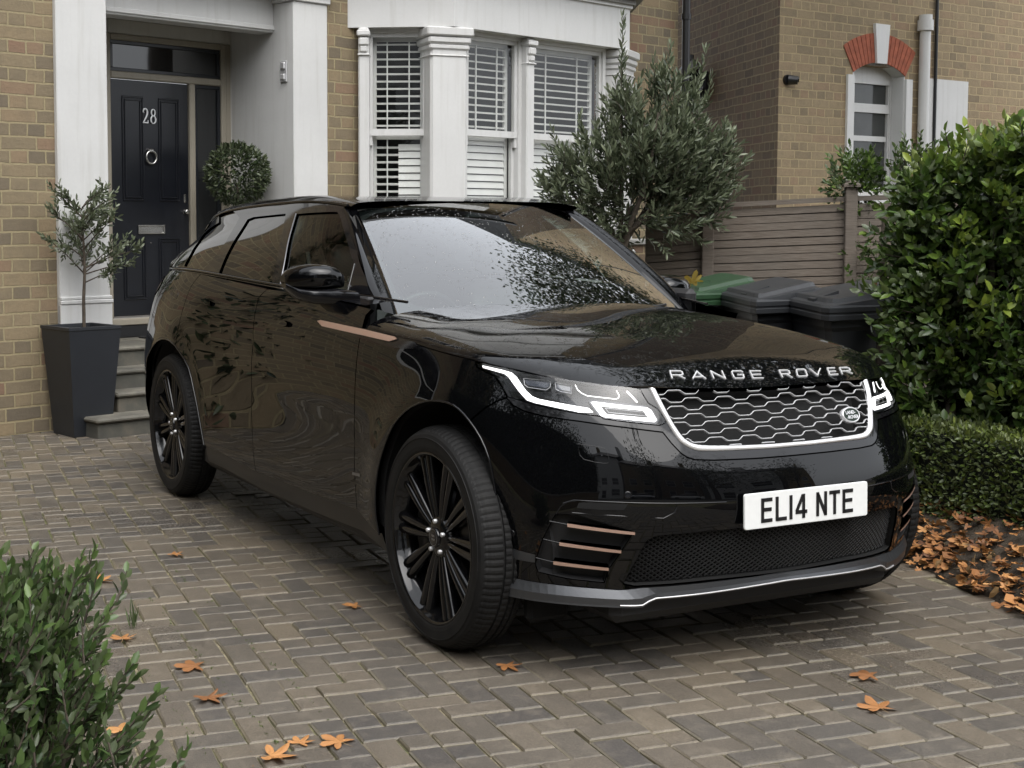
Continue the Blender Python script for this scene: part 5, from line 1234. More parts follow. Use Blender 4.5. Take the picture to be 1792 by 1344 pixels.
    for y0, y1, z_ in ((-.50, .02, 0), (.05, .55, 0)):
        mb = MB(); pts = []
        for t in np.linspace(0, 1, 9):
            yv = y0+(y1-y0)*t; qq = WSc(np.array([.075]), np.array([-yv/.70]))[0]*[1, -1, 1]; pts.append(qq+np.array([.012, 0, .012]))
        mb.tube(pts, .006, 6); mb.tube([pts[0]+np.array([.05, 0, -.02]), pts[2]], .009, 6)
        mb.build('wiper', blackm, car)
    # cabin upper shell
    KU = .38
    UPs = lambda x, v: UP(x, np.asarray(v)/KU)
    ku = lambda n: [(a, b*KU) for a, b in CAR[n]]
    ao = ku('a_out')
    outer = [(-3.42, 0), (-3.0, 0), (-2.0, 0), (-1.0, 0), (-.80, 0)]+ao[::-1]+[(-1.43, 1.22*KU), (-2, 1.22*KU), (-3.0, 1.22*KU), (-3.42, 1.22*KU)]
    qg, rg, fg, sg_ = ku('q_glass'), ku('r_glass'), ku('f_glass'), ku('sail')
    both('window_frame', outer, UPs, blackg, holes=[qg, rg, fg], flange=.012, step=.03)
    for nm, pg, mt in (('quarter_window', qg, glassd), ('rear_side_window', rg, glassd), ('front_side_window', fg, glassl)):
        both(nm, inset(pg, -.004), UPs, mt, off=-.008, flange=0, step=.04)
    for sd in (-1, 1):
        xs = np.linspace(-3.42, -.62, 30); a_ = UP(xs, xs*0+.01)-[0, .006, 0]; zb_ = S(sx(xs), a_[:, 2]-.012)
        MB().loft([np.array([p, p*[1, .5, .5]+q_*[0, .5, .5]+[0, 0, .004], q_])*[1, sd, 1] for p, q_ in zip(a_, zb_)], closed=False).build('belt_ledge', blackg, car, xf=LEAN)
    for sd in (-1, 1):      # bright pillar strip and belt trim
        p = [CAR['f_glass'][i] for i in (0, 1, 2, 3)]; A = cr_(np.array(p), 4)
        MB().tube(UP(A[:, 0]-.004, A[:, 1], .002)*[1, sd, 1], .0035, 6).build('pillar_strip', MAT['grey_metal'], car, xf=LEAN)
        xs = np.linspace(-3.40, -.57, 30); MB().tube(UP(xs, xs*0-.012, .003)*[1, sd, 1], .006, 6).build('belt_trim', blackg, car, xf=LEAN)
        xs = np.linspace(-3.40, -1.43, 24); MB().tube(UP(xs, xs*0+1.22, .002)*[1, sd, 1], .0075, 6).build('roof_gutter', blackg, car, xf=LEAN)
        # A pillar
        O = cr_(np.array(UP(np.array([a for a, b in ao]), np.array([b/KU for a, b in ao]))), 3)
        O = np.concatenate([O, [O[-1]+np.array([.05, .015, -.06])]])
        tt = np.linspace(0, 1, len(O)); I = WSc(1.0-tt*.97, np.ones(len(O))*.985)
        rings = []
        for a_, b_ in zip(O, I):
            up = np.array([.35, .5, .78]); rings.append(np.array([a_-up*.0, a_*.86+b_*.14+up*.008, a_*.62+b_*.38+up*.014, a_*.55+b_*.45+up*.009, a_*.3+b_*.7+up*.011, a_*.1+b_*.9+up*.005, b_+up*.0-np.array([0, 0, .01])])*[1, sd, 1])
        MB().loft(rings, closed=False).build('front_pillar', paint, car, xf=LEAN)
        # sail panel on the door in front of the window is part of the frame; thin edge
        A = np.array(CAR['sail']); A = A[[0, 2]]; MB().tube(UP(A[:, 0], A[:, 1], .002)*[1, sd, 1], .004, 6).build('window_divider', blackg, car, xf=LEAN)
    # roof
    RFn = lambda x, t: UP(x, np.where(np.asarray(t) >= 0, 1, -1)*(2.4-np.abs(np.asarray(t))/.62*1.17))
    def RF(x, t):
        x = np.asarray(x, float); t = np.asarray(t, float); u = 2.4-np.abs(t)/.62*1.17
        q = UP(x, u); q[:, 1] *= np.where(t < 0, -1, 1); return q
    fx = lambda t: -1.47-.05*(1-(abs(t)/.62)**2)
    outer = [(-3.42, -.62)]+[(fx(t)+.07, t) for t in np.linspace(-.62, .62, 13)]+[(-3.42, .62)]
    panel('roof', outer, RF, MAT['paint_wet'], car, step=.035, side=-1, flange=.012, flip=-1)
    hdr = panel('roof_lining', outer, RF, MAT['lining'], car, step=.08, side=-1, off=-.035, flange=0, flip=-1)
    # tail end
    t_ = np.linspace(0, 1, 14); rings = []
    for sd in (-1, 1):
        u = UP(np.full(14, -3.43), 2.4*t_); s_ = S(sx(-3.42)+(SMAX-sx(-3.42))*t_, np.full(14, 1.205))
        MB().loft([u[i:i+1].repeat(1, 0).tolist()+(u[i]*.5+s_[i]*.5+np.array([-.02, 0, .02])).reshape(1, 3).tolist()+s_[i:i+1].tolist() for i in range(14)] if False else [np.array([u[i], u[i]*.5+s_[i]*.5+np.array([-.02, 0, .02]), s_[i]])*[1, sd, 1] for i in range(14)], closed=False).build('tailgate', blackg, car)
    mb = MB(); mb.loft([np.array([UP(-3.36, 2.4-tt_*1.3)[0]*[1, sg2, 1]+np.array([0, 0, .012]), UP(-3.5, 2.4-tt_*1.3)[0]*[1, sg2, 1]+np.array([-.06, 0, .012]), UP(-3.5, 2.4-tt_*1.3)[0]*[1, sg2, 1]+np.array([-.05, 0, -.01])]) for sg2, tt_ in [(-1, v) for v in np.linspace(1, 0, 8)]+[(1, v) for v in np.linspace(0, 1, 8)]], closed=False)
    mb.build('roof_spoiler', paint, car)
    # inner liner keeps the gaps dark
    lin = [(0.0, .30), (.9, .30)]+[(1.03, .30)]+af[::-1][4:-1]+[(1.84, .33), (3.86, .36)]+ar[::-1][1:]+[(4.98, .5), (4.95, .30), (SMAX, .29), (SMAX, 1.16), (4.0, 1.16), (2.1, 1.10), (1.7, 1.0), (1.2, .95), (.9, .92), (0, .70)]
    both('body_liner', lin, S, MAT['deep_black'], off=-.04, flange=0, step=.08)
    # wheel housings, floor, undertray
    for cx in (FX, RX+.02):
        for sd in (-1, 1):
            th_ = np.linspace(R(-8), R(188), 30); mb = MB(); yo = lambda a: min(.925, float(S(sx(min(cx+.475*math.cos(a), .60)), .45)[0, 1])-.03)
            mb.loft([np.array([(cx+.475*math.cos(a), sd*yo(a), .39+.475*math.sin(a)), (cx+.475*math.cos(a), sd*.60, .39+.475*math.sin(a)), (cx, sd*.60, .39)]) for a in th_], closed=False)
            mb.build('wheel_housing', blackm, car, xf=LEAN)
    mb = MB(); mb.bbox((-1.5, 0, .27), (3.6, 1.72, .12), .04); mb.bbox((-1.5, 0, .29), (2.1, 1.84, .12), .03); mb.bbox((.10, 0, .25), (1.1, 1.2, .14), .03)
    mb.bbox((-3.75, 0, .38), (.5, 1.3, .2), .05); mb.build('undertray', blackm, car)
    [MB().bbox((.40, y_, .21), (.05, .16, .11), .015).build('air_deflector', MAT['deep_black'], car) for y_ in (-.70, .70)]
    # air intake mesh
    base = panel('lower_intake', meshh, S, MAT['deep_black'], car, off=-.06, flange=-.055, step=.05, side=-1, xf=LEAN)
    mp = np.array(inset(meshh, .002)); mb = MB()
    for sg2 in (-1, 1):
        for c0 in np.arange(-1.0, 1.0, .025):
            A = np.array([(t*.035, .30+t*.025*1.0*1.0) for t in np.linspace(0, 9, 46)]); A[:, 0] = c0+sg2*(A[:, 1]-.40)*1.6
            ins = pip(A, mp); run = []
            for kk in range(len(A)):
                if ins[kk]: run.append(A[kk])
                if (not ins[kk] or kk == len(A)-1) and run:
                    if len(run) > 2:
                        r_ = np.array(run); p = S(r_[:, 0], r_[:, 1])-fnorm(S, r_[:, 0], r_[:, 1])*.022
                        mb.tube(p*[1, -1, 1], .0022, 4, caps=False)
                    run = []
    mb.build('intake_mesh', MAT['satin_black'], base, xf=LEAN)
    # lower lip
    tp, bt = K('split_top'), K('split_bot')
    def lip_rows(off):
        n = 40; A = resamp(np.array(tp), n); Bq = resamp(np.array(bt), n); return A, Bq
    A, Bq = lip_rows(0); A = np.concatenate([A, [[0, A[-1][1]]]]) if abs(A[-1][0]) > .01 else A; Bq = np.concatenate([Bq, [[0, Bq[-1][1]]]]) if len(Bq) < len(A) else Bq
    nn_ = len(A); prof = []
    for i in range(nn_):
        a, b = A[i], Bq[i]; m = a*.45+b*.55
        bl_ = 1 if a[0] > .55 else 0
        blade = float(np.clip((a[0]-.50)/.06, 0, 1))
        row = []
        for (q_, o_) in ((a, -.01), (a, .003), (m, .010+.012*blade), (b, .018+.006*blade), (b*[1, 1]+[0, -.006], .016+.01*blade), (b*[1, 1]+[0, -.014], -.05)):
            p = S(q_[0], q_[1])[0]; nn1 = fnorm(S, np.array([q_[0]]), np.array([q_[1]]))[0]; nn1[2] = 0; row.append(p+nn1*o_)
        prof.append(np.array(row)*[1, -1, 1])
    prof = prof+[r*[1, -1, 1] for r in reversed(prof[:-1])]
    MB().loft(prof, closed=False, sm=False).build('front_lip', MAT['satin_grey'], car)
    ed = [r[3]+np.array([.001, 0, .001]) for r in prof if abs(r[3][1]) < .60]
    MB().tube(ed, .0028, 6).build('lip_edge', MAT['chrome_sat'], car)
    # side pockets with blades, ducts
    for sd in (-1, 1):
        kw = dict(side=sd, xf=LEAN)
        pk = panel('side_vent', pocket, S, blackm, car, off=-.035, flange=-.034, step=.04, **kw)
        for i in (1, 2, 3):
            panel('vent_blade', K('strip%d' % i), S, MAT['rose'], pk, off=.004, flange=.008, step=.02, **kw)
            A = np.array(K('sl%d' % i)); MB().tube((S(A[:, 0], A[:, 1])+fnorm(S, A[:, 0], A[:, 1])*.001)*[1, sd, 1], .0025, 6).build('vent_blade_end', blackg, pk, xf=LEAN)
            st0 = np.array(K('strip%d' % i)); hh = np.array([st0[0], st0[1], st0[1]-[0, .014], st0[0]-[0, .018]]); panel('vent_fin', hh, S, blackg, pk, off=-.004, flange=.02, step=.03, **kw)
        def groove(name, pts, r=.0016, off=.0, m=blackg):
            A = np.array(pts); return MB().tube((S(A[:, 0], A[:, 1])+fnorm(S, A[:, 0], A[:, 1])*off)*[1, sd, 1], r, 6).build(name, m, car, xf=LEAN)
        groove('washer_cap_edge', K('wash'), .001)
        groove('duct_edge', K('duct'), .0028)
        panel('duct_slot', K('slot'), S, MAT['deep_black'], car, off=.001, flange=0, step=.02, **kw)
        panel('lower_cladding_band', K('band'), S, MAT['satin_grey'], car, off=.002, flange=.002, step=.03, **kw)
        # side trim
        rec = panel('vent_trim_recess', K('gold_rec'), S, blackg, car, off=.0012, flange=.003, step=.02, **kw)
        panel('vent_trim', K('gold_side'), S, MAT['rose'], rec, off=.006, flange=.006, step=.02, **kw)
        panel('trim_badge', K('badge_side'), S, MAT['grey_metal'], car, off=.002, flange=.002, step=.02, **kw)
        seam = np.array(K('seam')); groove('cladding_seam', resamp(seam, 30), .0016)
        dsd = fd[0] if sd < 0 else fd[1]; dsr = d[0] if sd < 0 else d[1]
        panel('door_handle', K('handle_f'), S, paint, dsd, off=.014, flange=.014, step=.02, **kw)
        panel('door_handle', K('handle_r'), S, paint, dsr, off=.014, flange=.014, step=.02, **kw)
        qs = q[0] if sd < 0 else q[1]
        panel('tail_light', [(4.99, 1.135), (5.06, 1.16), (5.16, 1.165), (5.30, 1.165), (5.9, 1.165), (5.9, 1.06), (5.30, 1.05), (5.12, 1.06), (5.03, 1.09)], S, MAT['tail_red'], qs, off=.004, flange=.006, step=.03, **kw)
        groove('fuel_flap_edge' if sd < 0 else 'wing_seam', K('fuel')+[K('fuel')[0]], .0012)
        # mudguard edge of the arches
        groove('arch_edge', [p for p in af[:kj+14]], .004, .001, MAT['gloss_black'])
        groove('arch_edge', ar+[], .004, .001, MAT['gloss_black'])
        # sill panel under the doors
        sl = K('sill'); top = [(s_, z_) for s_, z_ in sl]; bot_ = [(s_, z_-.085) for s_, z_ in sl[::-1]]
        panel('side_sill', top[:]+bot_, S, MAT['satin_black'], car, off=-.012, flange=.03, step=.04, **kw)
        # parking sensor
        for (s_, z_) in ((1.0, .47), (.62, .62)):
            p = S(s_, z_)[0]; n_ = fnorm(S, np.array([s_]), np.array([z_]))[0]; a_ = np.cross([0, 0, 1], n_); b_ = np.cross(n_, a_)
            ring = lambda r_, h_: np.array([p+n_*h_+r_*(math.cos(t)*a_+math.sin(t)*b_) for t in np.linspace(0, 2*math.pi, 12, endpoint=False)])*[1, sd, 1]
            MB().loft([ring(.012, 0), ring(.011, .0015), ring(.008, .001)], caps=True).build('parking_sensor', blackg, car, xf=LEAN)
    A = np.array(K('crease1')); A = resamp(A, 16); A = np.concatenate([A, A[::-1]*[-1, 1]]) if True else A
    A = A[(np.abs(A[:, 0]) > .26)]; 
    for sg2 in (-1, 1):
        a_ = A[A[:, 0]*sg2 > 0]; MB().tube(S(a_[:, 0], a_[:, 1])*[1, -1, 1], .0026, 6).build('bumper_seam', blackg, car, xf=LEAN)
    # door mirrors
    for sd in (-1, 1):
        secs = [(-1.052, 1.262, 1.228, -1.115, -1.06), (-1.040, 1.284, 1.215, -1.120, -1.01), (-1.01, 1.301, 1.208, -1.120, -.965), (-.965, 1.310, 1.206, -1.115, -.935), (-.91, 1.309, 1.206, -1.105, -.920), (-.865, 1.300, 1.207, -1.09, -.925), (-.838, 1.275, 1.209, -1.06, -.94), (-.832, 1.25, 1.212, -1.04, -.97)]
        rings = []
        for y_, zt, zb, xb, xf_ in secs:
            zc = (zt+zb)/2; hh = (zt-zb)/2; xc = (xb+xf_)/2; hx = (xf_-xb)/2; r = []
            for t in np.linspace(0, 2*math.pi, 20, endpoint=False):
                c, s_ = math.cos(t), math.sin(t); e = .45 if s_ < 0 else .8
                r.append((xc+hx*math.copysign(abs(c)**.75, c), y_*-sd if False else (y_ if sd < 0 else -y_), zc+hh*math.copysign(abs(s_)**e, s_)))
            rings.append(np.array(r))
        mir_ = MB().loft([r+[0, (-.06 if sd > 0 else 0), (-.045 if sd > 0 else 0)] for r in rings]).build('door_mirror', paint, car, xf=LEAN)
        secs = [(-1.052, 1.232, 1.212, -1.10, -1.05), (-1.02, 1.214, 1.170, -1.11, -.98), (-.97, 1.211, 1.148, -1.105, -.94), (-.91, 1.210, 1.140, -1.08, -.90), (-.88, 1.210, 1.136, -1.02, -.84), (-.84, 1.205, 1.140, -1.0, -.78)]
        rings = []
        for y_, zt, zb, xb, xf_ in secs:
            zc = (zt+zb)/2; hh = (zt-zb)/2; xc = (xb+xf_)/2; hx = (xf_-xb)/2
            rings.append(np.array([(xc+hx*math.copysign(abs(math.cos(t))**.7, math.cos(t)), (y_ if sd < 0 else -y_), zc+hh*math.copysign(abs(math.sin(t))**.6, math.sin(t))) for t in np.linspace(0, 2*math.pi, 16, endpoint=False)]))
        MB().loft([r+[0, (-.06 if sd > 0 else 0), (-.045 if sd > 0 else 0)] for r in rings]).build('mirror_arm', blackg, mir_, xf=LEAN)
        MB().bbox((-1.117, sd*.935-(.06 if sd > 0 else 0), 1.255-(.045 if sd > 0 else 0)), (.004, .15, .07), .001).build('mirror_glass', MAT['chrome'], mir_, xf=LEAN)
    # wheels
    wheel_at(car, (FX-.008, -.965, .388), -1, R(0)); wheel_at(car, (-3.005, -.965, .388), -1, R(14)); wheel_at(car, (FX, .965, .388), 1, R(5)); wheel_at(car, (-3.005, .965, .388), 1, R(9))
    # cabin
    cabin(car)
    return car

def cr_(P, n=4):
    P = np.asarray(P, float); P = np.concatenate([[2*P[0]-P[1]], P, [2*P[-1]-P[-2]]]); o = []
    for i in range(1, len(P)-2):
        for k in range(n):
            t = k/n; a, b, c, d = P[i-1:i+3]
            o.append(.5*((2*b)+(c-a)*t+(2*a-5*b+4*c-d)*t*t+(3*b-a-3*c+d)*t**3))
    o.append(P[-2]); return np.array(o)
def resamp(P, n):
    d = np.concatenate([[0], np.cumsum(np.linalg.norm(np.diff(P, axis=0), axis=1))]); t = np.linspace(0, d[-1], n)
    return np.stack([np.interp(t, d, P[:, i]) for i in range(P.shape[1])], -1)

def wheel_at(car, c, sd, rot):
    "tyre, rim with ten split spokes, hub; c is the middle of the outer face"
    cx, cy, cz = c; Rt = .388
    w = empty('wheel', (cx, cy, cz)); w.parent = car
    inw = -sd
    def W(V):   # local: x,z in the wheel plane, y outward -> world
        V = np.asarray(V, float); o = V.copy(); cs, sn = math.cos(rot), math.sin(rot)
        o[:, 0] = V[:, 0]*cs-V[:, 2]*sn; o[:, 2] = V[:, 0]*sn+V[:, 2]*cs; o[:, 1] = V[:, 1]*sd
        return o+np.array([cx, cy, cz])
    n = 288; th = np.linspace(0, 2*math.pi, n, endpoint=False); mb = MB()
    prof = [(.292, -.015), (.298, .000), (.305, .004), (.318, .006), (.345, .006), (.3455, .0075), (.348, .0075), (.3485, .005), (.360, .001), (.3675, -.006), (.3725, -.012), (.3745, -.018), (.380, -.027), (.3845, -.038), (.387, -.055), (.388, -.068), (.3805, -.0695), (.3805, -.077), (.388, -.0785), (.388, -.100), (.3805, -.1015), (.3805, -.109), (.388, -.1105), (.388, -.124), (.3805, -.1255), (.3805, -.131), (.388, -.1325), (.386, -.145), (.380, -.158), (.365, -.168), (.33, -.174), (.292, -.17)]
    rings = []
    for j, (r, h) in enumerate(prof):
        rr = np.full(n, r)
        if 10 <= j <= 15 or 26 <= j <= 28: rr = rr-.0028*((np.arange(n) % 3) == 0)
        if 18 <= j <= 19 or 22 <= j <= 23: rr = rr-.0025*((np.arange(n) % 3) == 1)
        rings.append(np.stack([rr*np.cos(th), np.full(n, h), rr*np.sin(th)], -1))
    mb.loft(rings, True, False, sm=False)
    mb.build('tyre', MAT['rubber'], w, xf=W)
    mb = MB()
    mb.lathe([(.299, -.004), (.2985, .002), (.292, .002), (.287, -.005), (.284, -.020), (.277, -.028), (.266, -.05), (.258, -.12), (.275, -.20)], (0, 0, 0), 'y', 72)
    for k in range(10):
        for off in (-1, 1):
            a0 = k*R(36)+off*R(7.0); a1 = k*R(36)+off*R(4.6); pts = []; rings = []
            for t in np.linspace(0, 1, 9):
                r = .068+(.289-.068)*t; a = k*R(36)+off*(R(4.0)*(1-t)**1.3+R(3.4)+R(1.0)*t)
                h = -.030+.012*math.sin(t*math.pi*.9)-.012*t+.020*t**3
                wd = .0085+.0095*t; dp = .034
                c_ = np.array([r*math.cos(a), h, r*math.sin(a)]); tg = np.array([-math.sin(a), 0, math.cos(a)]); o = np.array([0, 1., 0])
                rings.append(np.array([c_-tg*wd-o*dp, c_-tg*wd*1.0-o*.006, c_-tg*wd*.35, c_+tg*wd*.35-o*.001, c_+tg*wd-o*.008, c_+tg*wd-o*dp]))
            mb.loft(rings, True, True)
    mb.lathe([(.0, -.022), (.035, -.022), (.062, -.026), (.074, -.034), (.080, -.05), (.082, -.09)], (0, 0, 0), 'y', 40)
    mb.build('rim', MAT['wheel_black'], w, xf=W)
    for k in range(5):
        a = R(72*k+20); MB().lathe([(0, -.014), (.006, -.014), (.0085, -.017), (.0085, -.035)], (.056*math.cos(a), 0, .056*math.sin(a)), 'y', 8).build('wheel_nut', MAT['chrome_sat'], w, xf=W)
    mb = MB().lathe([(0, -.0125), (.024, -.0125), (.027, -.0135), (.031, -.013), (.034, -.016), (.035, -.024)], (0, 0, 0), 'y', 32)
    mb.build('hub_cap', MAT['gloss_black'], w, xf=W)
    mb = MB().lathe([(.0275, -.0122), (.0285, -.0112), (.0295, -.0122)], (0, 0, 0), 'y', 32)
    mb.box((0, -.0118, .006), (.020, .001, .006)).box((0, -.0118, -.006), (.022, .001, .006)); mb.build('hub_emblem', MAT['grey_metal'], w, xf=W)
    mb = MB().lathe([(.05, -.075), (.185, -.075), (.185, -.100), (.05, -.1)], (0, 0, 0), 'y', 48); mb.build('brake_disc', MAT['disc'], w, xf=W)
    mb = MB(); a_ = np.linspace(R(140)-rot, R(215)-rot, 8)
    mb.loft([np.array([(r*math.cos(a), h, r*math.sin(a)) for r, h in ((.11, -.055), (.205, -.055), (.205, -.13), (.11, -.13))]) for a in a_]); mb.build('brake_caliper', MAT['lamp_dark'], w, xf=W)
    MB().lathe([(.0, -.13), (.262, -.13), (.262, -.14)], (0, 0, 0), 'y', 40).build('brake_shield', MAT['deep_black'], w, xf=W)
    return w

def cabin(car):
    tr, le = MAT['lining'], MAT['leather']
    MB().bbox((-2.1, 0, .48), (2.9, 1.66, .10), .02).build('cabin_floor', MAT['lining_dark'], car)
    # dash
    mb = MB(); rings = []
    for y in np.linspace(-.80, .80, 9):
        rings.append(np.array([(-.52, y, .55), (-.55, y, 1.02), (-.78, y, 1.055), (-.98, y, 1.03), (-1.06, y, .97), (-1.04, y, .85), (-.95, y, .6)]))
    mb.loft(rings).build('dashboard', MAT['lining_dark'], car)
    MB().bbox((-1.07, .0, .93), (.02, .26, .13), .008).build('centre_screen', MAT['gloss_black'], car)
    # steering wheel on the car's right
    c = np.array([-1.16, -.38, 1.00]); ax = np.array([-.90, 0, .42]); ax /= np.linalg.norm(ax); e1 = np.array([0, 1., 0]); e2 = np.cross(ax, e1)
    t = np.linspace(0, 2*math.pi, 36); mb = MB().tube([c+.185*(math.cos(a)*e1+math.sin(a)*e2) for a in t], .016, 8)
    for a in (R(0), R(180), R(-90), R(270)): mb.tube([c, c+.18*(math.cos(a)*e1+math.sin(a)*e2)], .016, 6)
    mb.tube([c-ax*.02, c+ax*.03], .06, 14); mb.tube([c, c-ax*-.0+np.array([.2, 0, -.08])], .03, 8); mb.build('steering_wheel', MAT['leather_dark'], car)
    # seats
    for y, x0 in ((-.38, -1.62), (.38, -1.58), (-.40, -2.55), (.40, -2.55), (0, -2.56)):
        s = empty('seat', (x0, y, .5)); s.parent = car; wd = .25 if y else .17
        def sec(x, z, w, d): return np.array([(x+d*math.copysign(abs(math.sin(a))**.6, math.sin(a)), y+w*math.copysign(abs(math.cos(a))**.5, math.cos(a)), z) for a in np.linspace(0, 2*math.pi, 16, endpoint=False)])
        MB().loft([sec(x0+.22, .53, wd, .24), sec(x0+.22, .60, wd+.01, .26), sec(x0+.22, .70, wd, .25), sec(x0+.22, .73, wd-.04, .2)]).build('seat_cushion', le, s)
        MB().loft([sec(x0-.02, .70, wd, .09), sec(x0-.06, .85, wd+.01, .10), sec(x0-.13, 1.05, wd, .085), sec(x0-.18, 1.17, wd-.05, .07), sec(x0-.19, 1.20, wd-.12, .04)]).build('seat_back', le, s)
        MB().loft([sec(x0-.195, 1.225, .10, .035), sec(x0-.20, 1.25, .13, .05), sec(x0-.21, 1.34, .13, .05), sec(x0-.215, 1.375, .10, .03)]).build('headrest', le, s)
        MB().tube([(x0-.19, y-.05, 1.15), (x0-.2, y-.05, 1.27)], .006, 6).tube([(x0-.19, y+.05, 1.15), (x0-.2, y+.05, 1.27)], .006, 6).build('headrest_post', MAT['chrome_sat'], s)
    MB().bbox((-1.40, 0, 1.44), (.035, .22, .06), .012).build('rear_view_mirror', MAT['gloss_black'], car)
    MB().bbox((-1.38, 0, 1.50), (.10, .10, .05), .02).build('mirror_mount', MAT['gloss_black'], car)
    for sd in (-1, 1):
        MB().bbox((-2.1, sd*.80, .85), (2.7, .06, .66), .02).build('door_card', MAT['lining_dark'], car)
        p0 = UP(np.array([-1.78, -1.86, -1.86]), np.array([.02, .5, 1.05]), -.05)*[1, sd, 1]
        MB().tube(p0, .035, 6).build('centre_pillar', MAT['lining_dark'], car)
        p0 = UP(np.array([-2.55, -2.62]), np.array([.02, 1.05]), -.05)*[1, sd, 1]
        MB().tube(p0, .04, 6).build('rear_pillar', MAT['lining_dark'], car)
        MB().tube([(-1.86, sd*.62, 1.34), (-1.72, sd*.60, .8)], .012, 4).build('seat_belt', MAT['lining'], car)
    MB().bbox((-3.1, 0, 1.0), (.6, 1.5, .3), .03).build('parcel_shelf', MAT['lining_dark'], car)

# ================================================================== loose things
def fence():
    f = thing('slat_fence', 'weathered brown horizontal slat fence behind the wheelie bins', 'fence', loc=(-3.6, 3.9, 0))
    p0, p1, p2, p3 = np.array([-4.20, 3.06]), np.array([-3.947, 3.438]), np.array([-3.364, 4.267]), np.array([-2.55, 5.45])
    zt = lambda t: 1.545+.045*t
    def rail(a, b, z0, z1, th, mb, off=0.0, tz=(0, 0)):
        d = (b-a)/np.linalg.norm(b-a); n = np.array([d[1], -d[0]]); P = []
        for (q, dz) in ((a, tz[0]), (b, tz[1])):
            for o, z in ((off-th/2, z0), (off+th/2, z0), (off+th/2, z1), (off-th/2, z1)): P.append([*(q+n*o), z+dz])
        mb.add(P, [(0, 1, 2, 3), (7, 6, 5, 4), (0, 4, 5, 1), (1, 5, 6, 2), (2, 6, 7, 3), (3, 7, 4, 0)])
    rng = np.random.default_rng(5)
    for (a, b, za, zb) in ((p0, p1, 1.555, 1.600), (p1, p2, 1.605, 1.655), (p2, p3, 1.655, 1.70)):
        mb = MB(); k = 0; z = 1.50-.0
        while z > .05:
            r = rng.normal(0, .0012); rail(a, b, z-.0262+r, z+.0245+r, .016, mb, rng.normal(0, .0015), (za-1.56, zb-1.56-(zb-za)*k*.035)); z -= .0565; k += 1
        z = 1.47
        while z > .05: rail(a, b, z-.020, z+.020, .012, mb, -.036, (za-1.56, zb-1.56)); z -= .0565*1.0  # second slat layer added behind to block light so the gaps look dark
        L = np.linalg.norm(b-a); d = (b-a)/L
        for t in (.04, .5, .96): q = a+(b-a)*t; rail(q-d*.02, q+d*.02, .05, 1.53+(za-1.56), .02, mb, -.022)
        mb.build('slat_panel', MAT['fence_wood'], f)
        mb = MB(); rail(a, b, 1.545, 1.580, .055, mb, .0, (za-1.56, zb-1.56)); mb.build('top_rail', MAT['fence_wood'], f)
    for (q, h, cap) in ((p1, 1.60, 0), (p2, 1.74, 1), (p3, 1.74, 1)):
        th = math.atan2(p2[1]-p1[1], p2[0]-p1[0]); mb = MB(); mb.bbox((q[0]+.02, q[1]-.02, h/2), (.085, .085, h), .006, th)
        if cap:
            c = np.array([q[0]+.02, q[1]-.02]); sq = lambda r, z: np.array([[c[0]+r*math.cos(th+R(45+90*i)), c[1]+r*math.sin(th+R(45+90*i)), z] for i in range(4)])
            mb.loft([sq(.083, h), sq(.083, h+.02), sq(.02, h+.055)], sm=False)
        mb.build('post', MAT['fence_wood'], f)

def bin_(lab, N_, L_, R_, z, lidm, bodym, grp):
    N_, L_, R_ = [np.array(v, float)[:2] for v in (N_, L_, R_)]
    e1, e2 = L_-N_, R_-N_; K4 = N_+e1+e2; c = (N_+K4)/2
    t = thing('wheelie_bin', lab, 'bin', grp, loc=(c[0], c[1], 0))
    def quad(s, zz, dz=(0, 0, 0, 0)): return np.array([[*(c+(p-c)*s), zz+d_] for p, d_ in zip((N_, L_, K4, R_), dz)])
    def rq(s, zz, dz=(0, 0, 0, 0), r=.10):   # rounded corners
        P = [c+(p-c)*s for p in (N_, L_, K4, R_)]; o = []
        for i in range(4):
            a, b, d_ = P[i-1], P[i], P[(i+1) % 4]
            for q in (b+(a-b)*r, b+(a-b)*r*.3+(d_-b)*r*.3*0+(d_-b)*.0, b+(d_-b)*r): o.append([*q, zz+dz[i]])
        return np.array(o)
    MB().loft([rq(.70, .10), rq(.74, .18), rq(.86, z-.12), rq(.90, z-.10), rq(.90, z-.055)], sm=False).build('body', bodym, t)
    up = (0, 0, .05, .05)
    lid = MB().loft([rq(.985, z-.065), rq(1.0, z-.060), rq(1.0, z-.038), rq(.985, z-.034), rq(.985, z-.028), rq(1.0, z-.022), rq(1.0, z), rq(.97, z+.012, up), rq(.88, z+.020, up), rq(.84, z+.040, up), rq(.80, z+.044, up)], sm=False).build('lid', lidm, t)
    mb = MB(); m1 = (N_+L_)/2; u = (L_-N_)/np.linalg.norm(L_-N_); inn = (c-m1)/np.linalg.norm(c-m1)
    a, b = m1-u*.02, m1-u*.14
    P = [[*(a+inn*.03), z+.030], [*(b+inn*.03), z+.030], [*(b+inn*.20), z+.068], [*(a+inn*.20), z+.068], [*(a+inn*.03), z+.008], [*(b+inn*.03), z+.008], [*(b+inn*.20), z+.02], [*(a+inn*.20), z+.02]]
    mb.add(P, [(0, 1, 2, 3), (4, 5, 1, 0), (5, 6, 2, 1), (7, 4, 0, 3)]); mb.build('lid_handle', lidm, lid)
    for s in (-1, 1):
        q = c+(K4-N_)*.28+u*0+(R_-L_)*.0; q = (K4+R_)/2*.8+c*.2+u*s*.22; w_ = MB().lathe([(.0, -.03), (.09, -.03), (.10, -.02), (.10, .02), (.09, .03), (0, .03)], (0, 0, 0), 'x', 18).build('wheel', MAT['rubber'], t, xf=lambda V: V@np.array([[u[0], u[1], 0], [-u[1], u[0], 0], [0, 0, 1]])+np.array([q[0], q[1], .10]))
    return t

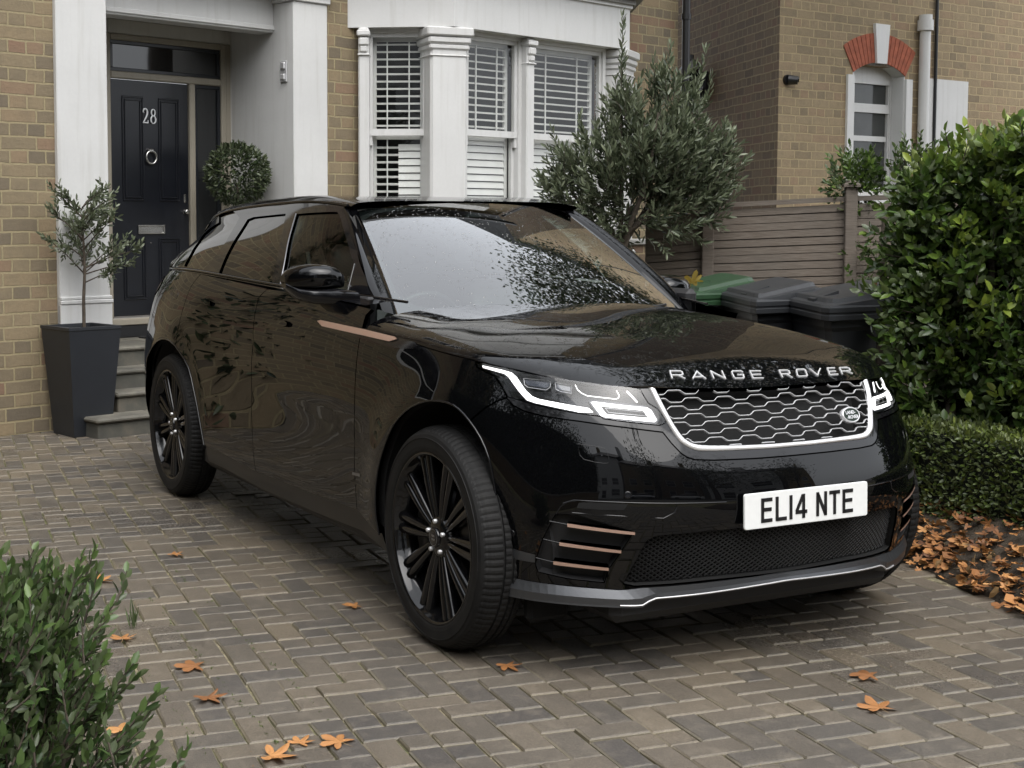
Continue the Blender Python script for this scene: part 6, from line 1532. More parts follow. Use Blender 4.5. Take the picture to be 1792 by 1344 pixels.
def leaf_fan(rng, size, lobes=5):
    "lobed autumn leaf with teeth, folded along its veins and curled; returns V, F"
    pts = []; m = lobes*6; ph = rng.uniform(-.1, .1)
    for i in range(m+1):
        t = i/m; th = -2.55+5.1*t; c = abs(math.cos(math.pi*(t*lobes-.5)))   # 1 at a lobe tip
        r = size*(.34+.66*c**1.6)*(1-.38*(abs(th)/2.55)**1.5)*(1+.10*(i % 2)*(c < .95))*rng.uniform(.93, 1.06)
        pts.append((r*math.cos(th+ph), r*math.sin(th+ph)))
    pts = np.array(pts); n = len(pts); c0 = np.array([-.10*size, 0])
    V = np.concatenate([[c0], pts, (pts+c0)/2]); V = np.concatenate([V, np.zeros((len(V), 1))], 1); F = []
    for i in range(n-1): F += [(0, 1+n+i, 2+n+i), (1+n+i, 1+i, 2+i, 2+n+i)]
    a, b, k = rng.uniform(-.6, 1.6), rng.uniform(-.5, 1.7), rng.uniform(0, 6); x, y = V[:, 0]/size, V[:, 1]/size; rr = np.hypot(x, y); an = np.arctan2(y, x)
    V[:, 2] = size*(.16*a*x*np.abs(x)+.26*b*y*y+.07*rr*np.cos(an*lobes*1.2+1.5)+.09*rr*rr*np.sin(2*an+k))
    V[:, 2] -= V[:, 2].min()-.0015
    st = np.array([[-.10*size, .0018, V[0, 2]], [-.10*size, -.0018, V[0, 2]], [-.85*size, .12*size*a*.3, .004]]); V = np.concatenate([V, st]); m = len(V); F.append((m-3, m-2, m-1))
    return V, F
def leaves():
    rng = np.random.default_rng(11)
    spots = [(-1.339, -1.775, .055, 'small rust leaf at the left edge of the drive'), (-.079, -1.766, .062, 'curled orange maple leaf left of the front wheel, largest there'), (.23, -1.824, .055, 'flat orange leaf just below the curled one'), (-.489, -1.90, .05, 'orange leaf beside the foreground shrub tip'), (.392, -2.134, .05, 'orange leaf half hidden by the foreground shrub'), (.765, -1.816, .062, 'large pale orange maple leaf at the bottom edge'), (.704, -1.711, .040, 'small brown leaf between two larger ones at the bottom'), (.758, -1.612, .055, 'pointed orange leaf right of the small brown leaf'), (-.519, -.983, .045, 'orange leaf just left of the front tyre'), (-1.632, -1.359, .038, 'tiny orange leaf far up the drive'), (.379, -.836, .045, 'orange leaf on the shaded blocks below the front wheel'), (1.001, .159, .055, 'upper of two orange leaves at the lower right'), (1.233, -.035, .06, 'lower of two orange maple leaves at the lower right')]
    for i, (x, y, s, lab) in enumerate(spots):
        V, F = leaf_fan(rng, s*1.25, 5); a = rng.uniform(0, 6.28); cs, sn = math.cos(a), math.sin(a); V[:, :2] = V[:, :2]@np.array([[cs, sn], [-sn, cs]]); t = rng.uniform(.25, .9)
        at = np.zeros((len(V), 4)); at[:, 0] = np.clip(t+rng.normal(0, .06, len(V)), 0, 1); at[:, 3] = 1
        o = mesh('fallen_leaf', V, F, MAT['leaf_dead'], None, attr=at); o.location = (x, y, .003); tag(o, lab, 'leaf', 'fallen leaves on the driveway')
    for (x, y, z, s, m, lab, tilt) in ((-1.55, 1.42, 1.17, .075, 'leaf_yellow', 'big yellow leaf standing beside the far door mirror', 1.0), (-2.35, 2.05, 1.125, .07, 'leaf_yellow', 'yellow leaf lying on the green bin lid', .1), (-.86, 2.0, 1.13, .075, 'leaf_dead', 'brown maple leaf caught between the bin and the hedge', 1.2)):
        V, F = leaf_fan(rng, s, 5); c_, s_ = math.cos(tilt), math.sin(tilt); V = V@np.array([[c_, 0, s_], [0, 1, 0], [-s_, 0, c_]]); at = np.zeros((len(V), 4)); at[:, 0] = .6; at[:, 3] = 1
        o = mesh('fallen_leaf', V, F, MAT[m], None, attr=at); o.location = (x, y, z); tag(o, lab, 'leaf')
    # litter in the bed
    V, F, A, n = [], [], [], 0
    for i in range(850):
        v, f = leaf_fan(rng, rng.uniform(.018, .05), int(rng.choice([1, 3, 5, 5]))); a = rng.uniform(0, 6.28); cs, sn = math.cos(a), math.sin(a); tl = rng.normal(0, .5); v = v@np.array([[1, 0, 0], [0, math.cos(tl), math.sin(tl)], [0, -math.sin(tl), math.cos(tl)]]); v[:, :2] = v[:, :2]@np.array([[cs, sn], [-sn, cs]])
        x = rng.uniform(-.50, 1.9); d_ = abs(rng.normal(0, .18))-.03; y = BEDY(x)+d_; z = BEDZ(d_)+rng.uniform(.0, .035)
        V.append(v+[x, y, z]); F += [tuple(q+n for q in ff) for ff in f]; n += len(v); at = np.zeros((len(v), 4)); at[:, 0] = np.clip(rng.beta(1.6, 1.8)+rng.normal(0, .05), 0, 1); at[:, 3] = 1; A.append(at)
    A0 = np.concatenate(A)
    o = mesh('leaf_litter', np.concatenate(V), F, MAT['leaf_dead'], None, attr=np.concatenate(A)); tag(o, 'drift of brown leaves in the bed beside the driveway', 'leaf litter', kind='stuff')
    # crumbs of leaf and grit on the blocks
    mb = MB()
    for i in range(140):
        x, y = rng.uniform(-2, 2.2), rng.uniform(-2.6, 1.2); s = rng.uniform(.003, .008); mb.add([(x, y, .004), (x+s, y+s*rng.uniform(-1, 1), .006), (x+s*rng.uniform(-1, 1), y+s, .005)], [(0, 1, 2)])
    o = mb.build('grit', MAT['leaf_crumb']); tag(o, 'scattered crumbs of leaf on the blocks', 'grit', kind='stuff')

def planter():
    c = H(np.array([-.90, 1.08, 0.])); th = HROT
    t = thing('planter', 'tall tapered dark grey square planter beside the steps', 'planter', loc=tuple(c))
    sq = lambda r, z: np.array([[c[0]+r*1.414*math.cos(th+R(45+90*i)), c[1]+r*1.414*math.sin(th+R(45+90*i)), z] for i in range(4)])
    MB().loft([sq(.145, .0), sq(.20, .74), sq(.205, .745), sq(.205, .765), sq(.178, .765), sq(.172, .66)], sm=False).build('pot', MAT['planter_grey'], t)
    MB().add(sq(.178, .70), [(0, 1, 2, 3)]).build('compost', MAT['soil'], t)
    return c
def topiary():
    c = H(np.array([.86, .50, 0.]))
    pt = thing('plant_pot', 'dark pot under the clipped ball tree in the porch', 'pot', loc=(c[0], c[1], .565))
    MB().lathe([(.0, .565), (.13, .565), (.17, .86), (.18, .87), (.18, .90), (.155, .90), (.15, .84), (0, .84)], (c[0], c[1], 0), 'z', 24).build('pot', MAT['planter_grey'], pt)
    t = thing('topiary_ball', 'round clipped bay ball on a stem beside the front door', 'topiary', loc=(c[0], c[1], .84))
    MB().tube([(c[0], c[1], .82), (c[0]+.01, c[1], 1.2), (c[0], c[1], 1.8)], [.014, .012, .010], 8).build('trunk', MAT['bark'], t)
    rng = np.random.default_rng(2); cc = np.array([c[0], c[1], 1.88]); n = 2300; d = rng.normal(size=(n, 3)); d /= np.linalg.norm(d, axis=1)[:, None]; r = .245*(1-.30*rng.random(n)**2.2)+rng.normal(0, .006, n)
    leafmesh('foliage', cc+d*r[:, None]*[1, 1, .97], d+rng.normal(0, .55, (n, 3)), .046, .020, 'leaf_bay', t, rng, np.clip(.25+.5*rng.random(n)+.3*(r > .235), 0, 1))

def leafmesh(name, P, D_, ln, wd, mat, parent, rng, tone, droop=.15):
    n = len(P); D_ = D_/(np.linalg.norm(D_, axis=1)[:, None]+1e-9); q = rng.normal(size=(n, 3)); S_ = np.cross(D_, q); S_ /= np.linalg.norm(S_, axis=1)[:, None]+1e-9; U_ = np.cross(S_, D_)
    ln = ln*rng.uniform(.7, 1.2, n); wd = wd*rng.uniform(.8, 1.15, n); L = ln[:, None]; W_ = wd[:, None]
    V = np.zeros((n, 8, 3)); V[:, 0] = P
    for q, (u_, v_, w_) in enumerate(((.30, -.42, .16), (.30, .42, .16), (.68, -.40, .14), (.68, .40, .14), (1.0, 0, 0), (.34, 0, -.04), (.72, 0, -.04))):
        V[:, q+1] = P+D_*L*u_+S_*W_*v_+U_*W_*w_-U_*L*droop*u_*u_
    F = (np.array([(0, 2, 6), (0, 6, 1), (6, 2, 4, ), (6, 4, 7), (1, 6, 7), (1, 7, 3), (7, 4, 5), (3, 7, 5)])[None]+np.arange(n)[:, None, None]*8).reshape(-1, 3)
    at = np.zeros((n, 8, 4)); at[:, :, 0] = np.asarray(tone)[:, None]; at[:, :, 3] = 1
    return mesh(name, V.reshape(-1, 3), F, MAT[mat], parent, attr=at.reshape(-1, 4), smooth=True)
def twigs(rng, starts, dirs, lens, per, spread=.9, curve=.3):
    "leaf positions and directions along shoots; also returns the shoots as polylines"
    P, D_, T, lines = [], [], [], []
    for s, d, l in zip(starts, dirs, lens):
        d = d/np.linalg.norm(d); n = max(3, int(per*l)); up = np.array([0, 0, 1.])*curve; q = rng.normal(size=3); a = np.cross(d, q); a /= np.linalg.norm(a); pts = [s]
        for i in range(n):
            t = (i+.5)/n; p = s+d*l*t+up*l*t*t*.5; ang = i*2.4; b = np.cross(d, a); r = a*math.cos(ang)+b*math.sin(ang); k = spread*(1-.45*t)
            P.append(p); D_.append(d+up*t+r*k); T.append(t)
        lines.append(np.array([s, s+d*l*.5+up*l*.125, s+d*l+up*l*.5]))
    return np.array(P), np.array(D_), np.array(T), lines
def olive():
    rng = np.random.default_rng(21); base = np.array([-3.95, 2.66, 0.]); fwd = np.array([-.894, .447, 0]); rt = np.array([.447, .894, 0])
    t = thing('olive_tree', 'bushy grey green olive tree with upright shoots before the bay window', 'tree', loc=tuple(base))
    K = lambda r_, z, f=0: base+rt*r_+fwd*f+np.array([0, 0, z])
    # px -> metres: r = (px-1085)/244, z = 1.4727+(365-y)/244
    mb = MB(); mb.tube([K(.0, 0), K(-.02, .6), K(-.03, 1.15), K(.03, 1.35), K(.06, 1.6)], [.05, .042, .036, .03, .02], 10)
    limbs = [(K(-.03, 1.15), K(-.2, 1.45), K(-.38, 1.75)), (K(.0, 1.25), K(.0, 1.7), K(-.01, 2.3)), (K(.03, 1.35), K(.25, 1.7, .1), K(.40, 2.2, .1)), (K(.03, 1.4), K(.35, 1.65), K(.62, 1.9)), (K(.0, 1.3), K(.15, 1.8, -.2), K(.22, 2.25, -.2)), (K(.0, 1.3), K(-.1, 1.6, .25), K(.1, 2.0, .35))]
    for l in limbs: mb.tube(cr_(np.array(l), 4), np.linspace(.022, .006, 9), 7)
    mb.build('trunk', MAT['bark'], t)
    lobes = [((-.38, 1.72, 0), (.15, .26, .25), 62), ((-.18, 1.78, 0), (.22, .30, .32), 95), ((.10, 1.90, 0), (.28, .34, .42), 210), ((.35, 1.90, 0), (.27, .34, .33), 215), ((.58, 1.84, 0), (.20, .28, .25), 110), ((.30, 1.60, 0), (.36, .30, .18), 150), ((-.05, 1.48, 0), (.26, .25, .18), 70), ((.0, 2.25, 0), (.10, .12, .30), 34), ((.28, 2.35, 0), (.12, .14, .20), 30), ((.46, 2.24, 0), (.08, .14, .18), 18), ((.62, 1.55, 0), (.10, .15, .10), 20)]
    S0, Dd, Ln = [], [], []
    for (c, r, n) in lobes:
        for i in range(n):
            v = rng.normal(size=3); v /= np.linalg.norm(v); v *= rng.random()**.42
            p = K(c[0]+v[0]*r[0], c[1]+v[1]*r[1], c[2]+v[2]*r[2]); o = p-K(.1, 1.55); o /= np.linalg.norm(o)+1e-6
            S0.append(p); Dd.append(o*.9+np.array([0, 0, .45])+rng.normal(0, .45, 3)); Ln.append(rng.uniform(.09, .19))
    for (r_, z, f, l, n) in ((-.01, 2.42, 0, .46, 1), (-.03, 2.3, .02, .30, 1), (.30, 2.45, 0, .26, 1), (.53, 2.42, 0, .26, 1), (.50, 2.35, .05, .22, 1), (.40, 2.40, .05, .22, 1), (.22, 2.42, -.05, .20, 1), (-.28, 1.98, 0, .24, 1), (.78, 1.98, 0, .14, 1), (.70, 2.02, 0, .16, 1), (-.45, 1.75, 0, .12, 1), (.60, 2.3, 0, .2, 1)):
        S0.append(K(r_, z, f)); Dd.append(np.array([0, 0, 1.])+rng.normal(0, .12, 3)+rt*.25*(r_ > .5)); Ln.append(l)
    P, D_, T, lines = twigs(rng, S0, Dd, Ln, 88, .95, .35)
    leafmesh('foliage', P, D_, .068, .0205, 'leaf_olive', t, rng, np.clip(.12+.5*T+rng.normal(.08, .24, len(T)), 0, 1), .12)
    mb = MB()
    for l in lines[::2]: mb.tube(l, [.003, .0025, .0015], 4, caps=False)
    mb.build('twigs', MAT['bark'], t)
def small_olive(c):
    rng = np.random.default_rng(9); t = thing('potted_tree', 'thin young olive tree growing in the grey planter', 'tree', loc=(c[0], c[1], .70))
    b = np.array([c[0]+.01, c[1]+.02, .70]); rt = np.array([.447, .894, 0]); fw = np.array([-.894, .447, 0]); K = lambda r_, z, f=0: b+rt*r_+fw*f+np.array([0, 0, z-.70])
    mb = MB(); mb.tube([K(0, .66), K(.0, .95), K(.012, 1.15), K(.0, 1.5)], [.014, .012, .010, .006], 8)
    S0, Dd, Ln = [], [], []
    for i in range(26):
        z = 1.10+.5*rng.random(); a = rng.uniform(0, 6.28); l = rng.uniform(.14, .34)*(1.15-(z-1.1)*.6); d = np.array([math.cos(a), math.sin(a), .45+.5*rng.random()]); p0 = K(0, z); p1 = p0+d/np.linalg.norm(d)*l; mb.tube([p0, (p0+p1)/2+[0, 0, .01], p1], [.006, .004, .002], 5)
        for k in range(7): tt = rng.uniform(.2, 1); S0.append(p0+(p1-p0)*tt); Dd.append(d+rng.normal(0, .6, 3)); Ln.append(rng.uniform(.05, .12))
    for (a, z0, r1, z1) in ((.0, 1.16, .36, 1.32), (.0, 1.12, .33, 1.22), (.0, 1.06, .22, 1.16)):    # low side branches in front of the door
        p0, p1 = K(a, z0), K(r1, z1-.03); mb.tube([p0, (p0+p1)/2+[0, 0, .015], p1], [.006, .004, .002], 5)
        for k in range(9): tt = rng.uniform(.4, 1); S0.append(p0+(p1-p0)*tt); Dd.append((p1-p0)*2+rng.normal(0, .35, 3)+[0, 0, .2]); Ln.append(rng.uniform(.05, .10))
    mb.build('trunk', MAT['bark'], t)
    P, D_, T, lines = twigs(rng, S0, Dd, Ln, 95, .9, .3)
    leafmesh('foliage', P, D_, .046, .018, 'leaf_olive', t, rng, np.clip(.3+.5*T+rng.normal(0, .15, len(T)), 0, 1))
def hedges():
    rng = np.random.default_rng(31); rt = np.array([.447, .894, 0]); fw = np.array([-.894, .447, 0])
    t = thing('laurel_hedge', 'tall glossy laurel hedge with yellow green new leaves right of the bins', 'hedge', loc=(.3, 2.1, 0))
    # clumps on the visible faces
    S0, Dd, Ln, Tn = [], [], [], []
    A, B_ = np.array([-.58, 1.88]), np.array([1.2, 1.98])       # face line, seen from the drive
    cam0 = np.array([4.3, -3.17])
    def top(s): return 1.56+.23*min(1, max(0, (s-.0)/.12))+.04*math.sin(s*23)+.03*math.sin(s*57)
    for i in range(2800):
        s = rng.random(); z = rng.uniform(.30, 1) ; zt = top(s); z = .30+(zt-.30)*rng.random()**.85
        bul = .06*math.sin(z*5+s*9)+.05*math.sin(z*11+s*31)+.03*math.sin(s*47+z*3)
        q = A+(B_-A)*s; dpt = abs(rng.normal(0, .10))-bul*.8; P_ = np.array([q[0]-dpt*.3, q[1]+dpt, z]); S0.append(P_); Dd.append(-fw*.9+rng.normal(0, .55, 3)+[0, 0, .35]); Ln.append(rng.uniform(.05, .12)); Tn.append(0.72 if (math.sin(s*40+z*9)+math.sin(z*13-s*22)) > .75 and rng.random() < .7 else rng.uniform(.05, .5))
    for i in range(520):     # left end and the top
        z = rng.uniform(.35, 1.60); d_ = rng.uniform(0, .8); S0.append(np.array([-.42+rng.normal(0, .08)+fw[0]*d_*.2, 1.80+rng.normal(0, .05)+d_*.3, z])); Dd.append(-rt*.9+rng.normal(0, .5, 3)+[0, 0, .3]); Ln.append(rng.uniform(.05, .11)); Tn.append(rng.uniform(.05, .5))
    for i in range(760):
        s = rng.random(); q = A+(B_-A)*s; d_ = rng.uniform(0, .7); S0.append(np.array([q[0]-.2*d_, q[1]+d_, top(s)-.04+rng.normal(0, .035)])); Dd.append(np.array([0, 0, 1.])+rng.normal(0, .45, 3)-fw*.3); Ln.append(rng.uniform(.06, .13)); Tn.append(rng.uniform(.35, .95))
    P, D_, T, lines = twigs(rng, S0, Dd, Ln, 70, 1.15, .3)
    cnt = [max(3, int(70*l)) for l in Ln]; base = np.repeat(Tn, cnt)
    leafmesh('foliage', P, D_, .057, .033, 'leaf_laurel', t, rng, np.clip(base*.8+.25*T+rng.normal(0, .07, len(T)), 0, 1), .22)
    mb = MB()
    for l in lines[::5]: mb.tube(l, [.004, .003, .002], 4, caps=False)
    for s in np.linspace(.03, .97, 9): q = A+(B_-A)*s+fw[:2]*.35; mb.tube([(q[0], q[1], 0), (q[0]+.05, q[1]-.05, .8), (q[0], q[1], 1.5)], [.03, .025, .012], 7)
    mb.build('trunk', MAT['bark'], t)
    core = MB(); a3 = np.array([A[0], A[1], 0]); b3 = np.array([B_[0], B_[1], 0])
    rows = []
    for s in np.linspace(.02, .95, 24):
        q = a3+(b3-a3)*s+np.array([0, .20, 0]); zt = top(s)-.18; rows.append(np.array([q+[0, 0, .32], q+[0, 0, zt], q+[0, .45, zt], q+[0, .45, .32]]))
    core.loft(rows, closed=True, caps=True); core.build('shade_core', MAT['hedge_core'], t)  # solid near-black core imitates the shade deep inside the laurel
    # clipped low box hedge
    t = thing('box_hedge', 'low clipped box hedge in front of the laurel at the right edge', 'hedge', loc=(.3, 1.8, 0))
    A2, B2 = np.array([-.50, 1.76]), np.array([1.4, 1.56]); n = 7600; s = rng.random(n); q = A2+(B2-A2)*s[:, None]; side = rng.random(n) < .55
    nrm = np.array([.397, -.918*-1, 0]); d2 = (B2-A2)/np.linalg.norm(B2-A2); nn = np.array([d2[1], -d2[0]])
    if nn@(cam0-A2) < 0: nn = -nn
    dep = np.where(side, np.abs(rng.normal(0, .02, n)), rng.uniform(0, .20, n)); z = np.where(side, rng.uniform(.16, .55, n), .54+rng.normal(0, .014, n)+.03*rng.random(n))
    P = np.stack([q[:, 0]-nn[0]*dep, q[:, 1]-nn[1]*dep, z], -1); D_ = np.where(side[:, None], np.array([nn[0], nn[1], .3]), np.array([0, 0, 1.]))+rng.normal(0, .6, (n, 3))
    leafmesh('foliage', P, D_, .028, .015, 'leaf_box', t, rng, np.clip(rng.beta(2, 2, n)*.7+.3*(~side), 0, 1))
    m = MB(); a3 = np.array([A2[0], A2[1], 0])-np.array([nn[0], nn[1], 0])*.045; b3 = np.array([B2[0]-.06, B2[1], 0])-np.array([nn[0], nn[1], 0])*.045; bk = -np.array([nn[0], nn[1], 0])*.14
    m.add([a3, b3, b3+[0, 0, .52], a3+[0, 0, .52], a3+bk, b3+bk, b3+bk+[0, 0, .52], a3+bk+[0, 0, .52]], [(0, 1, 2, 3), (3, 2, 6, 7), (5, 4, 7, 6), (4, 0, 3, 7), (1, 5, 6, 2)]); m.build('shade_core', MAT['hedge_core'], t)  # near-black block stands for shade between the box leaves
    # climbing shrub behind the fence post
    t = thing('shrub', 'dark leafy shrub rising behind the fence post', 'shrub', loc=(-3.6, 4.6, 0)); S0, Dd, Ln = [], [], []
    for i in range(230):
        v = rng.normal(size=3); v /= np.linalg.norm(v); v *= rng.random()**.4; c = np.array([-3.42, 4.36, 1.78]) if i % 3 else np.array([-3.15, 4.65, 1.85]); p = c+rt*v[0]*.17+fw*v[1]*.12+[0, 0, v[2]*.17]; S0.append(p); Dd.append(v+[0, 0, .4]-fw*.3); Ln.append(rng.uniform(.06, .14))
    for i in range(40):
        z = rng.uniform(1.05, 1.35); S0.append(np.array([-3.26, 4.28, z])+rt*rng.normal(0.06, .07)-fw*rng.uniform(.02, .10)); Dd.append(-fw+rng.normal(0, .6, 3)); Ln.append(rng.uniform(.04, .10))
    P, D_, T, lines = twigs(rng, S0, Dd, Ln, 70, 1.0, .2); leafmesh('foliage', P, D_, .050, .026, 'leaf_laurel', t, rng, np.clip(rng.uniform(.02, .5, len(T))+.15*T, 0, 1))
    mb = MB()
    for l in lines[::3]: mb.tube(l, [.004, .003, .002], 4, caps=False)
    mb.tube([(-3.42, 4.5, 0), (-3.40, 4.5, 1.0), (-3.42, 4.45, 1.6)], [.03, .025, .01], 7); mb.build('trunk', MAT['bark'], t)
    # near shrub at the lower left, in a small soil patch
    a_ = np.linspace(0, 2*math.pi, 22, endpoint=False); m = MB(); m.add([(1.10, -2.72, .03)]+[(1.10+(.42+.03*math.sin(3*t_))*math.cos(t_), -2.78+(.26+.03*math.cos(4*t_))*math.sin(t_), .006) for t_ in a_], [(0, 1+i, 1+(i+1) % 22) for i in range(22)]); tag(m.build('soil_patch', MAT['soil']), 'round patch of soil under the foreground shrub', None, kind='structure')
    t = thing('shrub', 'bright green leafy shrub in the lower left foreground', 'shrub', loc=(1.25, -2.6, 0)); S0, Dd, Ln = [], [], []
    for i in range(560):
        z = .60*rng.random()**.7; w_ = .26*(1-.55*z/.72); p = np.array([1.255, -2.55, z])+rt*(rng.normal(-.16, .5)*w_-.05)+fw*rng.normal(0, .14); 
        S0.append(p); Dd.append(np.array([0, 0, 1.])+rt*rng.normal(.35, .5)+fw*rng.normal(0, .4)); Ln.append(rng.uniform(.06, .14))
    for (r_, z, l, dx) in ((.06, .25, .20, .9), (.10, .16, .18, 1.1), (.0, .46, .16, .7), (.02, .55, .14, .25), (-.05, .58, .14, .1), (.14, .04, .16, 1.2), (.03, .36, .18, .9)):
        for k in range(4): S0.append(np.array([1.275, -2.51, z])+rt*(r_-.03)+rng.normal(0, .02, 3)); Dd.append(np.array([0, 0, .9])+rt*dx+rng.normal(0, .2, 3)); Ln.append(l)
    P, D_, T, lines = twigs(rng, S0, Dd, Ln, 110, .85, .3); leafmesh('foliage', P, D_, .036, .017, 'leaf_shrub', t, rng, np.clip(.2+.6*T+rng.normal(0, .14, len(T)), 0, 1))
    mb = MB()
    for l in lines: mb.tube(l, [.003, .0025, .0015], 4, caps=False)
    for k in range(9): a = rng.uniform(-.15, .12); mb.tube([np.array([1.24, -2.62, 0]), np.array([1.24, -2.62, .25])+rt*a, np.array([1.24, -2.6, .42])+rt*a*1.2], [.008, .006, .003], 5)
    mb.build('stem', MAT['bark'], t)

def small_things():
    # low brick pier, meter box, small plant by the corner of the house
    p = MB(); c = np.array([-5.0, 3.82]); 
    o = MB()
    mb = MB(); d = HU; q0 = np.array([-5.14, 3.52, 0.]); wallp(mb, q0, d, .50, 0, 1.30, nrm=HN); wallp(mb, q0+HN*-.22+d*0, HN, .22, 0, 1.30, nrm=-d); wallp(mb, q0+d*.50, -HN, .22, 0, 1.30, nrm=d)
    w_ = bwall(mb, 'brick_pier', MAT['brick_dull']); tag(w_, 'low brick pier joining the slat fence to the house corner', 'pier')
    k = MB(); cc = q0+d*.25-HN*.11; k.bbox((cc[0], cc[1], 1.325), (.28, .54, .05), .01, HROT-math.pi/2); k.build('pier_cap', MAT['coping'], w_)
    bx = MB(); bx.bbox((-4.62, 3.22, 1.235), (.05, .115, .085), .02, HROT-math.pi/2); bx = bx.build('meter_box', MAT['white_paint']); tag(bx, 'small white plastic box fixed low on the brick beside the tree', 'box')
    ps = MB().tube([(-4.64, 3.22, 0), (-4.64, 3.22, 1.21)], .018, 8).build('box_post', MAT['pipe_black'], bx, local=True)
    rng = np.random.default_rng(4); t = thing('small_plant', 'small spiky green plant before the low brick pier', 'plant', loc=(-4.4, 3.35, 0))
    n = 120; P = np.tile(np.array([-4.45, 3.40, 1.08]), (n, 1))+rng.normal(0, .035, (n, 3)); D_ = rng.normal(0, .6, (n, 3))+[0, 0, .8]; leafmesh('foliage', P, D_, .11, .018, 'leaf_shrub', t, rng, rng.uniform(0, .5, n)); MB().lathe([(0, .7), (.07, .7), (.10, 1.05), (.085, 1.05), (0, 1.0)], (-4.45, 3.40, 0), 'z', 16).build('pot', MAT['planter_grey'], t); MB().tube([(-4.45, 3.4, 0), (-4.45, 3.4, .72)], .05, 10).build('pot_stand', MAT['pipe_black'], t)
    # moss and small weeds in the joints at the left
    V, F, A, n = [], [], [], 0
    rng = np.random.default_rng(8); P, D_ = [], []
    for i in range(260):
        a = rng.random(); line = rng.choice([0, 1, 2, 3]); x = -1.6+2.3*a; y = -1.52-.205*line+.13*(x)*-.5+rng.normal(0, .004); 
        for k_ in range(5): P.append((x+rng.normal(0, .006), y+rng.normal(0, .003), -.004)); D_.append(rng.normal(0, .6, 3)+[0, 0, 1])
    P = np.array(P); D_ = np.array(D_); n = len(P)
    o = leafmesh('joint_moss', P, D_, .008, .004, 'leaf_box', None, rng, rng.uniform(.1, .7, n)); tag(o, 'moss sprouting from the joints at the left of the drive', 'moss', kind='stuff')
    P = np.tile(np.array([-.62, -1.83, 0]), (14, 1))+rng.normal(0, .008, (14, 3))*[1, 1, 0]; D_ = rng.normal(0, .22, (14, 3))+[0, 0, 1]; t = leafmesh('weed', P, D_, .11, .006, 'leaf_shrub', None, rng, rng.uniform(.3, .8, 14)); tag(t, 'tuft of grass growing from a joint by the foreground shrub', 'grass tuft')

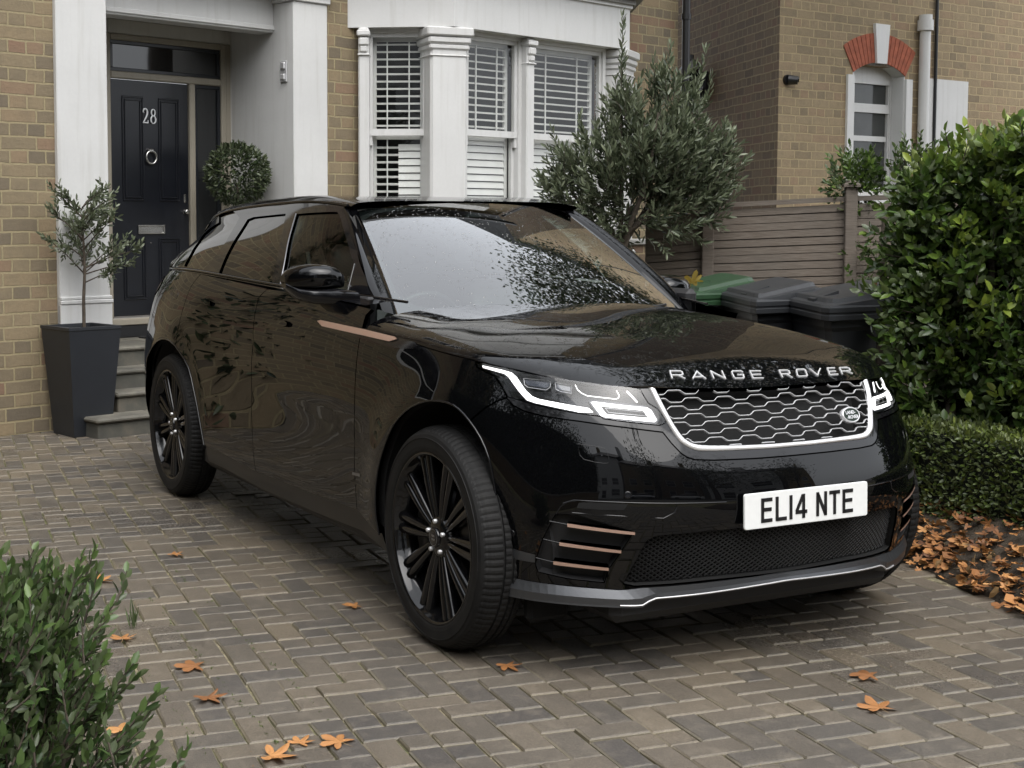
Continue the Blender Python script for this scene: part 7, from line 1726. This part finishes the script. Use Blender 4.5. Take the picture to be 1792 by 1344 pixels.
def street_trees():
    rng = np.random.default_rng(77)
    def tree(x, y, h, r, lab, n=2600, leaf=.22, jit=.22, cz=None, cx=0., cy=0., rz=None):
        t = thing('street_tree', lab, 'tree', 'trees along the road', loc=(x, y, 0)); mb = MB(); mb.tube([(x, y, 0), (x+.1, y, h*.35), (x, y+.1, h*.6), (x+.1, y, h*.9)], [.28, .22, .15, .04], 10)
        for k in range(12):
            a = rng.uniform(0, 6.28); z0 = h*rng.uniform(.3, .7); l = r*rng.uniform(.6, 1.0); p0 = np.array([x, y, z0]); p1 = p0+[l*math.cos(a), l*math.sin(a), l*.7]; mb.tube([p0, (p0+p1)/2+[0, 0, .2], p1], [.10, .06, .02], 6)
        mb.build('trunk', MAT['bark'], t)
        v = rng.normal(size=(n, 3)); v /= np.linalg.norm(v, axis=1)[:, None]; v *= (rng.random(n)**.4)[:, None]; cl = rng.normal(0, jit, (40, 3)); P = np.array([x+cx, y+cy, cz or h*.66])+(v+cl[rng.integers(0, 40, n)])*[r, r, rz or h*.36]
        leafmesh('foliage', P, rng.normal(size=(n, 3)), leaf, leaf*.6, 'leaf_tree', t, rng, rng.random(n))
    tree(15.2, 5.0, 10.0, 3.0, 'dark leafy street tree opposite and right of the driveway'); tree(9.2, -12.5, 7.5, 2.4, 'dark leafy street tree left of the driveway entrance'); tree(15.4, -2.5, 9.5, 2.6, 'leafy tree on the far footway'); tree(15.6, 12.5, 10, 3.0, 'leafy tree on the far footway further right')
    t = thing('reflection_hedge', 'tall dark evergreen hedge added out of view to darken the car side', 'hedge', loc=(-5.8, -4.2, 0)); n = 14000  # added hedge, out of view; darkens what the doors and side windows mirror
    P = np.stack([rng.uniform(-6.3, -5.4, n), rng.uniform(-6.6, -1.95, n), 5.6*rng.random(n)**.8], -1); face = rng.random(n) < .6; P[face, 0] = -5.4+rng.normal(0, .06, face.sum())
    leafmesh('foliage', P, rng.normal(0, .7, (n, 3))+[.8, .2, .5], .14, .05, 'leaf_bay', t, rng, rng.random(n))
    MB().box((-5.98, -4.3, 2.5), (.5, 3.9, 4.9)).build('shade_core', MAT['hedge_core'], t)  # near-black box as the hedge's shaded inside
    t = thing('reflection_hedge', 'long dark evergreen hedge added behind the garden wall to darken the front wing', 'hedge', loc=(.5, -6.6, 0)); n = 15000  # added unseen hedge; hides the pale sky mirrored in the front wing
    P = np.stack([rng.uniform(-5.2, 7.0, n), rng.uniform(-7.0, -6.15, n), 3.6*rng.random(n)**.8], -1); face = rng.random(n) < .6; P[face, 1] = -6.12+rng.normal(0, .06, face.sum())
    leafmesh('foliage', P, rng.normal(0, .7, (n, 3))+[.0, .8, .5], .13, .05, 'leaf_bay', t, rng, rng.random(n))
    MB().box((.9, -6.62, 1.7), (12.0, .75, 3.4)).build('shade_core', MAT['hedge_core'], t)  # shaded inside of the hedge as a near-black box
    tree(-2.5, -9.5, 8.5, 2.4, 'dark leafy tree in the garden next door', 5000, .2); tree(2.6, -9.0, 9.5, 2.8, 'dark leafy tree added beyond the low garden wall to darken reflections', 6000, .2); tree(-5.6, -8.6, 8.5, 2.3, 'dark leafy tree added near the house next door to darken reflections', 5000, .2)  # last two trees are added, unseen, to darken the wing's sky reflection
    tree(-1.0, 6.9, 11, 3.5, 'tall street side tree beyond the laurel hedge on the right', 30000, .12, .08, 8.6, -2.0, .9, 2.4)
    def parked(x, y, mat, lab):
        t = thing('parked_car', lab, 'car', loc=(x, y, 0)); mb = MB()
        sec = lambda yy, w_, z0, z1: np.array([(x-w_, yy, z0), (x-w_, yy, z0+.5*(z1-z0)), (x-w_*.86, yy, z1), (x+w_*.86, yy, z1), (x+w_, yy, z0+.5*(z1-z0)), (x+w_, yy, z0)])
        mb.loft([sec(y-2.15, .7, .35, .70), sec(y-2.05, .88, .25, .85), sec(y-1.2, .9, .22, .95), sec(y+1.4, .9, .22, 1.0), sec(y+2.05, .86, .25, .92), sec(y+2.15, .7, .4, .8)]); mb.build('body', mat, t)
        MB().loft([sec(y-1.25, .80, .9, .97), sec(y-.5, .76, .92, 1.42), sec(y+.9, .76, .95, 1.45), sec(y+1.8, .80, .9, .98)]).build('windows', MAT['glass_dark_solid'], t)
        for sx_ in (-1, 1):
            for yy in (-1.35, 1.35): MB().lathe([(0, -.1), (.2, -.11), (.31, -.1), (.32, 0), (.31, .1), (.2, .11), (0, .1)], (x+sx_*.82, y+yy, .32), 'x', 24).build('wheel', MAT['rubber'], t)
    parked(16.0, -5.0, MAT['car_silver'], 'silver hatchback parked across the road'); parked(16.0, 1.6, MAT['car_white'], 'white hatchback parked across the road')

simple('lamp_warm', (.8, .6, .35), .4); MAT['lamp_warm'].node_tree.nodes['Principled BSDF'].inputs['Emission Color'].default_value = (1, .72, .42, 1); MAT['lamp_warm'].node_tree.nodes['Principled BSDF'].inputs['Emission Strength'].default_value = 2.0
simple('window_grey', (.045, .048, .046), .06, var=.25, vscale=3); simple('hedge_core', (.006, .009, .004), .95); simple('leaf_crumb', (.22, .13, .06), .8)  # hedge_core is near-black to imitate shade inside the hedges
simple('glass_dark_solid', (.01, .01, .012), .04); simple('car_silver', (.42, .43, .45), .25, .7, Coat_Weight=.8); simple('car_white', (.62, .62, .62), .3, Coat_Weight=.8)
ground()
house()
RH = dict(corner=(-7.405, 7.123, 0.), win=(1.28, 2.0, 1.9, 3.165, 3.262), rail=2.80, head=3.12, pipe=2.35, pipe_top=3.72, cam=(-7.419, 7.239, 3.019), lantern=(-9.433, 7.775, 3.25))
right_house()
street()
fence()
BINS = [(-.762, 1.601), (-1.518, 1.989), (-.797, 2.301), (-1.338, 1.653), (-2.094, 2.041), (-1.369, 2.15), (-2.035, 1.814), (-2.792, 2.202), (-2.066, 2.32)]
bin_('black grey wheelie bin nearest the laurel hedge', BINS[0], BINS[1], BINS[2], 1.07, MAT['bin_grey'], MAT['bin_grey'], 'wheelie bins along the fence')
bin_('black grey wheelie bin between the green lidded one and the hedge side one', BINS[3], BINS[4], BINS[5], 1.07, MAT['bin_grey'], MAT['bin_grey'], 'wheelie bins along the fence')
bin_('green lidded wheelie bin behind the far door mirror', BINS[6], BINS[7], BINS[8], 1.07, MAT['bin_green'], MAT['bin_grey'], 'wheelie bins along the fence')
_pc = planter(); small_olive(_pc); topiary(); olive(); hedges(); leaves(); small_things(); street_trees()
build_car()
